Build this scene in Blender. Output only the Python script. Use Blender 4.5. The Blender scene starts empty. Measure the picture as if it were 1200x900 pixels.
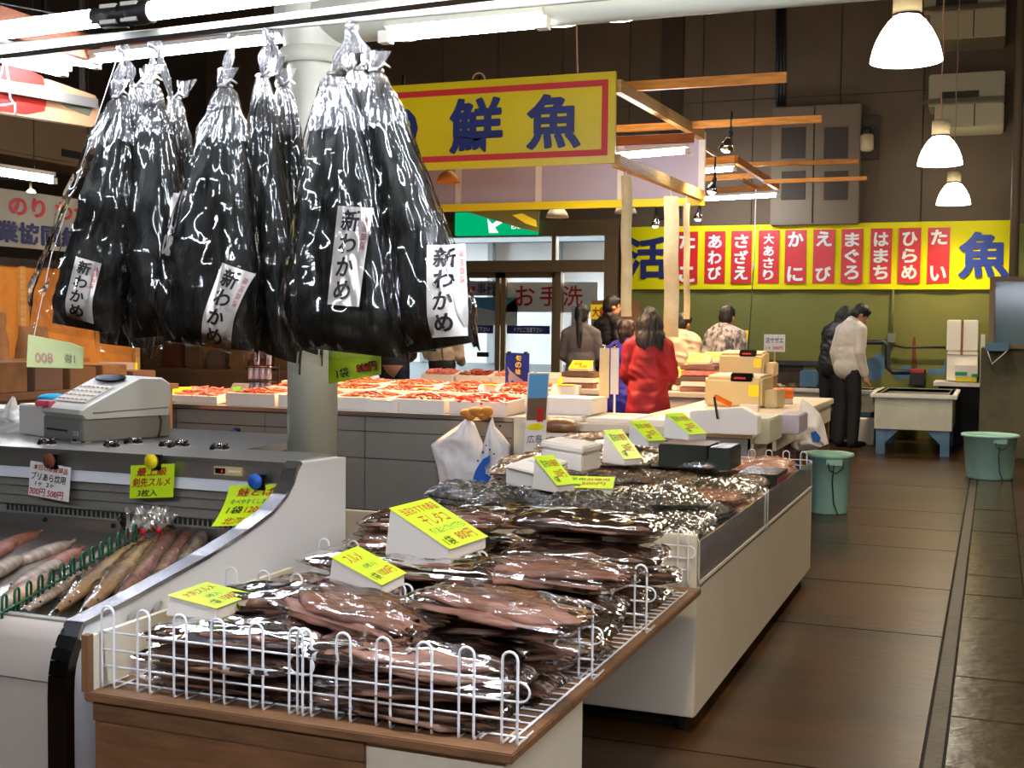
import bpy, bmesh, math, random
import numpy as np
from mathutils import Vector, Matrix, noise
random.seed(7)
SC = bpy.context.scene
COL = bpy.data.collections.new('market'); SC.collection.children.link(COL)
PI = math.pi
R = math.radians

# ------------------------------------------------------------------ camera
FPX = 1450.0
YAW, PITCH, ROLL = R(21.3), R(2.8), R(0.63)
CAM = Vector((0, 0, 1.45))
_f = Vector((-math.sin(YAW)*math.cos(PITCH), math.cos(YAW)*math.cos(PITCH), -math.sin(PITCH)))
_r = _f.cross(Vector((0, 0, 1))).normalized()
_u = _r.cross(_f)
_r, _u = (_r*math.cos(ROLL)+_u*math.sin(ROLL)), (_u*math.cos(ROLL)-_r*math.sin(ROLL))
cd = bpy.data.cameras.new('camera')
cam = bpy.data.objects.new('camera', cd); COL.objects.link(cam)
cam.matrix_world = Matrix(((_r.x, _u.x, -_f.x, CAM.x), (_r.y, _u.y, -_f.y, CAM.y), (_r.z, _u.z, -_f.z, CAM.z), (0, 0, 0, 1)))
cd.sensor_width = 36.0
cd.lens = FPX/1200*36.0
cd.clip_start = 0.05; cd.clip_end = 200
SC.camera = cam
def ray(x, y): return _r*((x-600)/FPX)-_u*((y-450)/FPX)+_f
def AZ(x, y, z): d = ray(x, y); return CAM+d*((z-CAM.z)/d.z)
def AY(x, y, Y): d = ray(x, y); return CAM+d*(Y/d.y)
def AX(x, y, X): d = ray(x, y); return CAM+d*(X/d.x)

# ------------------------------------------------------------------ light and exposure
SC.view_settings.view_transform = 'Standard'
SC.view_settings.look = 'None'
SC.view_settings.gamma = 1.0
SC.view_settings.use_curve_mapping = False
SC.view_settings.exposure = 0.85
SC.cycles.transparent_max_bounces = 24
SC.cycles.max_bounces = 10
SC.cycles.caustics_reflective = False
SC.cycles.caustics_refractive = False
SC.cycles.sample_clamp_indirect = 4.0
world = bpy.data.worlds.new('world'); SC.world = world
world.use_nodes = True
_bg = world.node_tree.nodes['Background']
_bg.inputs['Color'].default_value = (0.86, 0.93, 1.0, 1)      # overcast daylight, enters through the doors
_bg.inputs['Strength'].default_value = 11.0
TUBE_E = 95.0        # fluorescent tubes
SHADE_E = 9.0        # glowing pendant shades
PENDANT_W = 40.0     # lamp inside each pendant
HALOGEN_W = 90.0     # warm clip-on spot lamps
BULB_E = 60.0
def lamp_data(name, typ, energy, color, **kw):
    l = bpy.data.lights.new(name, typ); l.energy = energy; l.color = color
    for k, v in kw.items(): setattr(l, k, v)
    return l
def add_light(name, typ, loc, energy, color, parent=None, direction=None, **kw):
    o = bpy.data.objects.new(name, lamp_data(name, typ, energy, color, **kw)); COL.objects.link(o)
    if direction is not None: o.rotation_euler = Vector(direction).to_track_quat('-Z', 'Y').to_euler()
    o.location = Vector(loc)-(ORG.get(parent, Vector()) if parent else Vector())
    o.parent = parent
    return o

# ------------------------------------------------------------------ materials
def lin(c):
    return tuple(((v/255)/12.92 if v/255 <= 0.04045 else ((v/255+0.055)/1.055)**2.4) for v in c)
MATS = {}
def mat(name, rgb, rough=0.6, metal=0.0, vary=None, bump=None, spec=0.5, coat=0.0, trans=0.0, stretch=(1, 1, 1), col2=None, detail=4, ramp=(0.35, 0.66)):
    """rgb is sRGB 0-255. vary=(scale, amount) mixes towards col2 (or darker) with noise; bump=(scale, strength)"""
    m = bpy.data.materials.new(name); m.use_nodes = True
    nt = m.node_tree; b = nt.nodes['Principled BSDF']
    c = lin(rgb)
    b.inputs['Base Color'].default_value = (*c, 1)
    b.inputs['Roughness'].default_value = rough
    b.inputs['Metallic'].default_value = metal
    b.inputs['Specular IOR Level'].default_value = spec
    b.inputs['Coat Weight'].default_value = coat
    if trans: b.inputs['Transmission Weight'].default_value = trans
    if vary or bump:
        tc = nt.nodes.new('ShaderNodeTexCoord'); mp = nt.nodes.new('ShaderNodeMapping')
        mp.inputs['Scale'].default_value = stretch
        nt.links.new(tc.outputs['Object'], mp.inputs['Vector'])
    if vary:
        n = nt.nodes.new('ShaderNodeTexNoise'); n.inputs['Scale'].default_value = vary[0]; n.inputs['Detail'].default_value = detail
        n.inputs['Roughness'].default_value = 0.62
        nt.links.new(mp.outputs['Vector'], n.inputs['Vector'])
        cr = nt.nodes.new('ShaderNodeValToRGB')
        cr.color_ramp.elements[0].position = ramp[0]; cr.color_ramp.elements[1].position = ramp[1]
        c2 = lin(col2) if col2 else tuple(v*(1-vary[1]) for v in c)
        cr.color_ramp.elements[0].color = (*c, 1); cr.color_ramp.elements[1].color = (*[a*(1-vary[1])+d*vary[1] for a, d in zip(c, c2)], 1) if col2 else (*c2, 1)
        nt.links.new(n.outputs['Fac'], cr.inputs['Fac'])
        nt.links.new(cr.outputs['Color'], b.inputs['Base Color'])
    if bump:
        n2 = nt.nodes.new('ShaderNodeTexNoise'); n2.inputs['Scale'].default_value = bump[0]; n2.inputs['Detail'].default_value = 5
        nt.links.new(mp.outputs['Vector'], n2.inputs['Vector'])
        bp = nt.nodes.new('ShaderNodeBump'); bp.inputs['Strength'].default_value = bump[1]; bp.inputs['Distance'].default_value = 0.01
        nt.links.new(n2.outputs['Fac'], bp.inputs['Height']); nt.links.new(bp.outputs['Normal'], b.inputs['Normal'])
    MATS[name] = m
    return m
def emit(name, rgb, strength):
    m = bpy.data.materials.new(name); m.use_nodes = True; nt = m.node_tree
    nt.nodes.remove(nt.nodes['Principled BSDF'])
    e = nt.nodes.new('ShaderNodeEmission'); e.inputs['Color'].default_value = (*lin(rgb), 1); e.inputs['Strength'].default_value = strength
    nt.links.new(e.outputs[0], nt.nodes['Material Output'].inputs['Surface']); MATS[name] = m
    return m
def film(name, tint=(1, 1, 1), rough=0.09, base=0.06, bump=(30, 0.5), stretch=(1, 1, 1), ior=1.5, milk=0.0):
    """clear plastic film: transparent, with a fresnel gloss and crinkles"""
    m = bpy.data.materials.new(name); m.use_nodes = True; nt = m.node_tree
    nt.nodes.remove(nt.nodes['Principled BSDF'])
    tr = nt.nodes.new('ShaderNodeBsdfTransparent'); tr.inputs['Color'].default_value = (*tint, 1)
    gl = nt.nodes.new('ShaderNodeBsdfGlossy'); gl.inputs['Roughness'].default_value = rough; gl.inputs['Color'].default_value = (1, 1, 1, 1)
    fr = nt.nodes.new('ShaderNodeFresnel'); fr.inputs['IOR'].default_value = ior
    ad = nt.nodes.new('ShaderNodeMath'); ad.operation = 'ADD'; ad.inputs[1].default_value = base; ad.use_clamp = True
    nt.links.new(fr.outputs[0], ad.inputs[0])
    mx = nt.nodes.new('ShaderNodeMixShader')
    nt.links.new(ad.outputs[0], mx.inputs[0]); nt.links.new(gl.outputs[0], mx.inputs[2])
    if milk:
        df = nt.nodes.new('ShaderNodeBsdfTranslucent'); df.inputs['Color'].default_value = (0.9, 0.9, 0.92, 1)
        d2 = nt.nodes.new('ShaderNodeBsdfDiffuse'); d2.inputs['Color'].default_value = (0.9, 0.9, 0.92, 1)
        m1 = nt.nodes.new('ShaderNodeMixShader'); m1.inputs[0].default_value = 0.5
        nt.links.new(df.outputs[0], m1.inputs[1]); nt.links.new(d2.outputs[0], m1.inputs[2])
        m2 = nt.nodes.new('ShaderNodeMixShader'); m2.inputs[0].default_value = milk
        nt.links.new(tr.outputs[0], m2.inputs[1]); nt.links.new(m1.outputs[0], m2.inputs[2])
        nt.links.new(m2.outputs[0], mx.inputs[1])
    else:
        nt.links.new(tr.outputs[0], mx.inputs[1])
    if bump:
        tc = nt.nodes.new('ShaderNodeTexCoord'); mp = nt.nodes.new('ShaderNodeMapping'); mp.inputs['Scale'].default_value = stretch
        nt.links.new(tc.outputs['Object'], mp.inputs['Vector'])
        n = nt.nodes.new('ShaderNodeTexNoise'); n.inputs['Scale'].default_value = bump[0]; n.inputs['Detail'].default_value = 3
        nt.links.new(mp.outputs['Vector'], n.inputs['Vector'])
        bp = nt.nodes.new('ShaderNodeBump'); bp.inputs['Strength'].default_value = bump[1]; bp.inputs['Distance'].default_value = 0.02
        nt.links.new(n.outputs['Fac'], bp.inputs['Height'])
        nt.links.new(bp.outputs['Normal'], gl.inputs['Normal']); nt.links.new(bp.outputs['Normal'], fr.inputs['Normal'])
    nt.links.new(mx.outputs[0], nt.nodes['Material Output'].inputs['Surface']); MATS[name] = m
    return m

# setting
mat('floor', (74, 47, 20), 0.30, vary=(1.3, 0.9), bump=(9, 0.16), stretch=(0.55, 2.0, 1), col2=(30, 24, 14), spec=0.45, detail=7, ramp=(.36, .62))
mat('slab', (74, 60, 36), 0.22, vary=(3.0, 0.8), bump=(12, 0.25), col2=(44, 33, 20), spec=0.6)
mat('gutter', (62, 50, 38), 0.4, vary=(5, 0.5), bump=(30, 0.3))
mat('joint', (22, 18, 14), 0.8)
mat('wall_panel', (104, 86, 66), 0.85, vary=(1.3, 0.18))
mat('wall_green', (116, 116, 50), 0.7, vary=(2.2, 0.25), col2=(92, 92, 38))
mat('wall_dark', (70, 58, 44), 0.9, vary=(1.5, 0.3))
mat('wall_stain', (66, 52, 36), 0.7, vary=(4, 0.6))
mat('ceiling', (80, 68, 52), 0.9)
mat('alu', (120, 96, 66), 0.45, 0.35)
mat('doorframe', (128, 104, 72), 0.5, 0.2)
mat('concrete', (98, 92, 70), 0.85, vary=(2.5, 0.7), bump=(14, 0.3), col2=(58, 54, 36))
mat('outside_white', (222, 224, 226), 0.9)
mat('outside_grey', (140, 146, 150), 0.9)
mat('asphalt', (120, 122, 122), 0.9)
# furniture
mat('white_panel', (216, 204, 182), 0.42, vary=(1.5, 0.08))
mat('white_case', (224, 226, 232), 0.28, spec=0.6)
mat('cream_paint', (206, 204, 184), 0.35, vary=(3, 0.06))
mat('grey_panel', (128, 124, 114), 0.5, vary=(2.0, 0.15))
mat('steel', (190, 186, 178), 0.28, 0.9, vary=(3, 0.1), stretch=(1, 8, 8))
mat('chrome', (205, 205, 205), 0.09, 1.0)
mat('dark_chrome', (90, 90, 92), 0.16, 1.0)
mat('dark_metal', (46, 44, 42), 0.5, 0.6)
mat('rubber', (24, 23, 22), 0.7)
mat('black_plastic', (20, 20, 21), 0.35)
mat('wire_white', (232, 232, 234), 0.3, spec=0.6)
mat('wire_green', (8, 78, 56), 0.35)
mat('plywood', (134, 92, 58), 0.5, vary=(5, 0.4), bump=(40, 0.08), stretch=(1, 6, 6))
mat('board_edge', (122, 86, 56), 0.5, vary=(8, 0.4), stretch=(1, 6, 6))
mat('batten', (232, 150, 50), 0.6, vary=(6, 0.35), stretch=(1, 8, 8))
mat('batten_pale', (206, 160, 90), 0.6, vary=(6, 0.3), stretch=(8, 1, 8))
mat('batten_red', (170, 92, 42), 0.6, vary=(6, 0.3), stretch=(1, 8, 8))
mat('canopy_panel', (176, 168, 182), 0.55)
mat('frame_white', (226, 220, 206), 0.5)
mat('acrylic_edge', (190, 190, 178), 0.2)
mat('foam', (236, 228, 216), 0.75, bump=(120, 0.08))
mat('foam_lid', (232, 224, 212), 0.7)
mat('yellow_sign', (226, 196, 12), 0.32, vary=(1.2, 0.12))
mat('banner_yellow', (240, 226, 10), 0.5, vary=(2, 0.06), spec=0.15)
mat('rail_grey', (74, 74, 64), 0.6)
mat('red', (206, 26, 30), 0.35)
mat('red_print', (198, 28, 26), 0.5)
mat('red_ink', (176, 30, 16), 0.6)
mat('navy', (24, 34, 96), 0.4)
mat('blue_navy', (28, 58, 150), 0.4)
mat('blue_print', (28, 92, 186), 0.5)
mat('black_ink', (18, 16, 16), 0.6)
mat('green_ink', (18, 112, 48), 0.6)
mat('white_print', (238, 236, 226), 0.4)
mat('pale_grey_ink', (120, 124, 100), 0.7)
mat('pink_ink', (196, 140, 132), 0.7)
mat('card_lime', (204, 240, 26), 0.4)
mat('card_yellow', (242, 222, 20), 0.45)
mat('card_white', (238, 234, 228), 0.5)
mat('card_back', (206, 214, 150), 0.6)
mat('paper', (226, 216, 206), 0.55)
mat('paper_strip', (226, 204, 150), 0.4, vary=(9, 0.16))
mat('blue_cloth', (30, 160, 206), 0.8, bump=(60, 0.4))
mat('pink_thing', (214, 82, 100), 0.5)
mat('exit_green', (0, 140, 88), 0.4)
# goods
mat('wakame', (14, 15, 13), 0.55, bump=(46, 1.0), stretch=(1, 1, 0.22), vary=(12, 0.6), col2=(26, 28, 20), spec=0.25)
mat('squid', (124, 84, 60), 0.45, vary=(16, 0.8), bump=(40, 0.6), stretch=(0.35, 1, 1), col2=(74, 44, 32))
mat('squid_pink', (150, 106, 86), 0.45, vary=(14, 0.85), bump=(40, 0.6), stretch=(0.35, 1, 1), col2=(92, 56, 44))
mat('squid_tan', (156, 116, 74), 0.45, vary=(16, 0.75), bump=(40, 0.6), stretch=(0.35, 1, 1), col2=(96, 62, 36))
mat('kombu', (30, 32, 24), 0.4, vary=(26, 1.0), bump=(60, 1.0), col2=(108, 92, 54), ramp=(.45, .75))
mat('kombu_brown', (134, 100, 52), 0.4, vary=(26, 0.9), bump=(60, 1.0), col2=(36, 32, 20), ramp=(.4, .65))
mat('orange_dried', (186, 108, 40), 0.4, vary=(22, 0.6), bump=(50, 0.8), col2=(120, 60, 24))
mat('nori_box', (34, 40, 30), 0.25)
mat('fish_skin', (180, 160, 142), 0.4, vary=(8, 0.9), bump=(30, .4), col2=(104, 86, 74), stretch=(1, 3, 1))
mat('fish_tan', (182, 146, 96), 0.4, vary=(7, 0.8), bump=(30, .4), col2=(126, 90, 52))
film('film_fish', rough=0.10, base=0.10, bump=(9, 0.6), ior=1.22)
mat('fish_red', (164, 104, 84), 0.4, vary=(9, 0.8), bump=(30, .4), col2=(104, 56, 46), stretch=(1, 2, 1))
mat('shrimp', (176, 82, 46), 0.45, vary=(30, 0.6), col2=(120, 46, 26))
mat('crab', (224, 70, 44), 0.45, vary=(20, 0.5), col2=(170, 40, 30))
mat('fillet', (214, 106, 92), 0.45, vary=(20, 0.5), col2=(240, 190, 170))
mat('ice', (226, 222, 220), 0.3)
mat('kraft_pale', (206, 160, 116), 0.6)
mat('kraft', (150, 104, 58), 0.7, vary=(6, 0.4), bump=(20, 0.4))
mat('kraft_orange', (206, 138, 50), 0.7, vary=(4, 0.3))
mat('carton', (120, 84, 50), 0.7)
mat('register', (206, 204, 194), 0.4)
mat('register_beige', (206, 186, 136), 0.45)
mat('register_grey', (128, 124, 116), 0.5)
mat('screen_dark', (14, 18, 16), 0.12)
mat('lcd', (176, 206, 60), 0.3)
mat('orange_tape', (236, 110, 20), 0.4)
mat('bucket', (160, 208, 194), 0.38, vary=(5, 0.12))
mat('case_front', (172, 160, 148), 0.35)
mat('trim_metal', (190, 190, 194), 0.2, 0.95)
mat('olive', (98, 96, 40), 0.6)
mat('tank_white', (196, 196, 176), 0.5, vary=(3, 0.35), col2=(150, 150, 110))
mat('tank_blue', (84, 124, 156), 0.5, vary=(3, 0.3))
mat('tank_glass', (92, 116, 118), 0.12, spec=0.7)
mat('water', (76, 84, 50), 0.05, spec=0.8)
mat('pipe_dark', (38, 40, 44), 0.45)
mat('rust', (112, 56, 28), 0.8)
mat('cable', (30, 26, 22), 0.6)
mat('cable_pale', (196, 150, 110), 0.6)
mat('cord_white', (232, 228, 220), 0.5)
mat('lamp_body', (196, 176, 132), 0.5)
mat('ac_white', (178, 168, 132), 0.5)
mat('ac_dark', (112, 98, 74), 0.6)
mat('cabinet', (112, 94, 70), 0.6)
mat('mesh_dark', (62, 50, 40), 0.8)
mat('bag_white', (226, 222, 216), 0.4, bump=(14, 0.7))
mat('poster_blue', (26, 52, 140), 0.3)
mat('silver', (176, 184, 190), 0.3, 0.3)
mat('sky_print', (96, 160, 204), 0.4)
mat('brown_print', (110, 84, 64), 0.5)
mat('can', (176, 186, 206), 0.25, 0.6)
# people
mat('skin', (206, 150, 116), 0.5, spec=0.3)
mat('hair_black', (22, 17, 15), 0.55, bump=(70, 0.5), stretch=(1, 1, 0.12))
mat('hair_brown', (48, 28, 20), 0.45, bump=(70, 0.5), stretch=(1, 1, 0.12))
mat('red_coat', (158, 8, 22), 0.65, bump=(7, 0.6), vary=(4, 0.3))
mat('grey_knit', (96, 92, 92), 0.85, bump=(8, 0.7))
mat('black_coat', (26, 25, 27), 0.55, bump=(8, 0.8))
mat('blue_coat', (52, 46, 150), 0.65, bump=(8, 0.8))
mat('beige_coat', (206, 186, 156), 0.7, bump=(8, 0.8))
mat('camo_coat', (166, 163, 160), 0.7, vary=(13, 1.0), col2=(84, 81, 84), bump=(8, 0.7), stretch=(1, 1, 0.5), detail=2, ramp=(0.49, 0.58))
mat('white_knit', (214, 204, 188), 0.8, bump=(8, 0.6))
mat('trouser_black', (20, 20, 22), 0.7, bump=(7, 0.7))
mat('trouser_jean', (34, 40, 64), 0.8, bump=(7, 0.7))
mat('shoe', (20, 18, 17), 0.4)
mat('eye', (16, 14, 12), 0.2)
mat('lip', (160, 84, 74), 0.5)
# light
emit('tube', (232, 240, 255), TUBE_E)
emit('shade', (255, 250, 232), SHADE_E)
emit('bulb', (255, 226, 178), BULB_E)
emit('lcd_glow', (160, 230, 60), 0.6)
emit('led_red', (255, 40, 30), 1.2)
emit('exit_glow', (0, 150, 96), 0.8)
emit('exit_white', (236, 246, 236), 0.9)
film('film', rough=0.10, base=0.065, bump=(12, 0.45), stretch=(0.35, 1.5, 1), ior=1.22)
film('film_crinkle', rough=0.14, base=0.09, bump=(30, 0.6), ior=1.3)
film('film_bag', rough=0.055, base=0.06, bump=(5, 0.9), stretch=(1.6, 1.6, 0.28), ior=1.25)
film('film_gather', rough=0.16, base=0.16, bump=(22, 1.0), stretch=(1, 1, 0.12), milk=0.22)
film('acrylic', tint=(0.86, 0.86, 0.82), rough=0.05, base=0.05, bump=None, milk=0.36)
film('glass', tint=(0.93, 0.96, 0.96), rough=0.02, base=0.0, bump=None)

# ------------------------------------------------------------------ building helpers
ORG = {}          # world origin of each object while it is being built
def V(*a): return Vector(a)
def thing(name, label, cat, loc=(0, 0, 0), group=None):
    o = bpy.data.objects.new(name, None); COL.objects.link(o)
    o.empty_display_size = 0.1
    o.location = loc; ORG[o] = Vector(loc)
    tag(o, label, cat, group)
    return o
def tag(o, label=None, cat=None, group=None, kind=None):
    if label: o['label'] = label
    if cat: o['category'] = cat
    if group: o['group'] = group
    if kind: o['kind'] = kind
    return o
def link_mesh(name, me, m, parent=None, base=None):
    """me is in world coordinates; the object's origin goes to base (top-level) or its parent's origin"""
    o = bpy.data.objects.new(name, me); COL.objects.link(o)
    if m is not None and not me.materials: me.materials.append(MATS[m] if isinstance(m, str) else m)
    if parent is not None:
        og = ORG[parent]; o.parent = parent
        if og.length > 0: me.transform(Matrix.Translation(-og))
        ORG[o] = og
    else:
        b = Vector(base) if base is not None else Vector()
        if b.length > 0: me.transform(Matrix.Translation(-b))
        o.location = b; ORG[o] = b
    return o
def share(o, parent, name=None):
    """copy of a part, sharing its mesh, under another parent"""
    c = o.copy(); COL.objects.link(c); c.parent = parent
    if name: c.name = name
    ORG[c] = ORG.get(parent, Vector())
    return c
def copy_tree(o, parent=None):
    c = o.copy(); COL.objects.link(c); c.parent = parent
    for ch in list(o.children): copy_tree(ch, c)
    return c
class MB:
    def __init__(s): s.v = []; s.f = []; s.smooth = []
    def add(s, vs, fs, smooth=False):
        n = len(s.v); s.v += [tuple(p) for p in vs]; s.f += [tuple(i+n for i in f) for f in fs]; s.smooth += [smooth]*len(fs)
        return s
    def box(s, a, b, rz=0, piv=None):
        x0, y0, z0 = a; x1, y1, z1 = b
        vs = [V(x, y, z) for z in (z0, z1) for x, y in ((x0, y0), (x1, y0), (x1, y1), (x0, y1))]
        if rz:
            c = Vector(piv) if piv else V((x0+x1)/2, (y0+y1)/2, 0)
            m = Matrix.Rotation(rz, 3, 'Z'); vs = [m@(p-c)+c for p in vs]
        return s.add(vs, [(3, 2, 1, 0), (4, 5, 6, 7), (0, 1, 5, 4), (1, 2, 6, 5), (2, 3, 7, 6), (3, 0, 4, 7)])
    def bar(s, p, q, w, h, up=(0, 0, 1)):
        p, q = Vector(p), Vector(q); d = (q-p).normalized(); r = d.cross(Vector(up)).normalized(); u = r.cross(d)
        vs = []
        for c in (p, q): vs += [c-r*w/2-u*h/2, c+r*w/2-u*h/2, c+r*w/2+u*h/2, c-r*w/2+u*h/2]
        return s.add(vs, [(0, 1, 2, 3), (7, 6, 5, 4), (0, 4, 5, 1), (1, 5, 6, 2), (2, 6, 7, 3), (3, 7, 4, 0)])
    def tube(s, pts, r, n=8, cap=True, closed=False):
        pts = [Vector(p) for p in pts]; rs = r if isinstance(r, (list, tuple)) else [r]*len(pts)
        N = len(pts); vs = []; prev = None
        for i, p in enumerate(pts):
            if closed: d = pts[(i+1) % N]-pts[i-1]
            else: d = pts[min(i+1, N-1)]-pts[max(i-1, 0)]
            d.normalize()
            if prev is None:
                a = V(0, 0, 1) if abs(d.z) < 0.9 else V(1, 0, 0)
                x = d.cross(a).normalized()
            else:
                x = prev-d*prev.dot(d)
                x = x.normalized() if x.length > 1e-6 else d.orthogonal().normalized()
            prev = x; y = d.cross(x)
            vs += [p+(x*math.cos(2*PI*k/n)+y*math.sin(2*PI*k/n))*rs[i] for k in range(n)]
        fs = []
        for i in range(N if closed else N-1):
            j = (i+1) % N
            fs += [(i*n+k, i*n+(k+1) % n, j*n+(k+1) % n, j*n+k) for k in range(n)]
        if cap and not closed: fs += [tuple(range(n-1, -1, -1)), tuple((N-1)*n+k for k in range(n))]
        return s.add(vs, fs, n > 5)
    def lathe(s, prof, c=(0, 0, 0), n=24, cap0=False, cap1=False, sx=1, sy=1):
        c = Vector(c); vs = []
        for r, z in prof: vs += [c+V(r*sx*math.cos(2*PI*k/n), r*sy*math.sin(2*PI*k/n), z) for k in range(n)]
        fs = []
        for i in range(len(prof)-1): fs += [(i*n+k, i*n+(k+1) % n, (i+1)*n+(k+1) % n, (i+1)*n+k) for k in range(n)]
        if cap0: fs.append(tuple(range(n-1, -1, -1)))
        if cap1: fs.append(tuple((len(prof)-1)*n+k for k in range(n)))
        return s.add(vs, fs, True)
    def prism(s, poly, ext):
        """poly: list of 3D points (planar), ext: extrusion vector"""
        poly = [Vector(p) for p in poly]; e = Vector(ext); n = len(poly)
        vs = poly+[p+e for p in poly]
        return s.add(vs, [tuple(range(n-1, -1, -1)), tuple(range(n, 2*n))]+[(i, (i+1) % n, n+(i+1) % n, n+i) for i in range(n)])
    def grid(s, rows, smooth=True, closed_u=False):
        nr, nc = len(rows), len(rows[0]); vs = [p for r in rows for p in r]; fs = []
        for i in range(nr-1):
            for j in range(nc if closed_u else nc-1):
                k = (j+1) % nc; fs.append((i*nc+j, i*nc+k, (i+1)*nc+k, (i+1)*nc+j))
        return s.add(vs, fs, smooth)
    def ellipsoid(s, c, r, n=12, m=8, rot=None):
        c = Vector(c); rows = []
        for i in range(m+1):
            t = PI*i/m; row = []
            for k in range(n):
                p = V(r[0]*math.sin(t)*math.cos(2*PI*k/n), r[1]*math.sin(t)*math.sin(2*PI*k/n), -r[2]*math.cos(t))
                row.append(c+(rot@p if rot else p))
            rows.append(row)
        return s.grid(rows, True, True)
    def capsule(s, p, r0, q, r1, n=10):
        p, q = Vector(p), Vector(q); d = (q-p).normalized()
        pts, rs = [], []
        for a in (0.08, 0.35, 0.7): pts.append(p-d*r0*(1-a)*1.0); rs.append(r0*math.sqrt(max(0.02, 1-(1-a)**2)))
        pts += [p, q]; rs += [r0, r1]
        for a in (0.7, 0.35, 0.08): pts.append(q+d*r1*(1-a)); rs.append(r1*math.sqrt(max(0.02, 1-(1-a)**2)))
        return s.tube(pts, rs, n)
    def mesh(s, name, recalc=True):
        me = bpy.data.meshes.new(name); me.from_pydata(s.v, [], s.f)
        if any(s.smooth): me.polygons.foreach_set('use_smooth', s.smooth)
        if recalc:
            bm = bmesh.new(); bm.from_mesh(me); bmesh.ops.recalc_face_normals(bm, faces=bm.faces); bm.to_mesh(me); bm.free()
        me.update()
        return me
    def build(s, name, m, parent=None, base=None, bevel=0):
        me = s.mesh(name)
        if bevel:
            bm = bmesh.new(); bm.from_mesh(me)
            es = [e for e in bm.edges if len(e.link_faces) == 2 and e.calc_face_angle(0) > 0.5]
            bmesh.ops.bevel(bm, geom=es, offset=bevel, segments=2, affect='EDGES', clamp_overlap=True)
            bm.to_mesh(me); bm.free()
        return link_mesh(name, me, m, parent, base)
def box(name, a, b, m, parent=None, base=None, bevel=0, rz=0): return MB().box(a, b, rz).build(name, m, parent, base, bevel)
def struct(o, label, cat=None): return tag(o, label, cat, kind='structure')

TXT = {}
def text_mesh(body, bold=0.02):
    """outline of the words; bold widens the strokes by laying shifted copies over each other"""
    k = (body, bold)
    if k not in TXT:
        c = bpy.data.curves.new('text', 'FONT'); c.body = body; c.size = 1.0; c.offset = min(bold, 0.012); c.resolution_u = 3
        o = bpy.data.objects.new('text', c)
        me = bpy.data.meshes.new_from_object(o)
        bpy.data.objects.remove(o); bpy.data.curves.remove(c)
        co = np.empty(len(me.vertices)*3); me.vertices.foreach_get('co', co); co = co.reshape(-1, 3)
        fs = [tuple(p.vertices) for p in me.polygons]
        bpy.data.meshes.remove(me)
        if bold > 0.02:
            e = bold-0.012; n = len(co); c0, f0 = co, fs; co, fs = [], []
            for i, (dx, dy) in enumerate(((0, 0), (e, 0), (-e, 0), (0, e), (0, -e), (e*.7, e*.7), (-e*.7, e*.7), (e*.7, -e*.7), (-e*.7, -e*.7))):
                co.append(c0+[dx, dy, i*1e-4]); fs += [tuple(v+i*n for v in f) for f in f0]
            co = np.vstack(co)
        lo, hi = co.min(0), co.max(0)
        TXT[k] = (co-[(lo[0]+hi[0])/2, (lo[1]+hi[1])/2, 0], hi[0]-lo[0], hi[1]-lo[1], fs)
    return TXT[k]
def txt(body, m, parent, c, xd, yd, h=None, w=None, bold=0.02, name='lettering', slant=0.0, warp=None):
    """flat print centred at c (world). w, h give the printed size (either or both)"""
    co, tw, th, fs = text_mesh(body, bold)
    sx = w/tw if w else None; sy = h/th if h else None
    if sx is None: sx = sy
    if sy is None: sy = sx
    xd = Vector(xd).normalized(); yd = Vector(yd).normalized(); c = Vector(c)
    nn = xd.cross(yd).normalized()
    vs = [c+xd*((p[0]+slant*p[1])*sx)+yd*(p[1]*sy)+nn*(p[2]*3) for p in co]
    if warp: vs = [warp(p) for p in vs]
    return MB().add(vs, fs).mesh_link(name, m, parent)
def _ml(s, name, m, parent):
    return link_mesh(name, s.mesh(name, False), m, parent)
MB.mesh_link = _ml
def remeshed(mb, voxel, smooth=True, relax=2):
    me = mb.mesh('tmp', True); o = bpy.data.objects.new('tmp', me); SC.collection.objects.link(o)
    md = o.modifiers.new('r', 'REMESH'); md.mode = 'VOXEL'; md.voxel_size = voxel; md.use_smooth_shade = True
    if relax:
        sm = o.modifiers.new('s', 'SMOOTH'); sm.iterations = relax; sm.factor = 0.5
    dg = bpy.context.evaluated_depsgraph_get()
    res = bpy.data.meshes.new_from_object(o.evaluated_get(dg))
    bpy.data.objects.remove(o); bpy.data.meshes.remove(me)
    return res

# ------------------------------------------------------------------ the hall
YB = 17.0          # back wall
flr = struct(box('floor', (-12, -6, -0.30), (4.0, 22, -0.012), 'joint'), 'brown wet concrete floor of the market hall')
ys = [-6, -3.2, -0.6, 1.8, 4.1, 6.1, 7.22, 8.5, 9.35, 10.25, 11.9, 14.0, YB]
for i in range(len(ys)-1):
    box('floor_slab', (-12, ys[i]+0.006, -0.05), (-0.195, ys[i+1]-0.006, 0.0), 'floor', flr)
    box('floor_slab', (0.19, ys[i]+0.006, -0.05), (4.0, ys[i+1]-0.006, 0.0), 'floor', flr)
box('gutter', (-0.183, -6, -0.05), (-0.127, YB, -0.004), 'gutter', flr)
y = -2.0
while y < 16.4:
    box('cover_slab', (-0.115, y+0.005, -0.05), (0.178, y+0.567, random.uniform(-0.003, 0.001)), 'slab', flr); y += 0.572
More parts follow.
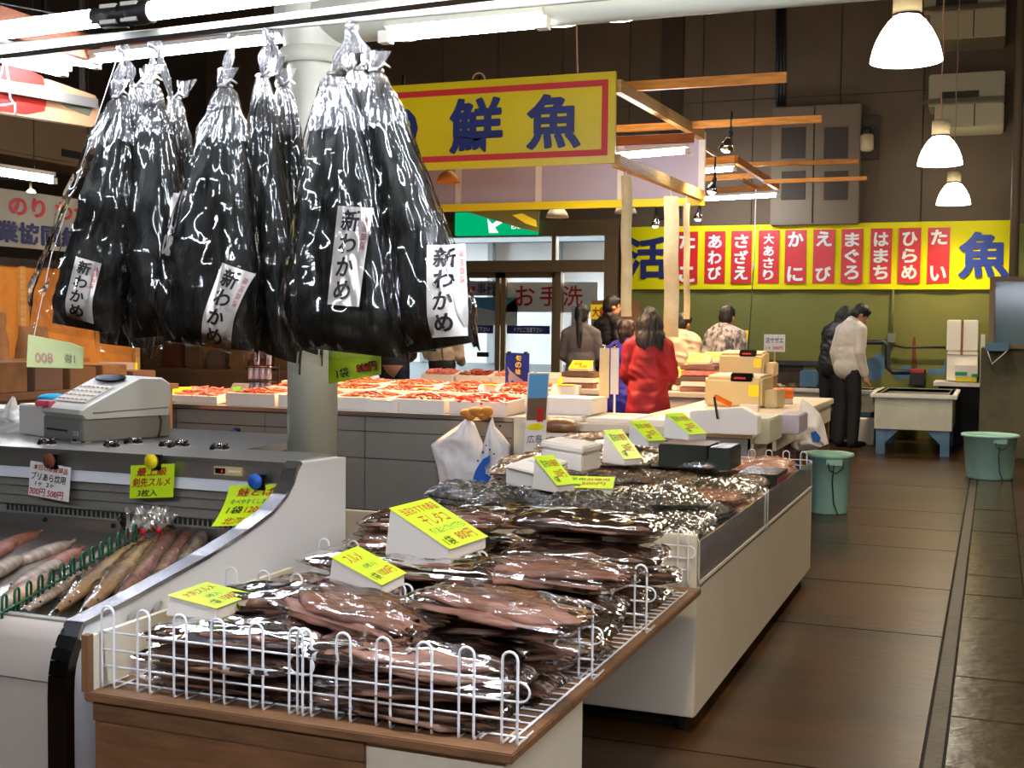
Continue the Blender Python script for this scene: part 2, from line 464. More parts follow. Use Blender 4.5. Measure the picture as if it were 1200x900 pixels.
# back wall: upper panels, green lower band, door opening on the left
DX0, DX1 = -9.2, -5.02
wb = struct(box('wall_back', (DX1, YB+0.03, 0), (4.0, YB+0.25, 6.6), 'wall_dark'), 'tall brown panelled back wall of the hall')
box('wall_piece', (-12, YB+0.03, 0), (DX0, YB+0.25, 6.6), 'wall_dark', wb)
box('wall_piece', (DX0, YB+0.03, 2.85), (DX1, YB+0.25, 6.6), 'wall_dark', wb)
xs = [-12, -10.6, -9.2, -7.8, -6.9, -5.9, -4.9, -3.85, -3.15, -2.0, -0.95, 0.55, 1.9, 4.0]
for r_, (z0, z1) in enumerate(((2.80, 4.52), (4.53, 6.6))):
    for i in range(len(xs)-1):
        box('wall_panel', (xs[i]+0.008, YB+0.005, z0), (xs[i+1]-0.008, YB+0.032, z1), 'wall_panel', wb)
box('wall_panel', (-4.95, YB+0.0, 0.98), (4.0, YB+0.035, 2.79), 'wall_green', wb)
box('wall_panel', (-4.95, YB+0.0, 0.0), (-2.4, YB+0.035, 0.975), 'wall_stain', wb)
box('wall_panel', (-2.4, YB+0.0, 0.0), (4.0, YB+0.035, 0.975), 'wall_green', wb)
box('wall_rail', (-4.9, YB-0.05, 0.93), (-1.9, YB+0.0, 0.99), 'pipe_dark', wb)
box('wall_column', (-4.42, YB-0.10, 2.93), (-4.12, YB+0.0, 6.6), 'wall_dark', wb)
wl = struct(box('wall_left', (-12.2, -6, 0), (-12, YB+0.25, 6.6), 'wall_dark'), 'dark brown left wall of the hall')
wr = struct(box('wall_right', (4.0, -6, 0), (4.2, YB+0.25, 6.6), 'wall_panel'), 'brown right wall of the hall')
wn = struct(box('wall_front', (-12.2, -6.2, 0), (4.2, -6, 6.6), 'wall_panel'), 'brown wall behind the viewer')
ce = struct(box('ceiling', (-12.2, -6.2, 6.6), (4.2, YB+0.25, 6.8), 'ceiling'), 'dark brown ceiling of the hall')

# entrance: sliding doors and transom in the back wall
d = thing('door_1', 'bronze framed glass sliding doors with transom under the green exit sign', None, (-7.1, YB, 0)); d['kind'] = 'structure'
FY0, FY1 = YB-0.05, YB+0.1
box('door_frame', (-5.22, FY0, 0), (-5.02, FY1, 2.95), 'doorframe', d)
box('door_frame', (DX0, FY0, 0), (DX0+0.2, FY1, 2.95), 'doorframe', d)
box('door_frame', (DX0+0.2, FY0, 2.72), (-5.22, FY1, 2.95), 'doorframe', d)
box('door_header', (DX0+0.2, FY0-0.04, 2.2), (-5.22, FY1, 2.37), 'doorframe', d)
for x0, x1 in ((-7.98, -7.9), (-6.02, -5.96)): box('transom_bar', (x0, FY0+0.02, 2.37), (x1, FY1, 2.72), 'doorframe', d)
for x0, x1 in ((DX0+0.2, -7.98), (-7.9, -6.02), (-5.96, -5.22)):
    box('pane', (x0, YB+0.03, 2.37), (x1, YB+0.036, 2.72), 'glass', d)
for i, (x0, x1) in enumerate(((-7.86, -6.84), (-6.82, -5.95))):
    lf = box('door_leaf', (x0, YB, 0.0), (x0+0.07, YB+0.05, 2.2), 'doorframe', d)
    q = MB().box((x1-0.07, YB, 0), (x1, YB+0.05, 2.2)).box((x0, YB, 2.12), (x1, YB+0.05, 2.2)).box((x0, YB, 0), (x1, YB+0.05, 0.18)).build('stile', 'doorframe', lf)
    box('pane', (x0+0.07, YB+0.02, 0.18), (x1-0.07, YB+0.026, 2.12), 'glass', lf)
    box('warning_strip', (x0+0.1 if i else x0+0.3, YB+0.005, 1.30), (x1-0.1, YB+0.012, 1.42), 'navy', lf)
    txt('ドアにご注意下さい', 'white_print', lf, (((x0+0.1 if i else x0+0.3)+x1-0.1)/2, YB+0.003, 1.36), (1, 0, 0), (0, 0, 1), h=0.07, w=(x1-x0)*0.5, bold=0.0)
    box('handle', (x1-0.34 if i == 0 else x0+0.12, YB-0.04, 0.95), (x1-0.16 if i == 0 else x0+0.30, YB, 1.02), 'dark_metal', lf)
box('mullion', (-5.96, FY0, 0), (-5.87, FY1, 2.2), 'doorframe', d)
box('pane', (-5.87, YB+0.03, 0.2), (-5.22, YB+0.036, 2.2), 'glass', d)
box('pane', (-9.0, YB+0.03, 0.2), (-7.9, YB+0.036, 2.2), 'glass', d)
# outdoors
og = struct(box('ground_outside', (-30, YB+0.25, -0.06), (20, 60, -0.02), 'asphalt'), 'grey paving outside the glass doors')
ob = thing('annex_wall', 'white annex building wall seen through the glass doors', 'building', (-8, YB+3.2, 0))
box('wall', (-13, YB+3.2, 0), (-4.4, YB+3.4, 3.0), 'outside_white', ob)
box('plinth', (-13, YB+3.1, 0), (-4.4, YB+3.2, 0.75), 'outside_grey', ob)
for x in (-9.6, -8.3, -7.05, -5.6): box('post', (x, YB+3.05, 0.75), (x+0.09, YB+3.2, 3.0), 'outside_grey', ob)
box('roof_edge', (-13.2, YB+2.9, 2.85), (-4.3, YB+3.4, 2.98), 'outside_grey', ob)
def wallsign(name, label, a, b, m, base=None):
    return tag(box(name, a, b, m, None, base or a), label, 'sign')
s = thing('restroom_sign', 'white board with red restroom lettering seen through the glass doors', 'sign', (-6, YB+0.5, 1.6))
box('board', (-7.0, YB+0.12, 1.62), (-5.36, YB+0.14, 2.06), 'card_white', s)
for q, t in ((-6.48, 'お'), (-6.10, '手'), (-5.74, '洗')): txt(t, 'red', s, (q, YB+0.11, 1.86), (1, 0, 0), (0, 0, 1), h=0.30, bold=0.02)
s = thing('office_sign', 'grey board with red arrow pointing to the office behind glass doors', 'sign', (-7.2, YB+0.5, 1.9))
box('board', (-7.5, YB+0.12, 1.86), (-6.76, YB+0.14, 2.08), 'canopy_panel', s)
MB().prism([V(-7.47, YB+0.115, 1.97), V(-7.36, YB+0.115, 1.90), V(-7.36, YB+0.115, 1.94), V(-7.28, YB+0.115, 1.94), V(-7.28, YB+0.115, 2.0), V(-7.36, YB+0.115, 2.0), V(-7.36, YB+0.115, 2.04)], (0, 0.003, 0)).build('arrow', 'red', s)
txt('事務所', 'black_ink', s, (-7.02, YB+0.11, 1.97), (1, 0, 0), (0, 0, 1), h=0.17, w=0.46, bold=0.02)
s = thing('map_poster', 'pale blue map poster behind the sliding door glass', 'poster', (-7.2, YB+0.5, 1.4))
box('sheet', (-7.62, YB+0.12, 1.42), (-6.6, YB+0.13, 1.84), 'card_white', s); MB().prism([V(-7.6, YB+0.117, 1.83), V(-6.62, YB+0.117, 1.83), V(-6.9, YB+0.117, 1.62), V(-7.2, YB+0.117, 1.68), V(-7.6, YB+0.117, 1.58)], (0, 0.002, 0)).build('sea_print', 'sky_print', s)
s = thing('glass_notice', 'bluish paper notice on the fixed glass beside the doors', 'notice', (-5.6, YB-0.01, 1.3))
box('sheet', (-5.72, YB-0.002, 1.3), (-5.46, YB+0.004, 1.72), 'canopy_panel', s)
for k in range(6): box('print_line', (-5.70+k*0.04, YB-0.006, 1.34), (-5.685+k*0.04, YB-0.002, 1.68), 'pale_grey_ink', s)
# exit sign
s = thing('exit_sign', 'green lit exit sign with white arrow above the glass doors', 'sign', (-6.85, YB-0.1, 2.74))
box('case', (-7.5, YB-0.16, 2.74), (-6.22, YB-0.05, 3.08), 'exit_glow', s)
ey = YB-0.163
MB().prism([V(-6.95, ey, 2.77), V(-6.80, ey, 2.77), V(-6.86, ey, 2.85), V(-6.72, ey, 2.93), V(-6.78, ey, 2.98), V(-6.9, ey, 2.9), V(-6.98, ey, 2.98)], (0, 0.002, 0)).build('arrow', 'exit_white', s)
txt('EXIT', 'exit_white', s, (-6.5, ey, 2.86), (1, 0, 0), (0, 0, 1), h=0.07, bold=0.01)
txt('非常口', 'exit_white', s, (-6.5, ey, 2.97), (1, 0, 0), (0, 0, 1), h=0.09, bold=0.01)

# ------------------------------------------------------------------ overhead: column, beam, tubes, pendants
CX, CY = -2.40, 4.08
c = thing('pipe_column', 'cream painted round steel column standing behind the chilled case', 'column', (CX, CY, 0))
MB().lathe([(0.094, 0.03), (0.094, 2.36), (0.105, 2.44), (0.125, 2.56), (0.135, 2.72)], (CX, CY, 0), 32, True, True).build('shaft', 'cream_paint', c)
MB().lathe([(0.17, 0.0), (0.17, 0.03)], (CX, CY, 0), 24, True, True).build('foot_plate', 'cream_paint', c)
MB().lathe([(0.12, 2.40), (0.128, 2.41), (0.128, 2.45), (0.12, 2.46)], (CX, CY, 0), 32).build('collar', 'cream_paint', c)
BZ = AY(640, 31, CY).z+0.115
b = thing('pipe_beam', 'cream painted round steel beam running from the column across the hall', 'beam', (CX, CY, BZ))
MB().tube([(CX-.10, CY, BZ), (CX+0.6, CY, BZ), (3.9, CY, BZ)], 0.115, 32).build('pipe', 'cream_paint', b)
MB().tube([(CX+0.36, CY, BZ), (CX+0.40, CY, BZ)], 0.126, 32).build('joint_ring', 'cream_paint', b)

def tube_fixture(label, p, q, body=None, r=0.016, group=None, side=(0, 0, 1), gap=0.045, bodymat='frame_white'):
    """fluorescent batten: one bare tube, two sockets, a steel body on the given side"""
    p, q = Vector(p), Vector(q); d = (q-p).normalized(); n = Vector(side)
    t = thing('tube_light', label, 'light', (p+q)/2, group)
    MB().tube([p+d*0.02, q-d*0.02], r, 12).build('tube', 'tube', t)
    for a in (p, q): MB().box(a-V(.014, .014, .014)*1.5, a+V(.014, .014, .014)*1.5).build('socket', 'frame_white', t)
    if body: MB().bar(p+n*gap, q+n*gap, body, body*0.55, up=n if abs(d.dot(n)) < .9 else (0, 1, 0)).build('housing', bodymat, t)
    return t
# near double fixture over the hanging bags
NY = 2.22
_a, _b = AY(0, 36, NY), AY(300, -3, NY)
def on_tube(x): f = (x-_a.x)/(_b.x-_a.x); return V(x, NY, _a.z+(_b.z-_a.z)*f)
m_ = AY(142, 15, NY); x0n = AY(-140, 55, NY).x
for (xa, xb), w in (((x0n, m_.x-.02), 'above the leftmost hanging bags'), ((m_.x+.035, m_.x+1.2), 'above the hanging bags beside the column')):
    t = tube_fixture('bare glowing fluorescent tube of the near batten '+w, on_tube(xa), on_tube(xb), None, 0.02, 'near tubes over the hanging bags')
    k = on_tube(xb if 'leftmost' in w else xa)
    MB().tube([k-V(.05, 0, 0), k-V(.03, 0, 0), k-V(.03, 0, 0), k+V(.045, 0, 0)], [0.021, 0.021, 0.025, 0.025], 14).build('end_cap', 'dark_metal', t)
for k in (1, 2):
    p = on_tube(m_.x+.035+1.22*k)
    tube_fixture('bare glowing fluorescent tube of the near rail over the squid table' if k == 1 else 'bare glowing fluorescent tube at the aisle end of the near rail', p, on_tube(p.x+1.18), None, .02, 'near tubes over the hanging bags')
for x in (-4.0, -2.6, -1.2, .2, 1.6):  # unseen battens, added to brighten the hall from the camera side
    t = tube_fixture('unseen fluorescent batten added behind the viewer as fill light', (x-.6, -1.2, 2.75), (x+.6, -1.2, 2.75), .09, .02, 'added fill battens behind the viewer')
    for e in (-.5, .5): MB().tube([(x+e, -1.2, 2.80), (x+e, -1.2, 6.6)], .004, 6).build('wire', 'cable', t)
rl = thing('light_rail', 'grey painted steel rail carrying the near fluorescent tubes', 'rail', on_tube(-1.5)+V(0, .05, -.03))
MB().bar(on_tube(-3.6)+V(0, .06, -.034), on_tube(.9)+V(0, .06, -.034), .04, .014).build('rail', 'rail_grey', rl)
# hanging pipe
PY, PZ = 2.5, 2.137
hp = thing('hanging_pipe', 'grey steel pipe the seaweed bags hang from', 'pipe', (-1.5, PY, PZ))
MB().tube([(-3.9, PY, PZ), (0.9, PY, PZ)], 0.0135, 14).build('pipe', 'grey_panel', hp)
for x in (-1.22, 0.5, -3.2): MB().tube([(x, PY, PZ+0.012), (x, PY, PZ+0.30), (x, CY-0.05, BZ)], 0.003, 6).build('wire', 'cable', hp)
MB().lathe([(0.016, -0.004), (0.016, 0.004)], (0, 0, 0), 10).build('clip', 'black_plastic', hp).location = (AY(116, 50, PY).x+1.5, 0, 0.0)
# tube under the beam and tubes of the stall behind
tube_fixture('fluorescent tube fixed beneath the cream beam beside the yellow fish sign', AY(452, 44, CY-0.1), AY(636, 27, CY-0.1), 0.05, 0.016, 'tubes under the beam', (0, 0.4, 1), 0.04, 'cream_paint')
wf = thing('lamp_rack', 'varnished wooden light frame behind the hanging bags', 'frame', (-3.5, 4.9, 2.6))
p, q = AY(112, 70, 4.9), AY(440, 33, 4.9)
MB().bar(p+V(0, 0.06, 0.075), q+V(0, 0.06, 0.075), 0.05, 0.10).build('rail', 'batten_red', wf)
MB().bar(p+V(-0.03, 0.0, 0.03), q+V(0, 0.0, 0.03), 0.06, 0.02).build('reflector', 'frame_white', wf)
MB().bar(p+V(-0.05, 0.0, 0.06), p+V(-0.05, -1.6, 0.06), 0.05, 0.12).build('side_rail', 'batten_red', wf)
tube_fixture('long fluorescent tube on the wooden frame behind the hanging bags', p, q, None, 0.018, 'tubes on the wooden frame')
p2 = p+V(-0.16, 0, 0)
tube_fixture('fluorescent tube running along the end rail of the wooden frame', AX(112, 76, p2.x), AX(46, 66, p2.x), None, 0.018, 'tubes on the wooden frame')
tube_fixture('fluorescent tube beside the red fruit printed valance', AX(72, 84, -3.9), AX(-30, 60, -3.9), 0.12, 0.022, 'tubes on the wooden frame', (0, 0, 1), 0.03)
t = tube_fixture('thin fluorescent tube above the pale cooperative sign', AX(62, 212, -6.1), AX(-40, 197, -6.1), 0.05, 0.018)
P = AX(40, 207, -6.1); MB().tube([P+V(0, 0, .06), V(P.x, P.y, 6.6)], .004, 6).build('wire', 'cable', t)
# pendants
def pendant(label, loc, grp, cable_top=6.6):
    x, y, z = loc
    t = thing('pendant_lamp', label, 'lamp', loc, grp)
    if not pendant.proto:
        pr = [(0.072, 0.205), (0.105, 0.175), (0.14, 0.125), (0.168, 0.07), (0.186, 0.02), (0.198, -0.035), (0.2, -0.05)]
        sh = MB().lathe(pr+[(0.194, -0.05), (0.18, 0.02), (0.135, 0.12), (0.09, 0.18)], loc, 32).build('shade', 'shade', t)
        bd = MB().lathe([(0.0, 0.36), (0.05, 0.36), (0.078, 0.35), (0.08, 0.34), (0.08, 0.205), (0.0, 0.205)], loc, 24).build('housing', 'lamp_body', t)
        rg = MB().lathe([(0.074, 0.20), (0.083, 0.203), (0.083, 0.215), (0.074, 0.22)], loc, 24).build('collar', 'chrome', bd)
        bu = MB().ellipsoid(Vector(loc)+V(0, 0, 0.07), (0.04, 0.04, 0.075), 12, 8).build('bulb', 'bulb', t)
        pendant.proto = (sh, bd, rg, bu)
    else:
        sh, bd, rg, bu = pendant.proto
        share(sh, t); b2 = share(bd, t); share(rg, b2); share(bu, t)
    tw = [V(x+0.006*math.cos(k*1.3), y+0.006*math.sin(k*1.3), z+0.36+k*(cable_top-z-0.36)/24) for k in range(25)]
    MB().tube(tw, 0.007, 6).build('cable', 'cable_pale', t)
    add_light('lamp_glow', 'SPOT', (x, y, z-0.03), PENDANT_W*2.2, (1.0, 0.80, 0.52), t, (0, 0, -1), spot_size=R(150), spot_blend=0.9, shadow_soft_size=0.1)
    return t
pendant.proto = None
gp = 'pendants in a row down the aisle'
PX = -0.52
pendant('bell shaped pendant lamp over the aisle, nearest the round beam', (PX, 7.48, 3.02), gp)
pendant('bell shaped pendant lamp over the aisle, middle of the row', (PX, 12.1, 3.0), gp)
pendant('bell shaped pendant lamp over the aisle in front of the fish banner', (PX, 16.0, 3.0), gp)
pendant('bell shaped pendant lamp over the aisle beside the front squid trays', (PX, 3.0, 3.3), gp)
pendant('bell shaped pendant lamp over the aisle behind the viewer', (PX, -1.5, 3.0), gp)
for y_, w in ((3.6, 'beside the squid table'), (8.2, 'beside the long stall'), (12.8, 'beside the concrete block')): pendant('bell shaped pendant lamp of the added unseen right hand row, '+w, (2.5, y_, 3.0), 'added fill pendants of the right hand row')  # row added out of view to light the stall side from the right
for px, py, w in ((655, 27, 'left'), (723, 21, 'right')):
    P = AY(px, py, 12.6)
    pendant('bell shaped high bay lamp half hidden above the round beam', P+V(0, 0, 0.05), 'high bay lamps above the beam')

# ------------------------------------------------------------------ big yellow sign and the canopy frame behind it
SY = 8.5
sx1 = AY(722, 81, SY).x; sx0 = sx1-2.45
sz1, sz0 = AY(722, 83, SY).z, AY(718, 191, SY).z
s = thing('fish_sign', 'large yellow hanging sign with red border and navy fresh fish lettering', 'sign', (sx0+1.2, SY, sz0))
box('board', (sx0, SY, sz0), (sx1, SY+0.03, sz1), 'yellow_sign', s, bevel=0.004)
e = 0.055
for a, b in (((sx0+e, SY-.004, sz1-e-.045), (sx1-e, SY, sz1-e)), ((sx0+e, SY-.004, sz0+e), (sx1-e, SY, sz0+e+.045)), ((sx1-e-.045, SY-.004, sz0+e+.045), (sx1-e, SY, sz1-e-.045)), ((sx0+e, SY-.004, sz0+e+.045), (sx0+e+.045, SY, sz1-e-.045))):
    box('border', a, b, 'red_print', s)
for px, t, h in ((649, '魚', .40), (558, '鮮', .41), (466, 'の', .33)):
    P = AY(px, 140 if px > 600 else 145, SY)
    txt(t, 'navy', s, (P.x, SY-.006, (sz0+sz1)/2-.01), (1, 0, 0), (0, 0, 1), h=h, w=h*1.05, bold=0.034)
MB().tube([(AY(676, 82, SY).x, SY+.015, sz1), (AY(674, 60, SY).x, SY+.015, sz1+.5), (AY(676, 40, SY).x, SY+.01, 6.6)], 0.006, 6).build('rope', 'cable_pale', s)
MB().tube([V(AY(560, 92, SY).x+.05*math.cos(t*.5), SY+.015, sz1+.005+.05*abs(math.sin(t*.5))) for t in range(13)], 0.006, 6).build('wire_hook', 'cable_pale', s)
KY = 11.25
cn = thing('canopy_frame', 'wooden canopy frame with lilac panels and paper strips behind the yellow sign', 'canopy', (-3.5, 10, 2.4))
kx1 = AY(823, 160, KY).x; kx0 = AY(508, 200, KY).x-1.6
kz1, kz0 = AY(822, 158, KY).z, AY(700, 240, KY).z
nb = 5; 
edges = [kx0]+[AY(px, 220, KY).x for px in (537, 631, 727)]+[kx1]
edges = [kx0, (kx0+edges[1])/2]+edges[1:]
for i in range(len(edges)-1): box('panel', (edges[i]+.03, KY+.01, kz0+.04), (edges[i+1]-.03, KY+.02, kz1-.03), 'canopy_panel', cn)
for x in edges: box('frame_post', (x-.03, KY-.005, kz0), (x+.03, KY+.03, kz1), 'frame_white', cn)
box('bottom_rail', (kx0, KY-.03, kz0-.03), (kx1+.03, KY+.03, kz0+.04), 'card_yellow', cn)
box('top_rail', (kx0, KY-.02, kz1-.04), (kx1+.03, KY+.03, kz1+.02), 'frame_white', cn)
MB().bar((sx1, SY+.03, sz1-.10), (sx1, KY, kz1), .06, .09).build('top_arm', 'batten_pale', cn)
MB().bar((sx1, SY+.03, sz0+.02), (sx1, KY, kz0+.06), .06, .09).build('bottom_arm', 'batten_pale', cn)
def battenx(px0, py0, px1, py1, Y, h=.075, m='batten', th=.045):
    p, q = AY(px0, py0, Y), AY(px1, py1, Y); z = (p.z+q.z)/2
    MB().bar((p.x, Y, z), (q.x, Y, z), th, h).build('batten', m, cn)
Y1 = AX(742, 103, sx1).y; battenx(735, 104, 922, 88, Y1, .07)
Y2 = AX(808, 147, sx1).y; battenx(560, 160, 963, 138, Y2, .06)
battenx(700, 170, 813, 158, 9.75, .07, 'batten_red')
tube_fixture('fluorescent tube hung behind the right edge of the yellow sign', AY(700, 186, 9.75), AY(806, 177, 9.75), .05, .018, 'tubes of the canopy frame')
# second frame, further back
cn2 = thing('batten_frame', 'varnished batten frame with lamps beyond the canopy panels', 'frame', (-2.4, 13, 2.6))
def bat2(p, q, h=.06, m='batten', th=.05, nm='batten'): MB().bar(p, q, th, h).build(nm, m, cn2)
X2 = -2.62
p, q = AX(862, 187, X2), AX(911, 219, X2)
bat2(p, q, .08, 'batten', nm='arm')
bat2(AY(780, 194, p.y), AY(862, 186, p.y), .07)
bat2(AY(800, 211, (p.y+q.y)/2), AY(893, 205, (p.y+q.y)/2), .06)
bat2(AY(800, 226, q.y), AY(911, 219, q.y), .06)
bat2(AY(870, 193, 15.0), AY(1006, 189, 15.0), .05); bat2(AY(895, 213, 14.4), AY(1016, 209, 14.4), .045)
tube_fixture('short fluorescent tube on the batten frame beyond the canopy, upper one', AY(800, 203, p.y), AY(861, 198, p.y), .06, .02, 'tubes of the batten frame')
tube_fixture('fluorescent tube at the low end of the batten frame over the registers', AY(800, 235, q.y), AY(911, 229, q.y), .06, .02, 'tubes of the batten frame')
# paper strips hung from the bottom arm
def strip(px0, px1, py0, py1, lab):
    Yq = AX((px0+px1)/2, py0, sx1).y
    t = thing('paper_strip', lab, 'paper strip', AY(px0, py0, Yq))
    rows = []
    for k in range(13):
        f = k/12; py = py0+(py1-py0)*f
        a, b = AY(px0, py, Yq), AY(px1, py, Yq); o = .015*math.sin(k*1.1+px0)
        rows.append([a+V(0, o, 0), (a+b)/2+V(0, o-.012, 0), b+V(0, o+.01, 0)])
    o = MB().grid(rows).build('strip', 'paper_strip', t)
    rows2 = [[p+V(0, .003, 0) for p in r] for r in rows]
    MB().grid(rows2).build('backing', 'paper_strip', t)
    a, b = AY((px0+px1)/2, py0, Yq), AY((px0+px1)/2, py0-9, Yq)
    MB().tube([a, b], .004, 6).build('string', 'cord_white', t)
strip(728, 740, 206, 371, 'narrow cream paper strip hanging from the canopy beside the grey sweater woman')
strip(778, 795, 230, 395, 'wide cream paper strip hanging in front of the yellow banner')
strip(801, 808, 238, 374, 'thin cream paper strip hanging right of the wide strip')
g = thing('hanging_flag', 'olive triangular flag with yellow fish shape hanging before exit sign', 'flag', AY(590, 262, 11.3))
MB().prism([AY(540, 246, 11.3), AY(632, 247, 11.3), AY(631, 272, 11.3), AY(612, 268, 11.3)], (0, .01, 0)).build('flag', 'olive', g); MB().prism([AY(600, 252, 11.29), AY(612, 250, 11.29), AY(628, 258, 11.29), AY(629, 266, 11.29), AY(616, 262, 11.29)], (0, .008, 0)).build('fish_print', 'card_yellow', g)
# clip spots and small dome lamps
def spot(px, py, Y, lab, tilt=(0.15, 0, -1), w=HALOGEN_W, sz=.06, top=.25, grp='clip on spot lamps'):
    P = AY(px, py, Y); dv = Vector(tilt).normalized()
    t = thing('spot_lamp', lab, 'lamp', P, grp)
    rot = dv.to_track_quat('-Z', 'Y').to_matrix()
    mb = MB(); pr = [(sz*.35, sz*1.2), (sz*.6, sz*.7), (sz, -sz*.2), (sz*.94, -sz*.2), (sz*.5, sz*.6)]
    mb.lathe(pr, (0, 0, 0), 16); mb.v = [tuple(P+rot@Vector(v)) for v in mb.v]; mb.build('reflector', 'chrome', t)
    mb = MB().ellipsoid((0, 0, 0), (sz*.62, sz*.62, sz*.5), 12, 8); mb.v = [tuple(P+rot@Vector(v)) for v in mb.v]; mb.build('bulb', 'bulb', t)
    mb = MB().tube([(0, 0, sz*1.1), (0, 0, sz*2.0)], sz*.34, 10); mb.v = [tuple(P+rot@Vector(v)) for v in mb.v]; mb.build('socket', 'dark_metal', t)
    MB().tube([P-dv*sz*2, P-dv*sz*2+V(0, 0, top)], .012, 6).build('clamp_arm', 'dark_metal', t)
    if Y > KY+.2:
        q_ = P-dv*sz*2+V(0, 0, top); MB().bar((q_.x, KY+.02, q_.z+.01), (q_.x, Y+.03, q_.z+.01), .03, .03).build('lamp_arm', 'batten', cn)
    if w: add_light('spot_glow', 'SPOT', P+dv*sz*1.0, w, (1.0, 0.60, 0.32), t, dv, spot_size=R(110), spot_blend=.8, shadow_soft_size=.05)
    return t
spot(851, 174, Y2, 'clip on spot lamp shining from the second varnished batten', (-.3, .1, -1), 120, .075, .17)
spot(834, 224, 12.6, 'clip on spot lamp above the low tube of the batten frame', (-.2, -.1, -1), 100, .07, .22)
spot(768, 264, 14, 'clip on spot lamp in front of the blue live lettering', (-.1, 0, -1), 60, .06, .25)
spot(818, 256, 14, 'clip on spot lamp right of the paper strips', (-.1, 0, -1), 60, .06, .25)
spot(690, 182, 10.4, 'clip on spot lamp behind the yellow sign lighting lilac panel', (-.2, .3, -1), 120, .07, .3)
for px, Y in ((560, 9.6), (470, 9.2), (640, 9.4), (380, 9.2)):
    P = AY(px, 150, Y)
    spot(px, 150, Y, 'clip on spot lamp hidden behind the yellow fish sign', (0.0, -.25, -1), 250, .07, .3, 'spot lamps behind the yellow sign')
def dome(px, py, Y, w, m, lab):
    P = AY(px, py, Y); r = w/2/FPX*(P-CAM).length
    t = thing('dome_lamp', lab, 'lamp', P, 'small dome lamps under the canopy')
    MB().lathe([(r*.12, r*1.0), (r*.3, r*.95), (r*.6, r*.75), (r*.85, r*.4), (r, 0), (r*.96, 0), (r*.8, r*.38), (r*.5, r*.7)], P, 24).build('shade', m, t)
    MB().tube([P+V(0, 0, r*.95), P+V(0, 0, r*1.5), (P.x, P.y, P.z+.45)], [.02, .01, .006], 8).build('cord', 'cable', t)
    if Y > KY: MB().bar((P.x, KY+.02, P.z+.46), (P.x, Y+.02, P.z+.46), .03, .03).build('lamp_arm', 'batten', cn)
dome(653, 255, 13, 27, 'frame_white', 'white enamel dome lamp hanging under the lilac panels')
dome(586, 252, 12.5, 20, 'rust', 'brown dome lamp hanging beside the exit sign')
dome(525, 214, 10.6, 28, 'kraft_orange', 'copper coloured dome lamp under the left end of the yellow sign')
dome(733, 250, 13, 26, 'frame_white', 'white dome lamp half hidden by the narrow paper strip')

# ------------------------------------------------------------------ banner on the back wall
BY = YB-0.06
bx0, bx1 = AY(728, 300, BY).x, AY(1190, 300, BY).x
bz0, bz1 = AY(965, 339, BY).z, AY(965, 262, BY).z
s = thing('fish_banner', 'long yellow banner with red name columns and blue lettering on back wall', 'banner', ((bx0+bx1)/2, BY, bz0))
rows = []
for k in range(3):
    z = (bz0, (bz0+bz1)/2, bz1)[k]
    rows.append([V(bx0+(bx1-bx0)*i/48, BY+.012*math.sin(i*.9+k), z) for i in range(49)])
MB().grid(rows).build('cloth', 'banner_yellow', s)
box('backing', (bx0, BY+.03, bz0), (bx1, BY+.05, bz1), 'banner_yellow', s)
zc = (bz0+bz1)/2; bh = bz1-bz0
fy = BY-.02
for px0, px1, t in ((806, 818, 'たこ'), (826, 850, 'あわび'), (857, 881, 'さざえ'), (889, 913, '大あさり'), (920, 945, 'かに'), (953, 978, 'えび'), (986, 1011, 'まぐろ'), (1020, 1045, 'はまち'), (1053, 1079, 'ひらめ'), (1087, 1113, 'たい')):
    if t == 'たこ': px0 = 793
    a, b = AY(px0, 300, BY).x, AY(px1, 300, BY).x
    cl = box('red_column', (a, fy, bz0+bh*.09), (b, fy+.004, bz1-bh*.09), 'red', s)
    n = len(t); hh = bh*.74
    for i, ch in enumerate(t):
        zz = zc+hh*(.5-(i+.5)/n) if n > 2 else zc+hh*(.36 if i == 0 else -.36)
        ch_h = min((b-a)*.72, hh/n*.86)
        txt(ch, 'white_print', cl, ((a+b)/2, fy-.004, zz), (1, 0, 0), (0, 0, 1), h=ch_h, w=ch_h*1.02, bold=0.035)
for px, t in ((1153, '魚'), (758, '活')):
    P = AY(px, 300, BY)
    txt(t, 'navy' if px < 800 else 'blue_navy', s, (P.x, fy, zc), (1, 0, 0), (0, 0, 1), h=bh*.68, w=bh*.70, bold=0.034)

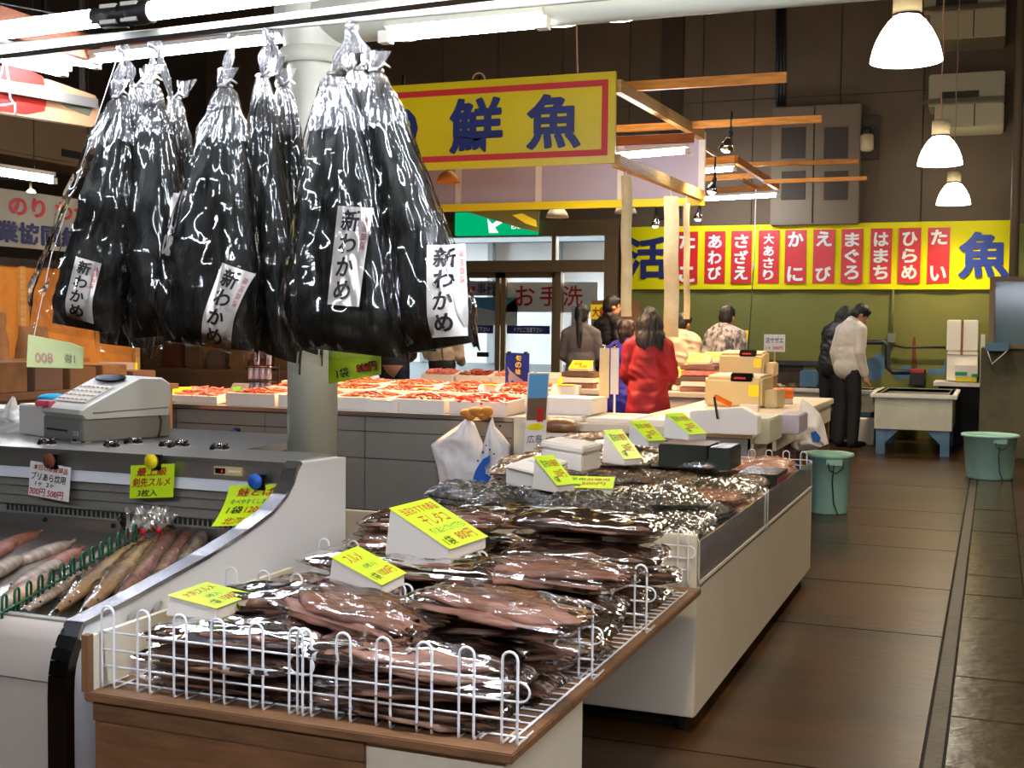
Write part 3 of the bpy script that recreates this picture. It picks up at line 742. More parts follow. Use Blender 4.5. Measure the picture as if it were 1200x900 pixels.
# ------------------------------------------------------------------ things high on the back wall
cb = thing('wall_cabinet', 'brown wall cabinet with four dark mesh panels on back wall', 'cabinet', AY(950, 260, 16.9))
ca, cbb = AY(905, 126, 16.8), AY(1006, 262, 16.8)
box('body', (ca.x, 16.8, cbb.z), (cbb.x, YB, ca.z), 'cabinet', cb, bevel=.01)
for px0, px1 in ((916, 943), (966, 993)):
    for py0, py1 in ((150, 185), (201, 234)):
        a, b2 = AY(px0, py0, 16.79), AY(px1, py1, 16.79)
        box('mesh_panel', (a.x, 16.785, b2.z), (b2.x, 16.80, a.z), 'mesh_dark', cb)
mid = AY(953, 200, 16.79).x
box('door_gap', (mid-.008, 16.792, cbb.z+.02), (mid+.008, 16.80, ca.z-.02), 'joint', cb)
def acunit(px0, py0, px1, py1, Y, lab):
    a, b2 = AY(px0, py0, Y), AY(px1, py1, Y)
    t = thing('heater_unit', lab, 'heater', ((a.x+b2.x)/2, Y, b2.z))
    zs = b2.z+(a.z-b2.z)*.42
    box('lower_box', (a.x+.1, Y-.35, b2.z), (b2.x, YB-.0, zs), 'ac_white', t, bevel=.015)
    box('upper_box', (a.x+.02, Y-.25, zs), (b2.x, YB-.0, a.z), 'ac_white', t, bevel=.015)
    box('grille', (a.x+.16, Y-.262, zs+.06), (a.x+.16+(b2.x-a.x)*.5, Y-.25, zs+.17), 'mesh_dark', t)
    MB().prism([V(a.x-.08, Y-.45, zs), V(b2.x, Y-.45, zs), V(b2.x, Y-.25, zs+.09), V(a.x+.05, Y-.25, zs+.09)], (0, .01, .01)).build('louver', 'ac_white', t)
    box('seam', (a.x+(b2.x-a.x)*.62, Y-.353, b2.z+.01), (a.x+(b2.x-a.x)*.62+.012, Y-.349, zs-.01), 'joint', t)
acunit(1088, 92, 1176, 152, 16.6, 'cream wall heater unit with louver, lower of the two')
acunit(1083, -22, 1178, 49, 16.6, 'cream wall heater unit with plain front, upper of the two')
h = thing('wall_siren', 'white siren lamp in a dark bracket beside the wall cabinet', 'siren', AY(1018, 170, 16.9))
a, b2 = AY(1009, 136, 16.9), AY(1029, 186, 16.9)
box('back_plate', (a.x, 16.9, b2.z), (b2.x, YB, a.z), 'mesh_dark', h)
P = AY(1016, 167, 16.8); MB().lathe([(.06, -.11), (.085, -.09), (.085, .09), (.06, .11)], P, 16, True, True).build('lamp', 'lamp_body', h)
MB().lathe([(.03, .11), (.06, .13), (.03, .2)], P, 12).build('cap', 'dark_metal', h)
for i, (px, py0, py1) in enumerate(((911, 8, 124), (915, 8, 124), (919, 8, 124))):
    a, b2 = AY(px, py0, 16.95), AY(px, py1, 16.95)
    tag(MB().tube([a, b2], .022, 8).build('wall_conduit', 'pipe_dark', None, b2), 'dark conduit running down the back wall to the cabinet', 'conduit', 'conduits above the wall cabinet')
P0, P1 = AY(1047, 339, 16.95), AY(1045, 396, 16.95)
t = thing('switch_conduit', 'thin green conduit with grey switch box on the green wall', 'conduit', P1)
MB().tube([P0, P1], .014, 8).build('pipe', 'wall_green', t); box('switch_box', P1-V(.05, .05, .06), P1+V(.05, .04, .06), 'grey_panel', t)
P0 = AY(1194, 110, 15.2)
tag(MB().tube([(P0.x, 15.2, 0), (P0.x, 15.2, 6.6)], .05, 12).build('wall_pipe', 'cabinet', None, (P0.x, 15.2, 0)), 'tall brown pipe standing by the concrete block at right', 'pipe')

# ------------------------------------------------------------------ front tray table with wire baskets
TX0, TX1, TY0, TY1, TZ = -2.05, -0.925, 2.40, 4.20, 0.54
SY0, SX1 = 4.25, -0.955       # front and right face of the long stall
t = thing('tray_table', 'low display table with brown board top carrying the wire squid baskets', 'table', ((TX0+TX1)/2, 2.8, 0))
box('board', (TX0, TY0, TZ-.022), (TX1, TY1, TZ), 'board_edge', t, bevel=.003)
xm = AY(428, 880, TY0+.03).x
box('front_panel', (TX0+.01, TY0+.03, .07), (xm, TY0+.05, TZ-.022), 'plywood', t)
box('edge_batten', (TX0+.01, TY0+.022, TZ-.075), (xm, TY0+.03, TZ-.022), 'board_edge', t)
box('front_panel', (xm, TY0+.035, .10), (TX1-.03, TY0+.05, TZ-.022), 'white_panel', t)
box('side_panel', (TX1-.05, TY0+.05, .235), (TX1-.03, TY0+.57, TZ-.022), 'white_panel', t)
box('side_panel', (TX0+.01, TY0+.05, .07), (TX0+.03, TY1, TZ-.022), 'plywood', t)
box('back_panel', (TX0+.03, TY0+.55, .235), (TX1-.05, TY0+.57, TZ-.022), 'plywood', t)
for x, y in ((TX1-.1, TY0+.12), (TX1-.1, TY0+.5), (TX0+.1, TY0+.12), (TX0+.1, TY0+.5)):
    MB().tube([(x, y, .235), (x, y, .06)], .012, 8).tube([(x-.014, y, .03), (x+.014, y, .03)], .03, 14).build('caster', 'rubber', t)
box('end_board', (TX0-.004, TY0+.02, TZ), (TX0+.012, TY0+.95, TZ+.135), 'white_panel', t)
box('end_board_edge', (TX0-.006, TY0+.0, TZ), (TX0+.014, TY0+.02, TZ+.14), 'carton', t)
box('rear_leg', (TX0+.05, TY1-.06, 0), (TX0+.09, TY1-.02, TZ-.022), 'plywood', t); box('rear_leg', (TX1-.5, TY1-.05, 0), (TX1-.46, TY1-.01, TZ-.022), 'plywood', t)

def wire_fence(name, label, grp, x0, x1, y, z, h, loops, m='wire_white', r=.0032, foot=.10, lw=.036, rails=(.0, .27, .47, .68), side=True):
    """a shelf fence of hooped wires with horizontal rails and bent feet"""
    t = thing(name, label, 'wire rack', ((x0+x1)/2, y, z), grp)
    proto = None
    for k in range(loops):
        x = x0+lw/2+.004+(x1-x0-lw-.008)*k/(loops-1)
        if proto is None:
            hw = lw/2; pts = [V(x-hw, y+foot, z+r), V(x-hw, y, z+r), V(x-hw, y, z+.02), V(x-hw, y, z+h-hw)]
            pts += [V(x-hw*math.cos(a), y, z+h-hw+hw*math.sin(a)) for a in (PI*.17, PI*.33, PI*.5, PI*.67, PI*.83)]
            pts += [V(x+hw, y, z+h-hw), V(x+hw, y, z+.02), V(x+hw, y, z+r), V(x+hw, y+foot, z+r)]
            proto = MB().tube(pts, r, 7).build('hoop', m, t); px = x
        else:
            o = share(proto, t); o.location = (x-px, 0, 0)
    for q in rails:
        zz = z+r if q == 0 else z+h*q
        yy = y+foot*.5 if q == 0 else y+r*1.6
        MB().tube([(x0, yy, zz), (x1, yy, zz)], r*.85, 6).build('rail', m, t)
    if side:
        for x in (x0, x1):   # rounded return that closes two rails
            pts = [V(x+(.022*math.sin(a))*(1 if x == x0 else -1)*-1, y+r*1.6, z+h*.575-h*.105*math.cos(a)) for a in [PI*i/8 for i in range(9)]]
            MB().tube(pts, r*.85, 6).build('end_bend', m, t)
    return t
FH = .205
fg = 'white wire fences on the squid table'
FX = (-2.035, -1.47, -0.93)
for y, nm in ((2.445, 'front'), (2.975, 'middle'), (3.50, 'rear')):
    wire_fence('wire_fence', f'white hooped wire fence along the {nm} squid row, beside the chilled case', fg, FX[0], FX[1]+.012, y, TZ, FH, 6)
    wire_fence('wire_fence', f'white hooped wire fence along the {nm} squid row, beside the aisle', fg, FX[1]-.012, FX[2], y+.004, TZ, FH, 6)
for x, w in ((TX1-.03, 'aisle'),):   # side wires lying on the board
    t = thing('wire_grid', 'white wire base grid lying on the table board along the aisle', 'wire rack', (x, 3.2, TZ))
    MB().tube([(x, 2.46, TZ+.004), (x, 4.12, TZ+.004)], .003, 6).build('rail', 'wire_white', t)
    MB().tube([(x-.07, 2.46, TZ+.004), (x-.07, 4.12, TZ+.004)], .003, 6).build('rail', 'wire_white', t)
    for k in range(34): 
        yy = 2.5+k*.048
        MB().tube([(x-.11, yy, TZ+.004), (x+.004, yy, TZ+.004)], .0025, 5).build('cross_wire', 'wire_white', t)

# ------------------------------------------------------------------ film packs
def nz(x, y, z, s=1.0): return noise.noise(V(x*s, y*s, z*s))
def pack_film(L, W, T, seed, nx=34, ny=22, fr=.10, crinkle=False):
    """flat sealed bag: pillow top and bottom, frilled ends"""
    mb = MB(); o = seed*13.7
    for sgn in (1, -1):
        rows = []
        for i in range(nx+1):
            u = i/nx*2-1; row = []
            for j in range(ny+1):
                v = j/ny*2-1
                e = max(0.0, 1-abs(u)**5)*max(0.0, 1-abs(v)**4)
                x = u*L/2*(1+.02*nz(v*2, o, 1)); y = v*W/2*(1+.06*nz(u*2, o, 2)-(.10*abs(u)**6))
                h = T/2*e**.6*(.8+.45*nz(x*6+o, y*9, 3))
                wr = .012*nz(x*7+o, y*36, sgn*2+5)+.008*nz(x*16+o, y*70, 9)
                if crinkle: wr = .016*abs(nz(x*26+o, y*30, sgn*2+5))+.010*nz(x*60+o, y*70, 9)
                z = sgn*(h+.004*e)+(abs(wr)*1.1 if sgn > 0 else -abs(wr)*.3)*e**.3
                z += .010*nz(u*3, v*3, o)*(abs(u)**4)
                row.append(V(x, y, z))
            rows.append(row)
        mb.grid(rows)
    me = mb.mesh('film')
    bm = bmesh.new(); bm.from_mesh(me); bmesh.ops.remove_doubles(bm, verts=bm.verts, dist=.0006); bm.to_mesh(me); bm.free()
    me.polygons.foreach_set('use_smooth', [not crinkle]*len(me.polygons))
    return me
def squid_body(L, W, T, seed):
    """one dried squid: mantle tapering to the fins at one end, tentacles bunched at the other"""
    o = seed*7.3; mb = MB(); rows = []; n = 16
    for i in range(n+1):
        u = i/n; x = (u-.5)*L
        w = W/2*(.30+.75*math.sin(PI*min(1, u*1.15+.10))**.7) if u < .68 else W/2*(.75-.9*(u-.68))
        if u < .2: w = W/2*(.15+u*4.2*.9)
        th = T/2*(.35+.65*math.sin(PI*(.08+u*.84)))
        cy = .010*nz(u*3, o, 0); row = []
        for k in range(10):
            a = 2*PI*k/10; rr = 1+.26*nz(math.cos(a)*1.5+o, math.sin(a)*1.5, u*7)
            row.append(V(x, cy+w*math.cos(a)*rr, th*math.sin(a)*rr+.007*nz(u*6, math.cos(a)*2.5, o)))
        rows.append(row)
    mb.grid(rows, True, True)
    for k in range(3):
        y0 = (k-1)*W*.14
        mb.tube([V(L*.34, y0*.8, 0), V(L*.44, y0+.006*nz(k, o, 2), .004), V(L*.54, y0*1.3+.012*nz(k, o, 3), .0)], [T*.30, T*.22, T*.08], 6)
    return mb
SQ = []
for k in range(5):
    SQ.append(squid_body(.40+.02*(k % 3), .118+.014*(k % 2), .026, k+1).mesh('dried_squid'))
PF = [pack_film(.50, .25, .056, k+3) for k in range(4)]
def squid_pack(label, loc, rz, rx, ry, grp, v, mats=('squid', 'squid_pink', 'squid'), sx=1.0):
    t = thing('squid_pack', label, 'squid pack', loc, grp); t.rotation_euler = (rx, ry, rz); t.scale = (sx, 1, 1)
    for k in range(5):
        me = SQ[(v+k) % 5]; key = (v+k) % 5, mats[k % 3]
        if key not in squid_pack.c: squid_pack.c[key] = me.copy(); squid_pack.c[key].materials.append(MATS[mats[k % 3]])
        o = bpy.data.objects.new('dried_squid', squid_pack.c[key]); COL.objects.link(o); o.parent = t
        o.location = ((-.01, .015, -.01, .02, -.02)[k], (-.070, 0.002, .072, -.038, .04)[k], (-.010, -.006, -.010, .008, .007)[k]); o.rotation_euler = (random.uniform(-.15, .15), random.uniform(-.03, .03), random.uniform(-.10, .10)+(PI if (v+k) % 3 == 0 else 0))
    f = PF[v % 4]
    if not f.materials: f.materials.append(MATS['film'])
    o = bpy.data.objects.new('film', f); COL.objects.link(o); o.parent = t
    return t
squid_pack.c = {}
rnd = random.Random(11)
ROWS = ((2.47, 'front', 3), (3.0, 'middle', 3), (3.53, 'rear', 4))
for y0, nm, nl in ROWS:
    lab = {'front': 'clear pack of flat dried squid piled in the front basket row', 'middle': 'clear pack of flat dried squid piled behind the middle wire fence', 'rear': 'clear pack of dark dried octopus and squid piled behind rear wire fence'}[nm]
    for L in range(nl):
        for cx in ((-1.74, -1.22), (-1.76, -1.20))[L % 2]:
            for cy in (.115, .36):
                rise = .03*(cy > .3)
                z = TZ+.032+L*.054+rise*(L/(nl-1))+rnd.uniform(-.003, .003)
                mats = ('squid', 'squid_pink', 'squid') if nm == 'front' else (('squid_tan', 'squid', 'squid') if nm == 'middle' else ('squid', 'squid', 'squid_pink'))
                if rnd.random() < .3: mats = (mats[1], mats[0], 'squid_tan')
                squid_pack(lab, (cx+rnd.uniform(-.03, .03), y0+cy+rnd.uniform(-.015, .015), z), rnd.uniform(-.24, .24)+(PI if rnd.random() < .5 else 0), rnd.uniform(-.06, .12), rnd.uniform(-.05, .05), nm+' row of squid packs', rnd.randrange(20), mats)
    # one or two loose packs slung over the heap
    for cx, cy, rz in {'front': ((-1.45, .22, -.32), (-1.10, .30, -.18)), 'middle': ((-1.5, .25, -.1), (-1.12, .22, -.28)), 'rear': ((-1.72, .2, .1), (-1.2, .26, -.05), (-1.5, .38, .12))}[nm]:
        squid_pack(lab, (cx, y0+cy, TZ+.045+nl*.052+(.02 if cx > -1.3 else .0)), rz, .03, rnd.uniform(-.04, .06), nm+' row of squid packs', rnd.randrange(20), ('squid_pink', 'squid', 'squid_tan'))

# ------------------------------------------------------------------ price wedges
def price_wedge(label, c, xd, back, w, dp, hf, hb, lines, cardmat='card_lime', grp=None, over=.004):
    """foam block with a sloping top: c = bottom centre of the front edge; xd along the front, back = horizontal depth direction"""
    c = Vector(c); xd = Vector(xd).normalized(); bk = Vector(back).normalized()
    t = thing('price_wedge', label, 'price card', c, grp)
    a, b2 = c-xd*w/2, c+xd*w/2
    poly = [a, a+V(0, 0, hf), a+bk*dp*.92+V(0, 0, hb), a+bk*dp]
    MB().prism(poly, xd*w).build('foam_block', 'foam', t, bevel=.003)
    up = (bk*dp*.92+V(0, 0, hb-hf)); Ls = up.length; up.normalize(); n = xd.cross(up)
    o = c+V(0, 0, hf)+n*.003
    cd_ = MB().prism([o-xd*(w/2+over)-up*.004, o+xd*(w/2+over)-up*.004, o+xd*(w/2+over)+up*(Ls+.004), o-xd*(w/2+over)+up*(Ls+.004)], n*.0012).build('card', cardmat, t)
    for (s_, m, fx, fy, fh, fw) in lines:
        txt(s_, m, cd_, o+n*.0018+xd*(fx-.5)*w+up*Ls*fy, xd, up, h=Ls*fh, w=w*fw, bold=.02, slant=.05)
    return t
def face_dir(deg): return V(math.cos(R(deg)), math.sin(R(deg)), 0), V(-math.sin(R(deg)), math.cos(R(deg)), 0)
def wedge_px(label, corners, lines, zf, w=None, **kw):
    """corners: pixel of card bottom-left, bottom-right, top-left; zf = height of the card's front edge"""
    p, q = AZ(*corners[0], zf), AZ(*corners[1], zf)
    xd = (q-p); xd.z = 0; ww = w or xd.length; bk = V(-xd.y, xd.x, 0).normalized()
    # depth from the top-left pixel on the slope plane
    return price_wedge(label, V((p.x+q.x)/2, (p.y+q.y)/2, zf-kw.get('hf', .03)), xd, bk, ww, kw.get('dp', .1), kw.get('hf', .03), kw.get('hb', .08), lines, kw.get('mat', 'card_lime'), kw.get('grp'))
pg = 'lime price wedges among the goods'
wedge_px('lime price card reading dried octopus on a white foam wedge', ((514, 648), (580, 626), (0, 0)),
   [('当店おすすめ商品', 'red_ink', .5, .86, .17, .86), ('干しタコ', 'red_ink', .53, .60, .24, .62), ('軽くあぶってたべて下さい', 'green_ink', .53, .37, .14, .84), ('1袋', 'black_ink', .20, .13, .20, .24), ('800円', 'red_ink', .66, .16, .20, .42)], .80, w=.235, dp=.215, hf=.035, hb=.135, grp=pg)
wedge_px('lime price card reading squid five pieces on a white foam wedge', ((436, 691), (483, 668), (0, 0)),
   [('スルメ', 'red_ink', .42, .80, .26, .52), ('(5枚入)', 'green_ink', .5, .50, .16, .42), ('1袋', 'black_ink', .18, .20, .22, .24), ('1000円', 'red_ink', .64, .22, .22, .52)], .775, w=.16, dp=.15, hf=.03, hb=.09, grp=pg)
wedge_px('lime price card reading large squid on a flat foam block by chilled case', ((248, 716), (300, 696), (0, 0)),
   [('大判スルメ', 'red_ink', .5, .78, .24, .78), ('3枚入', 'green_ink', .5, .48, .16, .36), ('1袋', 'black_ink', .22, .2, .24, .22), ('1500円', 'red_ink', .66, .22, .24, .46)], .725, w=.17, dp=.15, hf=.03, hb=.05, grp=pg)

# ------------------------------------------------------------------ long white stall with kelp packs
SX0, SY1, SZ = -2.45, 7.20, .53
t = thing('display_stall', 'long white panelled stall with clear acrylic edging along the aisle', 'stall', ((SX0+SX1)/2, (SY0+SY1)/2, 0))
box('front_panel', (SX0, SY0, .065), (SX1, SY0+.025, AY(820, 628, SY0).z), 'white_panel', t, bevel=.003)
box('side_panel', (SX1-.025, SY0+.025, .065), (SX1, SY1, SZ), 'white_panel', t)
box('back_panel', (SX0, SY1-.025, .065), (SX1-.025, SY1, SZ), 'white_panel', t)
box('left_panel', (SX0, SY0+.025, .065), (SX0+.025, SY1-.025, SZ), 'white_panel', t)
box('deck', (SX0+.025, SY0+.025, SZ-.06), (SX1-.025, SY1-.025, SZ-.035), 'white_panel', t)
box('kick', (SX0+.08, SY0+.10, .0), (SX1-.10, SY1-.08, .065), 'joint', t)
for x, y in ((SX1-.06, SY0+.07), (SX1-.06, SY1-.07), (SX0+.06, SY0+.07)): MB().tube([(x, y, .065), (x, y, 0)], .02, 10).build('foot', 'rubber', t)
ym = AX(898, 600, SX1).y
zac = SZ+.155
for y0, y1 in ((SY0+.03, ym-.025), (ym+.025, SY1-.03)):
    box('acrylic_panel', (SX1-.006, y0, SZ-.01), (SX1, y1, zac), 'acrylic', t)
    for yy in (y0, y1-.012): box('acrylic_clip', (SX1-.010, yy, SZ-.01), (SX1+.004, yy+.012, zac+.004), 'acrylic_edge', t)
box('edge_strip', (SX1-.012, SY0+.03, SZ), (SX1+.003, SY1, SZ+.012), 'frame_white', t)
wire_fence('wire_fence', 'white hooped wire fence across the far end of the long stall', fg, SX0+.35, SX1-.02, SY1-.06, SZ+.06, .15, 12)
wire_fence('wire_fence', 'short white wire fence between the squid table and the long stall', fg, -1.55, SX1-.02, SY0-.03, TZ, .205, 5)

def lump_pack(L, W, T, seed, mcont, rough=1.0):
    """content mesh (crumpled mass) and film mesh for a bag of dried kelp"""
    o = seed*5.1; mb = MB()
    for sgn in (1, -1):
        rows = []
        for i in range(37):
            u = i/36*2-1; row = []
            for j in range(19):
                v = j/18*2-1; e = max(0, 1-abs(u)**4)*max(0, 1-abs(v)**4)
                x, y = u*L*.46, v*W*.45
                rg = 1-abs(nz(x*15+o, y*22, 1)); rg2 = abs(nz(x*34, y*46+o, 4))
                h = T/2*e**.5*(.5+.7*rg*rough)-.022*rg2
                row.append(V(x, y, sgn*max(h, .001) if sgn > 0 else -T/2*.6*e**.5))
            rows.append(row)
        mb.grid(rows)
    me = mb.mesh('c'); bm = bmesh.new(); bm.from_mesh(me); bmesh.ops.remove_doubles(bm, verts=bm.verts, dist=.0015); bm.to_mesh(me); bm.free()
    me.polygons.foreach_set('use_smooth', [True]*len(me.polygons)); me.materials.append(MATS[mcont])
    f = pack_film(L, W, T*1.25, seed, 40, 28, crinkle=True); f.materials.append(MATS['film_crinkle'])
    return me, f
KP = {'kombu': [lump_pack(.42, .27, .075, k+20, 'kombu') for k in range(3)], 'kombu_brown': [lump_pack(.40, .26, .07, k+30, 'kombu_brown') for k in range(2)], 'orange_dried': [lump_pack(.38, .22, .05, k+40, 'orange_dried') for k in range(2)]}
def kelp_pack(kind, loc, rz, label, grp, rx=0, ry=0, sc=1.0):
    t = thing('seaweed_pack', label, 'seaweed pack', loc, grp); t.rotation_euler = (rx, ry, rz); t.scale = (sc, sc, 1)
    c, f = rnd.choice(KP[kind])
    for nm, me in (('dried_seaweed' if kind != 'orange_dried' else 'dried_shrimp', c), ('film', f)):
        o = bpy.data.objects.new(nm, me); COL.objects.link(o); o.parent = t
KL = {'kombu': ('clear pack of black dried kelp in the near half of long stall', 'black kelp packs'), 'kombu_brown': ('clear pack of brown dried kelp around the flat black seaweed box', 'brown kelp packs'), 'orange_dried': ('clear pack of orange dried shrimp on the long stall', 'orange dried packs')}
def lay(kind, x0, x1, y0, y1, nx, ny, layers, z0, dz=.052, jit=.03):
    for l in range(layers):
        for j in range(ny):
            for i in range(nx):
                x = x0+(x1-x0)*(i+.5)/nx; y = y0+(y1-y0)*(j+.5)/ny
                kelp_pack(kind, (x+rnd.uniform(-jit, jit), y+rnd.uniform(-jit, jit)*.6, z0+l*dz+rnd.uniform(0, .008)), rnd.uniform(-.18, .18)+(PI if rnd.random() < .5 else 0), KL[kind][0], KL[kind][1], rnd.uniform(-.07, .07), rnd.uniform(-.07, .07))
ZD = SZ+.005
lay('kombu', -2.35, -1.02, 4.30, 5.42, 3, 4, 3, ZD, .055)
for x, y, a in ((-2.0, 4.75, -.3), (-1.65, 4.8, -.35), (-1.3, 5.0, .5), (-1.85, 5.2, .1), (-1.45, 4.62, -.12)): kelp_pack('kombu', (x, y, ZD+.19), a, *KL['kombu'], .05, .03)
lay('orange_dried', -1.65, -1.02, 5.28, 5.62, 2, 1, 4, ZD, .045)
lay('kombu_brown', -2.35, -1.30, 5.62, 6.45, 3, 3, 4, ZD, .055)
lay('kombu_brown', -1.38, -1.02, 5.65, 6.1, 1, 2, 4, ZD, .05)
for x, y, a in ((-1.75, 5.9, .1), (-1.4, 6.0, -.2), (-2.0, 6.15, .2)): kelp_pack('kombu_brown', (x, y, ZD+.235), a, *KL['kombu_brown'], .06, -.04)
lay('orange_dried', -1.7, -1.02, 6.60, 7.08, 2, 2, 4, ZD, .045)
lay('kombu_brown', -2.35, -1.75, 6.5, 7.08, 2, 2, 5, ZD, .055)
# slim black boxes standing at the acrylic edge
for k in range(6):
    y = 6.12+k*.055
    g = thing('slim_box', 'slim black seaweed box with pink stripe standing against the acrylic', 'box', (-1.02, y, ZD), 'slim boxes at the acrylic edge')
    box('carton', (-1.18, y, ZD), (-.98, y+.05, ZD+.185), 'nori_box', g, bevel=.003)
    box('pink_stripe', (-.985, y+.018, ZD+.02), (-.978, y+.032, ZD+.165), 'pink_thing', g)
# flat wrapped seaweed boxes stacked as one block under a price wedge
P0, P1 = AZ(771, 537, .80), AZ(829, 540, .80)
xd = (P1-P0); xd.z = 0
g = thing('seaweed_box', 'flat dark green box of wrapped seaweed sheets under a price card', 'box', (P0+P1)/2-V(0, 0, .08))
bw = xd.length; xdn = xd.normalized(); bkd = V(-xdn.y, xdn.x, 0)
a = P0-V(0, 0, .045)
MB().prism([a, a+xdn*bw*.98, a+xdn*bw*.98+bkd*.30, a+bkd*.30], V(0, 0, .115)).build('carton', 'nori_box', g, bevel=.006)
b_ = a+xdn*(bw*1.01); MB().prism([b_, b_+xdn*.105, b_+xdn*.105+bkd*.28, b_+bkd*.28], V(0, 0, .11)).build('carton', 'nori_box', g, bevel=.006)
c_ = a+V(0, 0, .1155)+xdn*.02+bkd*.02
MB().prism([c_, c_+xdn*bw*.92, c_+xdn*bw*.92+bkd*.26, c_+bkd*.26], V(0, 0, .002)).build('top_label', 'brown_print', g)
sb = [('昆布', 'green_ink', .25, .74, .26, .36), ('お徳用', 'red_ink', .68, .74, .24, .48), ('500円', 'red_ink', .60, .36, .28, .5), ('1袋', 'black_ink', .22, .18, .22, .26)]
def sw(label, bl, br, z, w, dp, hf, hb, ang=None):
    p, q = AZ(*bl, z), AZ(*br, z); xd = q-p; xd.z = 0
    if ang is not None: xd = V(math.cos(R(ang)), math.sin(R(ang)), 0)
    bk = V(-xd.y, xd.x, 0)
    m = (p+q)/2
    price_wedge(label, V(m.x, m.y, z-hf), xd, bk, w, dp, hf, hb, sb, 'card_lime', pg)
sw('lime price wedge leaning against the nearer white foam box', (655, 571), (671, 565), .80, .10, .15, .03, .13, 62)
sw('wide lime price card lying flat beside nearer foam box', (674, 572), (703, 573), .77, .20, .14, .02, .05, 12)
sw('lime price wedge on brown kelp left of the dark seaweed box', (735, 541), (748, 534), .82, .11, .16, .03, .15, 58)
sw('lime price wedge behind the dark seaweed box', (763, 519), (776, 514), .83, .12, .17, .03, .12, 55)
sw('lime price wedge standing on top of the dark seaweed box', (812, 511), (823, 507), .90, .12, .2, .03, .12, 55)
# white foam boxes with lids on the stall
def foam_box(label, pts, z, h, lid=.035, writing=None):
    """pts: three pixel corners (front-left, front-right, back-right) of the top face at height z"""
    a, b2, c2 = [AZ(*p, z) for p in pts]; d2 = a+(c2-b2)
    g = thing('foam_box', label, 'foam box', (a+c2)/2-V(0, 0, h))
    def quad(zz, s=1.0):
        m = (a+c2)/2; return [m+(p-m)*s+V(0, 0, zz-z) for p in (a, b2, c2, d2)]
    MB().prism(quad(z-h, .96), V(0, 0, h-lid)).build('body', 'foam', g, bevel=.008)
    ld = MB().prism(quad(z-lid, 1.0), V(0, 0, lid)).build('lid', 'foam_lid', g, bevel=.008)
    if writing:
        xd = (b2-a).normalized(); yd = (d2-a).normalized()
        txt(writing, 'black_ink', ld, (a+c2)/2+V(0, 0, .002), xd, yd, w=(b2-a).length*.55, bold=.0)
foam_box('white foam box with black handwriting on its lid beside kelp packs', ((591, 545), (628, 554), (667, 540)), .84, .085, .0125, '昆布 一級')
foam_box('plain white foam box with lid behind the handwritten one', ((633, 516), (683, 524), (706, 519)), .90, .12)
# tall standing picture card by the counter end
g = thing('picture_card', 'tall white display card with blue sky photo and yellow oval', 'sign', AY(622, 535, 6.9))
zz0, zz1 = AY(625, 530, 6.9).z, AY(628, 437, 6.9).z
x0_, x1_ = AY(614, 500, 6.9).x, AY(632, 500, 6.9).x
tl = .03
def qd(f0, f1, g0, g1, off): 
    pt = lambda fx, fz: V(x0_+(x1_-x0_)*fx+(fz)*.03, 6.9-off-.02*fz+(fx)*.10, zz0+(zz1-zz0)*fz)
    return [pt(f0, g0), pt(f1, g0), pt(f1, g1), pt(f0, g1)]
MB().prism(qd(0, 1, 0, 1, 0), (0, .008, 0)).build('board', 'card_white', g)
box('stand', (x0_+.01, 6.95, 0), (x0_+.05, 6.98, zz0+.2), 'batten_pale', g); box('foot', (x0_-.06, 6.85, 0), (x0_+.12, 7.08, .02), 'batten_pale', g)
MB().prism(qd(.06, .97, .68, .985, .001), (0, -.001, 0)).build('sky_print', 'sky_print', g)
MB().prism(qd(.06, .97, .40, .68, .001), (0, -.001, 0)).build('town_print', 'brown_print', g)
MB().prism(qd(.55, .85, .38, .55, .002), (0, -.001, 0)).build('tower_print', 'red_ink', g)
ov = qd(.1, .9, .27, .36, .002); cc = sum(ov, V(0, 0, 0))/4
MB().prism([cc+(ov[1]-ov[0])*.5*math.cos(k*PI/8)+(ov[3]-ov[0])*.5*math.sin(k*PI/8) for k in range(16)], (0, -.001, 0)).build('oval_print', 'card_yellow', g)
ov = qd(.1, .9, .12, .2, .003); cc = sum(ov, V(0, 0, 0))/4
txt('広島', 'navy', g, cc, ov[1]-ov[0], ov[3]-ov[0], w=(ov[1]-ov[0]).length*.9, bold=.0)

# ------------------------------------------------------------------ chilled fish case at left
XC = -2.135
case = thing('chilled_case', 'white and steel open chilled fish case with slanted side panel', 'display case', (-3.4, 3.1, 0))
prof_px = [(393, 538), (352, 543), (347, 552), (343, 566), (335, 582), (318, 602), (290, 623), (240, 655), (150, 705), (96, 733)]
prof = [AX(px, py, XC) for px, py in prof_px]
YF = prof[-1].y; ZL = prof[-1].z
YR = 3.86
poly = [V(XC, YR, .10), V(XC, YR, prof[0].z)]+prof[1:]+[V(XC, YF-.02, ZL-.05), V(XC, YF-.03, ZL-.12), V(XC, YF-.03, .10)]
MB().prism(poly, (-.045, 0, 0)).build('side_panel', 'white_case', case)
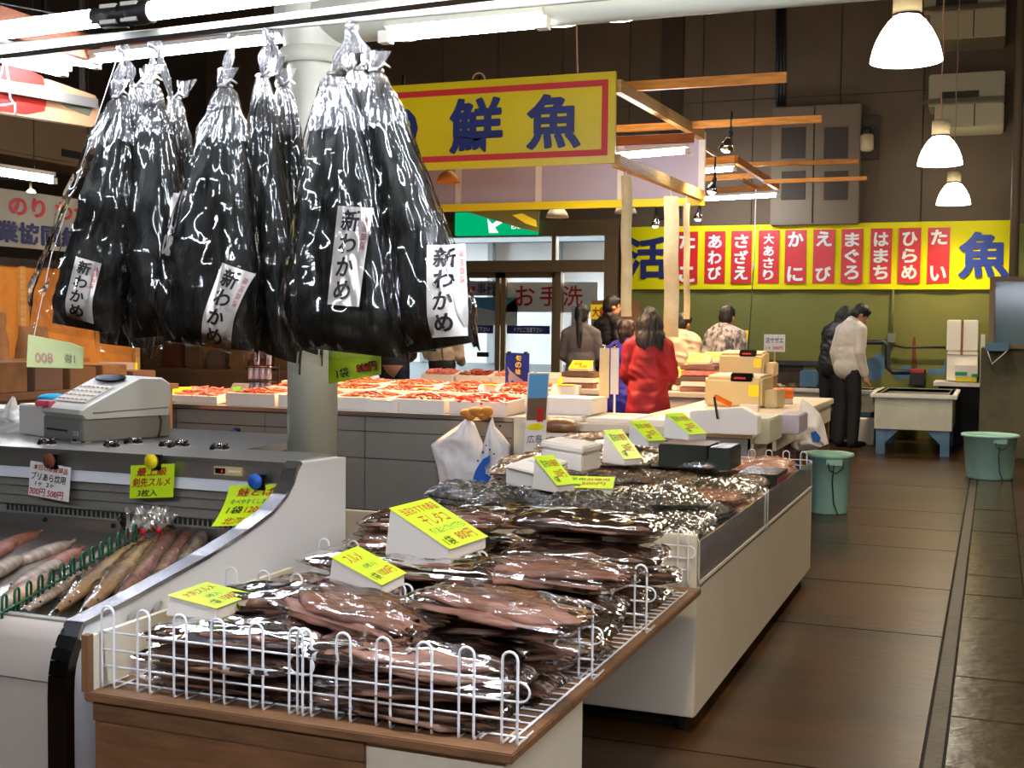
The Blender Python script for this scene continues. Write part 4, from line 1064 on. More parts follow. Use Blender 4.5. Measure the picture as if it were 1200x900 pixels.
# chrome trim following the profile, then down the front corner
rows = []
for i, p in enumerate(prof[1:]):
    rows.append([p+V(.004, 0, .004), p+V(-.05, 0, .004)])
mb = MB()
tp = prof[1:]+[V(XC, YF-.018, ZL-.03), V(XC, YF-.03, ZL-.07)]
for a, b2 in zip(tp[:-1], tp[1:]): mb.bar(a+V(-.022, 0, .003), b2+V(-.022, 0, .003), .056, .012)
mb.build('trim', 'trim_metal', case)
mb = MB()
cp = [V(XC-.02, YF-.016, ZL-.03), V(XC-.022, YF-.03, ZL-.055), V(XC-.024, YF-.040, ZL-.085), V(XC-.025, YF-.046, ZL-.12), V(XC-.026, YF-.048, ZL-.17), V(XC-.026, YF-.048, .1)]
for a, b2 in zip(cp[:-1], cp[1:]): mb.bar(a, b2, .058, .03, up=(0, 1, 0))
mb.build('corner_trim', 'dark_chrome', case)
LX = -6.0
# front: rounded lip and lower panel
lip = [(YF+.04, ZL-.002), (YF, ZL), (YF-.03, ZL-.012), (YF-.045, ZL-.04), (YF-.048, ZL-.14)]
MB().grid([[V(LX, y, z) for y, z in lip], [V(XC-.045, y, z) for y, z in lip]]).build('front_lip', 'case_front', case)
box('front_panel', (LX, YF-.045, .10), (XC-.05, YF-.02, ZL-.145), 'case_front', case)
box('lip_rail', (LX, YF+.005, ZL-.004), (XC-.045, YF+.03, ZL+.006), 'grey_panel', case)
box('base', (LX, YF+.05, 0), (XC-.06, YR-.05, .10), 'joint', case)
# canopy
ZT = prof[1].z; YC = prof[1].y
box('top_shelf', (LX, YC-.005, ZT-.012), (XC-.045, YR, ZT), 'steel', case)
box('rear_shelf', (LX, YR, ZT-.03), (CX-.16, YR+.6, ZT-.001), 'steel', case)
zf1 = AY(0, 545, YC).z
MB().prism([V(LX, YC, ZT-.004), V(LX, YC+.004, zf1), V(LX, YC+.02, zf1), V(LX, YC+.02, ZT-.004)], (XC-.045-LX, 0, 0)).build('steel_fascia', 'steel', case)
zf2 = AY(0, 558, YC).z
box('white_strip', (LX, YC+.008, zf2), (XC-.045, YC+.03, zf1), 'white_case', case)
zf3 = AY(0, 590, YC+.05).z
for k in range(3):
    z1 = zf2-(zf2-zf3)*k/3; z0 = zf2-(zf2-zf3)*(k+1)/3
    box('step_rail', (LX, YC+.03+.012*k, z0+.004), (XC-.045, YC+.06+.012*k, z1), 'grey_panel', case)
pz = zf3-.004
for k in range(60):
    x = XC-.07-k*.021
    box('air_slot', (x-.006, YC+.072, pz-.022), (x+.006, YC+.078, pz), 'joint', case)
box('slot_rail', (LX, YC+.074, pz-.03), (XC-.045, YC+.09, pz+.004), 'register_grey', case)
box('inner_back', (LX, YC+.08, .50), (XC-.045, YC+.10, pz-.03), 'steel', case)
for px, py in ((53, 609), (53, 626), (133, 616)):
    P = AY(px, py, YC+.078); MB().tube([P+V(0, -.004, 0), P+V(0, .002, 0)], .009, 10).build('shelf_hole', 'joint', case)
ZDK0, ZDK1 = ZL-.045, ZL-.0
MB().prism([V(LX, YF, ZDK0), V(LX, YC+.08, ZDK1), V(LX, YC+.08, ZDK1-.03), V(LX, YF, ZDK0-.03)], (XC-.045-LX, 0, 0)).build('deck', 'steel', case)
P = AY(268, 552, YC)
tp_ = box('thermostat', (P.x-.055, YC-.006, P.z-.014), (P.x+.055, YC+.002, P.z+.014), 'lamp_body', case)
box('display', (P.x-.05, YC-.008, P.z-.009), (P.x-.01, YC-.005, P.z+.009), 'screen_dark', tp_)
txt('-5', 'led_red', tp_, (P.x-.022, YC-.0095, P.z), (1, 0, 0), (0, 0, 1), h=.008, bold=0)
for k in range(6): box('button', (P.x+.004+k*.008, YC-.008, P.z-.003), (P.x+.009+k*.008, YC-.005, P.z+.003), 'frame_white', tp_)
# cards on round clips along the fascia
def clip_card(label, c, w, h, tilt, lines, cm, disc, bend=0.0):
    Yc = YC-.02; c = AY(*c, Yc); xd = V(math.cos(R(tilt)), 0, math.sin(R(tilt))); yd = V(-.25*math.sin(R(tilt))+.16, -.10, 1).normalized()
    n = xd.cross(yd)
    g = thing('price_card', label, 'price card', c, 'price cards clipped to the chilled case')
    warp = (lambda p: p-V(0, bend*((p-c).z/h+.5)**2, 0)) if not bend else (lambda p: p+V(0, -bend*(1-((p-c).z/h+.5))**2, 0))
    rows = [[warp(c+xd*w*(i/6-.5)+yd*h*(j/6-.5)) for i in range(7)] for j in range(7)]
    cd_ = MB().grid(rows).build('card', cm, g)
    for (s_, m, fx, fy, fh, fw) in lines:
        txt(s_, m, cd_, c+n*.003+xd*(fx-.5)*w+yd*(fy-.5)*h, xd, yd, h=h*fh, w=w*fw, bold=.014, slant=.12, warp=warp)
    tp = c+yd*h*.5
    MB().tube([tp+V(0, -.012, .012), tp+V(0, -.006, .012)], .026, 20).build('clip_disc', disc, g)
    MB().box(tp+V(.004, -.006, -.016), tp+V(.036, .008, .036)).build('clip', 'dark_chrome', g)
    return g
clip_card('white price card with red heading clipped to the case fascia', (58, 564), .185, .130, -5, [('本日のお買得品', 'red_ink', .52, .86, .17, .84), ('ブリあら炊用', 'black_ink', .48, .60, .24, .84), ('1ヶ  2ヶ', 'black_ink', .4, .38, .13, .46), ('300円 500円', 'red_ink', .45, .15, .22, .82)], 'card_white', 'rust')
clip_card('lime price card for three top grade squid clipped to case fascia', (178, 564), .185, .120, 5, [('最上級', 'red_ink', .5, .80, .26, .68), ('剣先スルメ', 'red_ink', .5, .48, .28, .86), ('3枚入', 'black_ink', .42, .16, .22, .46)], 'card_lime', 'card_yellow')
clip_card('lime price card with bent lower edge at the case end panel', (299, 590), .215, .130, 5, [('鮭とば', 'red_ink', .52, .82, .22, .66), ('食べやすくしました', 'green_ink', .52, .58, .13, .82), ('1袋', 'black_ink', .25, .38, .18, .26), ('1200円', 'red_ink', .66, .38, .18, .46), ('北海道産', 'red_ink', .5, .12, .17, .7)], 'card_lime', 'blue_print', .08)
# small clip racks lying on the top shelf
for i, (px, py) in enumerate(((55, 521), (95, 518), (130, 524), (156, 520), (196, 524), (212, 523), (257, 527))):
    P = AZ(px, py, ZT)
    g = thing('magnet_clip', 'small black magnet clip lying on the steel shelf of the case', 'clip', P, 'clips on the steel shelf')
    for k in range(3):
        q = P+V(.022*(k-1), .006*((k*7+i) % 3-1), .008)
        MB().box(q-V(.008, .012, .008), q+V(.008, .012, .004)).tube([q+V(0, -.008, .006), q+V(0, .01, .012)], .006, 8).build('clip_piece', 'black_plastic' if k != 1 else 'chrome', g)
    box('card_base', P-V(.036, .016, 0), P+V(.036, .016, .002), 'paper', g)
# fish in the case
def fish(label, p, q, w, h, m, seed, filmed=True, grp='bagged fish in the chilled case'):
    """a whole fish from snout p to tail q, in a clear bag gathered at the tail"""
    p, q = Vector(p), Vector(q); d = q-p; L = d.length; d.normalize(); sd = d.cross(V(0, 0, 1)).normalized(); up = sd.cross(d)
    g = thing('bagged_fish', label, 'fish', (p+q)/2, grp)
    def body(k, e0, e1, nz_=0.0, name='', mt=m, n=18, a=14):
        rows = []
        for i in range(n+1):
            u = i/n*(1+e1+e0)-e0
            s_ = max(.03, math.sin(PI*min(1, max(0, u*.86+.06)))**.75) if u < .86 else .30-.3*(u-.86)
            if u > .9: ww, hh = w*.12, h*(.20+(u-.9)*2.2)
            else: ww, hh = w*s_, h*s_
            if mt == 'film_fish': ww, hh = max(w*s_*k, w*.25*(1-u*.5)), max(h*s_*k, h*.3*(1-.6*u)); 
            c = p+d*L*u; row = []
            for j in range(a):
                t_ = 2*PI*j/a; r_ = 1+nz_*nz(u*14+seed, math.cos(t_)*3, math.sin(t_)*3)
                row.append(c+sd*ww*math.cos(t_)*r_*k+up*(h*.0+hh*math.sin(t_)*r_*k))
            rows.append(row)
        return MB().grid(rows, True, True).build(name, mt, g)
    b_ = body(1, 0, 0, .06, 'body')
    for s in (1, -1): MB().ellipsoid(p+d*L*.08+sd*w*.42*s+up*h*.25, (.004, .004, .004), 8, 6).build('eye', 'eye', b_)
    if filmed:
        body(1.20, .07, .02, .34, 'film', 'film_fish', 34, 30)
        base = q+up*.02; mb = MB(); rows = []
        for i in range(5):
            f = i/4; row = []
            for j in range(20):
                a_ = 2*PI*j/20; rr = (.008+.04*f)*(1+.3*math.sin(a_*7))
                row.append(base+d*(.05*f)+up*.03*f+sd*rr*math.cos(a_)+up.cross(sd).cross(sd)*0+up*rr*math.sin(a_))
            rows.append(row)
        mb.grid(rows, True, True).build('bag_ruffle', 'film_gather', g)
        MB().tube([base-d*.006, base+d*.006], .010, 10).build('tie', 'red', g)
    return g
zd = lambda y: ZDK0+(ZDK1-ZDK0)*(y-YF)/(YC+.08-YF)
def fpx(px, py, h): 
    z = ZL-.03+h
    return AZ(px, py, z)
FL = [((28, 716), (150, 632), .062, 'fish_skin', 'bagged pale fish with shiny film beside the green wire rack'),
      ((66, 716), (168, 630), .050, 'fish_tan', 'bagged tan fish lying next to the pale shiny bag'),
      ((100, 714), (186, 628), .052, 'fish_tan', 'bagged broad tan dried fish between two silver bags'),
      ((130, 716), (214, 612), .048, 'fish_red', 'bagged reddish fillet with its film knot below lime card'),
      ((160, 714), (236, 606), .044, 'fish_red', 'bagged reddish fish along the chrome trim of the case'),
      ((186, 708), (252, 604), .040, 'fish_skin', 'bagged pale fish with gathered ruffle next to the end card')]
for i, (a, b2, w, m, lab) in enumerate(FL): fish(lab, fpx(*a, .02), fpx(*b2, .055), w*.62, .024, m, i+1)
LF = [((10, 664), (88, 634), 'fish_skin'), ((14, 690), (74, 656), 'fish_skin'), ((-30, 655), (50, 622), 'fish_red'), ((-40, 690), (30, 650), 'fish_skin'), ((-20, 720), (60, 680), 'fish_tan'), ((-60, 672), (20, 636), 'fish_red'), ((-50, 735), (20, 700), 'fish_skin'), ((30, 680), (98, 642), 'fish_red'), ((0, 706), (66, 672), 'fish_red')]
for i, (a, b2, m) in enumerate(LF):
    fish({'fish_skin': 'silvery', 'fish_red': 'reddish', 'fish_tan': 'tan'}[m]+' unwrapped fish lying left of the green wire rack', fpx(*a, .015), fpx(*b2, .03), .036, .022, m, 10+i, False, 'loose fish in the chilled case')
g0, g1 = AZ(-10, 738, ZL-.02), AZ(158, 640, ZL+.02)
dv = (g1-g0).normalized()
g = thing('green_rack', 'dark green coated wire divider standing in the chilled case', 'wire rack', g0)
n_ = 15
for k in range(n_):
    p = g0+(g1-g0)*k/(n_-1); hw = .013; hh = .06
    pts = [p-dv*hw, p-dv*hw+V(0, 0, hh)]+[p+V(0, 0, hh)+V(0, 0, hw*math.sin(a))-dv*hw*math.cos(a) for a in (PI*.25, PI*.5, PI*.75)]+[p+dv*hw+V(0, 0, hh), p+dv*hw]
    MB().tube(pts, .004, 6).build('hoop', 'wire_green', g)
for zz in (.004, .03): MB().tube([g0+V(0, 0, zz), g1+V(0, 0, zz)], .004, 6).build('rail', 'wire_green', g)

# ------------------------------------------------------------------ cash register on the shelf behind the case
RY = 3.98
zb = ZT
Ct, Lt, Rt = AZ(97, 519, zb), AZ(51, 513, zb), AZ(202, 512, zb)
fx, sx_ = (Lt-Ct), (Rt-Ct); Lf, Ls = fx.length, sx_.length; fx = fx.normalized(); sx_ = V(-fx.y, fx.x, 0); sx_ = sx_ if sx_.dot(Rt-Ct) > 0 else -sx_
Ls = (Rt-Ct).dot(sx_)*1.02; th_ = .088
g = thing('cash_till', 'grey steel cash till box under the white register', 'cash till', Ct)
def tl(a, b, h): return Ct+fx*a*Lf+sx_*b*Ls+V(0, 0, h)
MB().prism([tl(0, 0, .001), tl(1, 0, .001), tl(1, 1, .001), tl(0, 1, .001)], (0, 0, th_)).build('case', 'register_grey', g, bevel=.004)
fr_ = MB().prism([tl(.04, -.012, .012), tl(.96, -.012, .012), tl(.96, -.012, th_-.01), tl(.04, -.012, th_-.01)], sx_*.012*Ls).build('front', 'register_grey', g)
MB().prism([tl(.35, -.016, .036), tl(.88, -.016, .036), tl(.88, -.016, .044), tl(.35, -.016, .044)], sx_*.004).build('slot', 'joint', fr_)
MB().prism([tl(.08, -.02, .024), tl(.2, -.02, .024), tl(.2, -.02, .042), tl(.08, -.02, .042)], sx_*.01).build('lock', 'silver', fr_)
MB().tube([tl(-.01, .86, th_), tl(-.03, .87, th_-.02), tl(-.03, .86, .03), tl(-.06, .82, .004)], .004, 6).build('cord', 'cable', g)
g = thing('cash_register', 'white cash register with sloping keyboard and dark oval display', 'cash register', tl(.5, .5, th_))
prf = [(.02, 0), (-.03, .018), (-.02, .035), (.03, .048), (.52, .135), (.64, .155), (.90, .150), (1.0, .125), (1.02, .08), (.98, 0)]
rows = []
for f, s in ((-.02, .96), (.02, 1), (.98, 1), (1.02, .96)):
    rows.append([tl(f, .5+(b-.5)*s, th_+.001+h*s) for b, h in prf])
nP = len(prf)
MB().grid(rows, False, True).add(rows[0], [tuple(range(nP))]).add(rows[-1], [tuple(range(nP))]).build('housing', 'register', g)
def onslope(b, f, lift=.003):
    h = .048+(.135-.048)*(b-.03)/.49 if b < .52 else .135+.02*(b-.52)/.12
    return tl(f, b, th_+.001+h+lift)
kp = MB().prism([onslope(.08, .12), onslope(.08, .88), onslope(.40, .88), onslope(.40, .12)], V(0, 0, .003)).build('keyboard', 'paper', g)
for i in range(4):
    for k in range(7):
        a_ = onslope(.12+i*.078, .17+k*.11, .008); MB().box(a_-V(.007, .007, .003), a_+V(.007, .007, .003)).build('key', 'frame_white', kp)
MB().prism([onslope(.53+.075*math.cos(a_*PI/10), .5+.36*math.sin(a_*PI/10), .006+.008*(1-math.cos(a_*PI/10))*.3) for a_ in range(20)], V(0, 0, .006)).build('display', 'screen_dark', g)
MB().prism([tl(-.022, .1, th_+.022), tl(-.022, .95, th_+.03), tl(-.022, .95, th_+.034), tl(-.022, .1, th_+.026)], -fx*.002).build('side_seam', 'register_grey', g)
P = tl(1.35, .25, th_+.06); x0_ = Lt.x
tag(MB().ellipsoid(P, (.065, .055, .02), 14, 8).build('blue_towel', 'blue_cloth', None, P), 'folded bright blue towel behind the white register', 'towel')
P = tl(.9, -.02, th_+.05)
tag(MB().box(P-V(.035, .02, .012), P+V(.035, .02, .012)).build('pink_sponge', 'pink_thing', None, P, .004), 'pink eraser block on the lower edge of the register', 'sponge')
tag(MB().prism([tl(1.1, .05, .001), tl(1.8, .05, .001), tl(1.8, .6, .001), tl(1.1, .6, .001)], (0, 0, th_+.035)).build('towel_box', 'foam', None, tl(1.4, .3, 0), .005), 'low pale box carrying the folded blue towel', 'box')
# white carrier bag and foam block left of the register
def carrier_bag(label, pts, Y, th=.05, wave=True, seed=1, handles=True, grp=None, m='bag_white'):
    """soft plastic carrier bag: pts = pixel outline from the hanging point, left side down, right side up"""
    g = thing('carrier_bag', label, 'bag', AY(*pts[0], Y), grp)
    top = AY(*pts[0], Y); n = len(pts)
    L_ = [AY(*p, Y) for p in pts]
    left = L_[:n//2+1]; right = [L_[0]]+L_[:n//2:-1]
    def samp(poly, f):
        x = f*(len(poly)-1); i = min(int(x), len(poly)-2); return poly[i].lerp(poly[i+1], x-i)
    rows = []
    for i in range(37):
        f = i/36; a, b2 = samp(left, f), samp(right, f); row = []
        for j in range(44):
            a_ = 2*PI*j/44; c_ = (a+b2)/2; e = (b2-a)/2
            t_ = th*(math.sin(PI*min(1, f*.9+.05))**.6)*(.15+.85*f**.4)
            fold = 1+.55*nz(math.cos(a_)*2.6+seed, f*4, 1)+.30*(1-2*abs(nz(math.cos(a_)*5+seed, f*7+math.sin(a_)*2, 3)))+.12*math.sin(a_*6+seed)
            row.append(c_+e*math.cos(a_)+V(0, -t_*math.sin(a_)*fold, .012*nz(a_, f*4, seed)))
        rows.append(row)
    o = MB().grid(rows, True, True).add(rows[-1], [tuple(range(44))]).build('bag', m, g)
    return g, L_
g_, _ = carrier_bag('white knotted carrier bag left of the white cash register', [(16, 466), (8, 480), (-20, 495), (-30, 514), (5, 515), (30, 512), (29, 495), (18, 482)], 4.0, .05, seed=4)
g = thing('foam_crate', 'pale foam crate behind the knotted bag left of register', 'foam box', AY(0, 510, 4.25))
box('body', (AY(-90, 500, 4.3).x, 4.22, ZT), (x0_-.02, 4.42, AY(30, 484, 4.3).z), 'foam', g, bevel=.008)
box('lid', (AY(-90, 500, 4.3).x-.005, 4.215, AY(30, 484, 4.3).z), (x0_-.018, 4.425, AY(30, 478, 4.3).z), 'foam_lid', g, bevel=.006)

# ------------------------------------------------------------------ grey counter behind the column
GZ, GY = .80, 7.97
gx1 = AZ(603, 489, GZ).x; gx0 = -7.1
t = thing('grey_counter', 'long grey panelled counter with foam shrimp trays behind the column', 'counter', ((gx0+gx1)/2, GY+.4, 0))
box('worktop', (gx0, GY-.02, GZ-.03), (gx1+.01, GY+1.6, GZ), 'steel', t)
bz = [.08, .46, .655, GZ-.035]; bxs = [gx0, -6.65, -5.9, -5.1, -4.25, gx1]
for j in range(3):
    for i in range(5): box('panel', (bxs[i]+.003, GY, bz[j]+.003), (bxs[i+1]-.003, GY+.02, bz[j+1]-.003), 'grey_panel', t, bevel=.002)
box('carcass', (gx0+.01, GY+.02, .08), (gx1-.01, GY+1.58, GZ-.03), 'dark_metal', t)
box('end_panel', (gx1-.008, GY, .08), (gx1+.01, GY+1.58, GZ-.035), 'grey_panel', t)
box('plinth', (gx0, GY+.06, 0), (gx1-.05, GY+1.5, .08), 'joint', t)
box('end_post', (gx1+.015, GY-.03, .0), (gx1+.10, GY+.06, GZ+.01), 'cream_paint', t)
for px, py in ((620, 506), (515, 517), (586, 499)):
    P = AY(px, py, GY); MB().tube([P+V(0, -.004, 0), P], .008, 8).build('rivet', 'joint', t)
P = AY(276, 507, GY)
g = thing('round_clip', 'blue disc magnet clip on the grey counter front', 'clip', P)
MB().tube([P+V(0, -.03, 0), P+V(0, -.022, 0)], .028, 18).build('disc', 'blue_print', g); box('spring', P+V(0, -.022, -.035), P+V(.045, 0, .035), 'dark_chrome', g)
box('riser', (gx1-2.55, GY+.46, GZ), (gx1-.04, GY+.84, GZ+.034), 'foam', t); box('riser', (gx1-2.55, GY+.85, GZ), (gx1-.04, GY+1.26, GZ+.059), 'foam', t)
def heap(w, d_, m, n, seed, size=.03, h=.05):
    rr = random.Random(seed); mb = MB()
    rows = []
    for i in range(9):
        rows.append([V((i/8-.5)*w, (j/8-.5)*d_, h*.6*math.sin(PI*i/8)**.4*math.sin(PI*j/8)**.4+.01*nz(i, j, seed)) for j in range(9)])
    mb.grid(rows)
    for k in range(n):
        x, y = rr.uniform(-.46, .46)*w, rr.uniform(-.46, .46)*d_
        z = h*.6*(math.sin(PI*(x/w+.5))**.4)*(math.sin(PI*(y/d_+.5))**.4)+rr.uniform(0, .012); a = rr.uniform(0, PI)
        dd = V(math.cos(a), math.sin(a), rr.uniform(-.2, .3))*size
        mid = V(x, y, z)+V(-dd.y, dd.x, 0)*.35
        mb.tube([V(x, y, z)-dd, mid, V(x, y, z)+dd], [size*.16, size*.27, size*.07], 5)
    return mb
HP = {}
def foam_tray(label, x, y, z, w, d_, m='shrimp', tilt=.10, rz=0, hh=.07, grp='foam trays on the grey counter', n=70, size=.034):
    g = thing('foam_tray', label, 'tray', (x, y, z+math.sin(tilt)*d_/2+.001), grp); g.rotation_euler = (tilt, 0, rz)
    key = ('tray', round(w, 2), round(d_, 2), hh)
    if key not in HP:
        mb = MB(); t_ = .018
        mb.box((-w/2, -d_/2, 0), (w/2, d_/2, t_)).box((-w/2, -d_/2, t_), (w/2, -d_/2+t_, hh)).box((-w/2, d_/2-t_, t_), (w/2, d_/2, hh)).box((-w/2, -d_/2+t_, t_), (-w/2+t_, d_/2-t_, hh)).box((w/2-t_, -d_/2+t_, t_), (w/2, d_/2-t_, hh))
        HP[key] = mb.mesh('tray'); HP[key].materials.append(MATS['foam'])
    o = bpy.data.objects.new('tray', HP[key]); COL.objects.link(o); o.parent = g
    if m:
        k2 = (m, round(w, 2), round(d_, 2), int(x*7) % 3, n)
        if k2 not in HP: HP[k2] = heap(w-.05, d_-.05, m, n, len(HP), size, .055); HP[k2] = HP[k2].mesh('heap'); HP[k2].materials.append(MATS[m])
        o = bpy.data.objects.new('shrimp_heap' if m in ('shrimp', 'crab') else 'seafood_heap', HP[k2]); COL.objects.link(o); o.parent = g; o.location = (0, 0, hh*.82); o['kind'] = 'stuff'
    return g
gl = 'white foam tray heaped with small orange shrimp on grey counter'
for r_, (y, z) in enumerate(((8.22, GZ), (8.62, GZ+.035), (9.02, GZ+.06))):
    for k in range(5):
        x = gx1-.30-k*.47+(.10 if r_ == 1 else 0)
        m = 'crab' if (k == 0 and r_ == 0) else 'shrimp'
        foam_tray('white foam tray of bright red crab at the counter end' if m == 'crab' else gl, x, y, z, .44, .36, m, .03, random.uniform(-.04, .04), .095, None if m == 'crab' else 'foam shrimp trays on the grey counter', 34 if m == 'crab' else 80, .06 if m == 'crab' else .032)
for k in range(3): foam_tray('foam tray of pink fish fillets on the counter left of column', gx1-2.72-k*.48, 8.25, GZ, .44, .36, 'fillet', .08, 0, .06, 'fillet trays left of the column', 30, .055)
for k in range(3): foam_tray('empty white foam tray stacked behind the shrimp on grey counter', gx1-.6-k*.5, 9.42, GZ, .48, .30, None, 0, random.uniform(-.1, .1), .13, 'empty trays behind the shrimp')
def foam_block(label, px, py, w, h, Y, lean=.25, grp='foam blocks among the shrimp trays', m='foam'):
    P = AY(px, py, Y); g = thing('foam_block', label, 'foam block', P, grp)
    MB().prism([V(P.x-w/2, Y, P.z), V(P.x+w/2, Y, P.z), V(P.x+w/2, Y+lean*h, P.z+h), V(P.x-w/2, Y+lean*h, P.z+h)], (0, .06, 0)).build('block', m, g, bevel=.006)
    box('price_slip', (P.x-w*.3, Y+lean*h*.7-.01, P.z+h), (P.x+w*.3, Y+lean*h+.04, P.z+h+.003), 'card_yellow' if grp else m, g)
foam_block('blank white foam sheet propped in front of the shrimp trays', 447, 484, .27, .09, 8.02, .1, None)
foam_block('small foam block standing on the shrimp beside the column', 410, 472, .12, .07, 8.2, .5)
foam_block('white foam wedge lying on the orange shrimp', 493, 468, .20, .08, 8.45, .9)
foam_block('foam wedge leaning over bright red crab tray', 570, 464, .18, .08, 8.55, .9)
foam_block('pale foam wedge with writing slip on the island corner', 660, 466, .22, .09, 8.6, .6)
# small scale with lit display, and things around it
P = AZ(280, 471, GZ)
g = thing('price_scale', 'small grey scale with green lit display on the grey counter', 'scale', P)
box('base', P-V(.10, .09, 0), P+V(.10, .09, .045), 'lamp_body', g, bevel=.006)
MB().prism([P+V(-.075, -.06, .045), P+V(.085, -.06, .045), P+V(.10, -.02, .15), P+V(-.045, -.02, .15)], (0, .03, 0)).build('head', 'register', g, bevel=.004)
MB().prism([P+V(-.045, -.053, .08), P+V(.035, -.053, .08), P+V(.045, -.030, .125), P+V(-.03, -.030, .125)], (0, -.002, 0)).build('display', 'lcd_glow', g)
g = thing('wood_stool', 'small pale wooden stand behind the white register', 'stand', AY(240, 475, 8.3))
a = AY(204, 458, 8.3); b2 = AY(240, 456, 8.3)
box('top', (a.x, 8.2, a.z-.015), (b2.x, 8.5, a.z+.015), 'batten_pale', g)
for x in (a.x+.02, b2.x-.05): box('leg', (x, 8.22, GZ), (x+.03, 8.48, a.z-.015), 'batten_pale', g)
P = AY(212, 473, 8.1); price_wedge('small lime card on white wedge behind the cash register', P-V(0, 0, 0), (.8, .6, 0), (-.6, .8, 0), .16, .12, .02, .12, [], 'card_yellow')
t = thing('foam_sign', 'white foam sheet with yellow edge above the cash register', 'foam block', AY(137, 435, 8.6))
a, b2 = AY(116, 442, 8.6), AY(157, 425, 8.6)
box('sheet', (a.x, 8.6, a.z), (b2.x, 8.63, b2.z), 'foam', t); box('edge', (b2.x-.0, 8.6, a.z), (b2.x+.012, 8.63, b2.z), 'card_yellow', t); box('prop', ((a.x+b2.x)/2, 8.63, GZ), ((a.x+b2.x)/2+.05, 8.68, b2.z-.02), 'foam', t)
# glass jars on a stand (left of the column)
t = thing('jar_rack', 'small wire rack of silver jars left of the column', 'rack', AY(302, 470, 8.5))
for i in range(4):
    for j in range(2+i % 2):
        P = AY(294+i*7, 462-j*17, 8.5)
        MB().lathe([(.018, 0), (.022, .01), (.022, .07), (.018, .085), (.02, .09), (.02, .105), (0, .105)], P, 10, True).build('jar', 'can', t)
P = AY(305, 470, 8.5)
for j in range(3): box('rack_shelf', (AY(289, 460, 8.5).x, 8.46, AY(300, 463-j*17, 8.5).z-.012), (AY(322, 460, 8.5).x, 8.56, AY(300, 463-j*17, 8.5).z-.004), 'dark_metal', t)
for x in (AY(289, 460, 8.5).x, AY(322, 460, 8.5).x): box('rack_post', (x-.006, 8.55, GZ), (x+.006, 8.562, AY(300, 425, 8.5).z), 'dark_metal', t)
# carrier bags hung on the counter with printed blue wave
def hung_bag(label, Y, knot, body_l, body_r, seed):
    g, L_ = carrier_bag(label, body_l, Y, .06, seed=seed)
    return g
bagL = [(548, 489), (536, 500), (512, 515), (505, 522), (512, 545), (518, 580), (570, 582), (572, 552), (566, 520), (556, 497)]
gA, _ = carrier_bag('white carrier bag tied to the counter, left of the wave print bag', bagL, 7.88, .07, seed=2, grp=None)
bagR = [(577, 489), (572, 505), (563, 535), (556, 560), (552, 585), (570, 590), (590, 580), (597, 550), (598, 522), (580, 500)]
gB, _ = carrier_bag('white carrier bag with blue wave print hung on counter', bagR, 7.80, .05, seed=6)
mb = MB(); cpt = AY(569, 562, 7.72)
poly = [AY(px, py, 7.725) for px, py in ((555, 585), (553, 566), (557, 552), (566, 538), (575, 533), (574, 541), (568, 548), (570, 554), (576, 546), (577, 556), (570, 570), (562, 580))]
mb.prism(poly, (0, -.002, 0)).build('wave_print', 'blue_print', gB)
for px, py, r_ in ((566, 530, .010), (574, 527, .008), (560, 540, .008), (579, 532, .007), (570, 522, .006)):
    P = AY(px, py, 7.725); MB().prism([P+V(r_*math.cos(k*PI/4), 0, r_*math.sin(k*PI/4)) for k in range(8)], (0, -.002, 0)).build('drop_print', 'blue_print', gB)
mb = MB()
for k in range(6): 
    P = AY(546+k*5, 484+3*math.sin(k*2), 7.86); mb.ellipsoid(P, (.045, .04, .030+.008*(k % 2)), 10, 7)
tag(mb.build('bag_knot', 'kraft_orange', None, AY(558, 486, 7.86)), 'bunched beige cloth tie holding the carrier bags to counter', 'cloth')

# ------------------------------------------------------------------ island: front wing, right wing, back wing
IZ = .80
ix0, ix1 = -2.92, -1.42
t = thing('island_counter', 'grey and white island counter with foam slabs where the red coat woman serves', 'counter', ((ix0+ix1)/2, 8.0, 0))
box('front_panel', (ix0, 7.78, .42), (ix1, 7.80, IZ-.06), 'grey_panel', t); box('front_panel', (ix0, 7.78, .08), (ix1, 7.80, .413), 'grey_panel', t)
box('top', (ix0-.02, 7.74, IZ-.055), (ix1+.02, 8.42, IZ), 'white_panel', t, bevel=.006)
box('carcass', (ix0+.01, 7.80, .06), (ix1-.01, 8.38, IZ-.056), 'dark_metal', t)
box('side_panel', (ix1-.015, 7.78, .08), (ix1, 8.40, IZ-.06), 'white_panel', t)
wing = thing('side_counter', 'white topped wooden side counter of the island along the aisle', 'counter', (-1.75, 10.0, 0))
box('top', (-2.35, 8.46, IZ-.05), (-1.36, 11.6, IZ), 'white_panel', wing, bevel=.006)
box('apron', (-1.40, 8.5, IZ-.20), (-1.375, 11.5, IZ-.05), 'white_panel', wing)
for y in (8.55, 9.4, 10.4, 11.4):
    box('leg', (-1.46, y, 0), (-1.38, y+.07, IZ-.05), 'plywood', wing); box('leg', (-2.3, y, 0), (-2.22, y+.07, IZ-.05), 'plywood', wing)
box('side_board', (-1.48, 8.62, .05), (-1.46, 9.35, .58), 'plywood', wing); box('side_board', (-1.48, 9.5, .05), (-1.46, 10.3, .58), 'navy', wing)
back = thing('back_counter', 'white topped back counter of the island in front of the doors', 'counter', (-4, 12.3, 0))
box('top', (-6.4, 11.75, IZ-.05), (-2.0, 12.7, IZ), 'white_panel', back, bevel=.006); box('front_panel', (-6.35, 11.78, .05), (-2.05, 11.80, IZ-.05), 'white_panel', back); box('carcass', (-6.3, 11.8, .05), (-2.1, 12.65, IZ-.05), 'dark_metal', back)
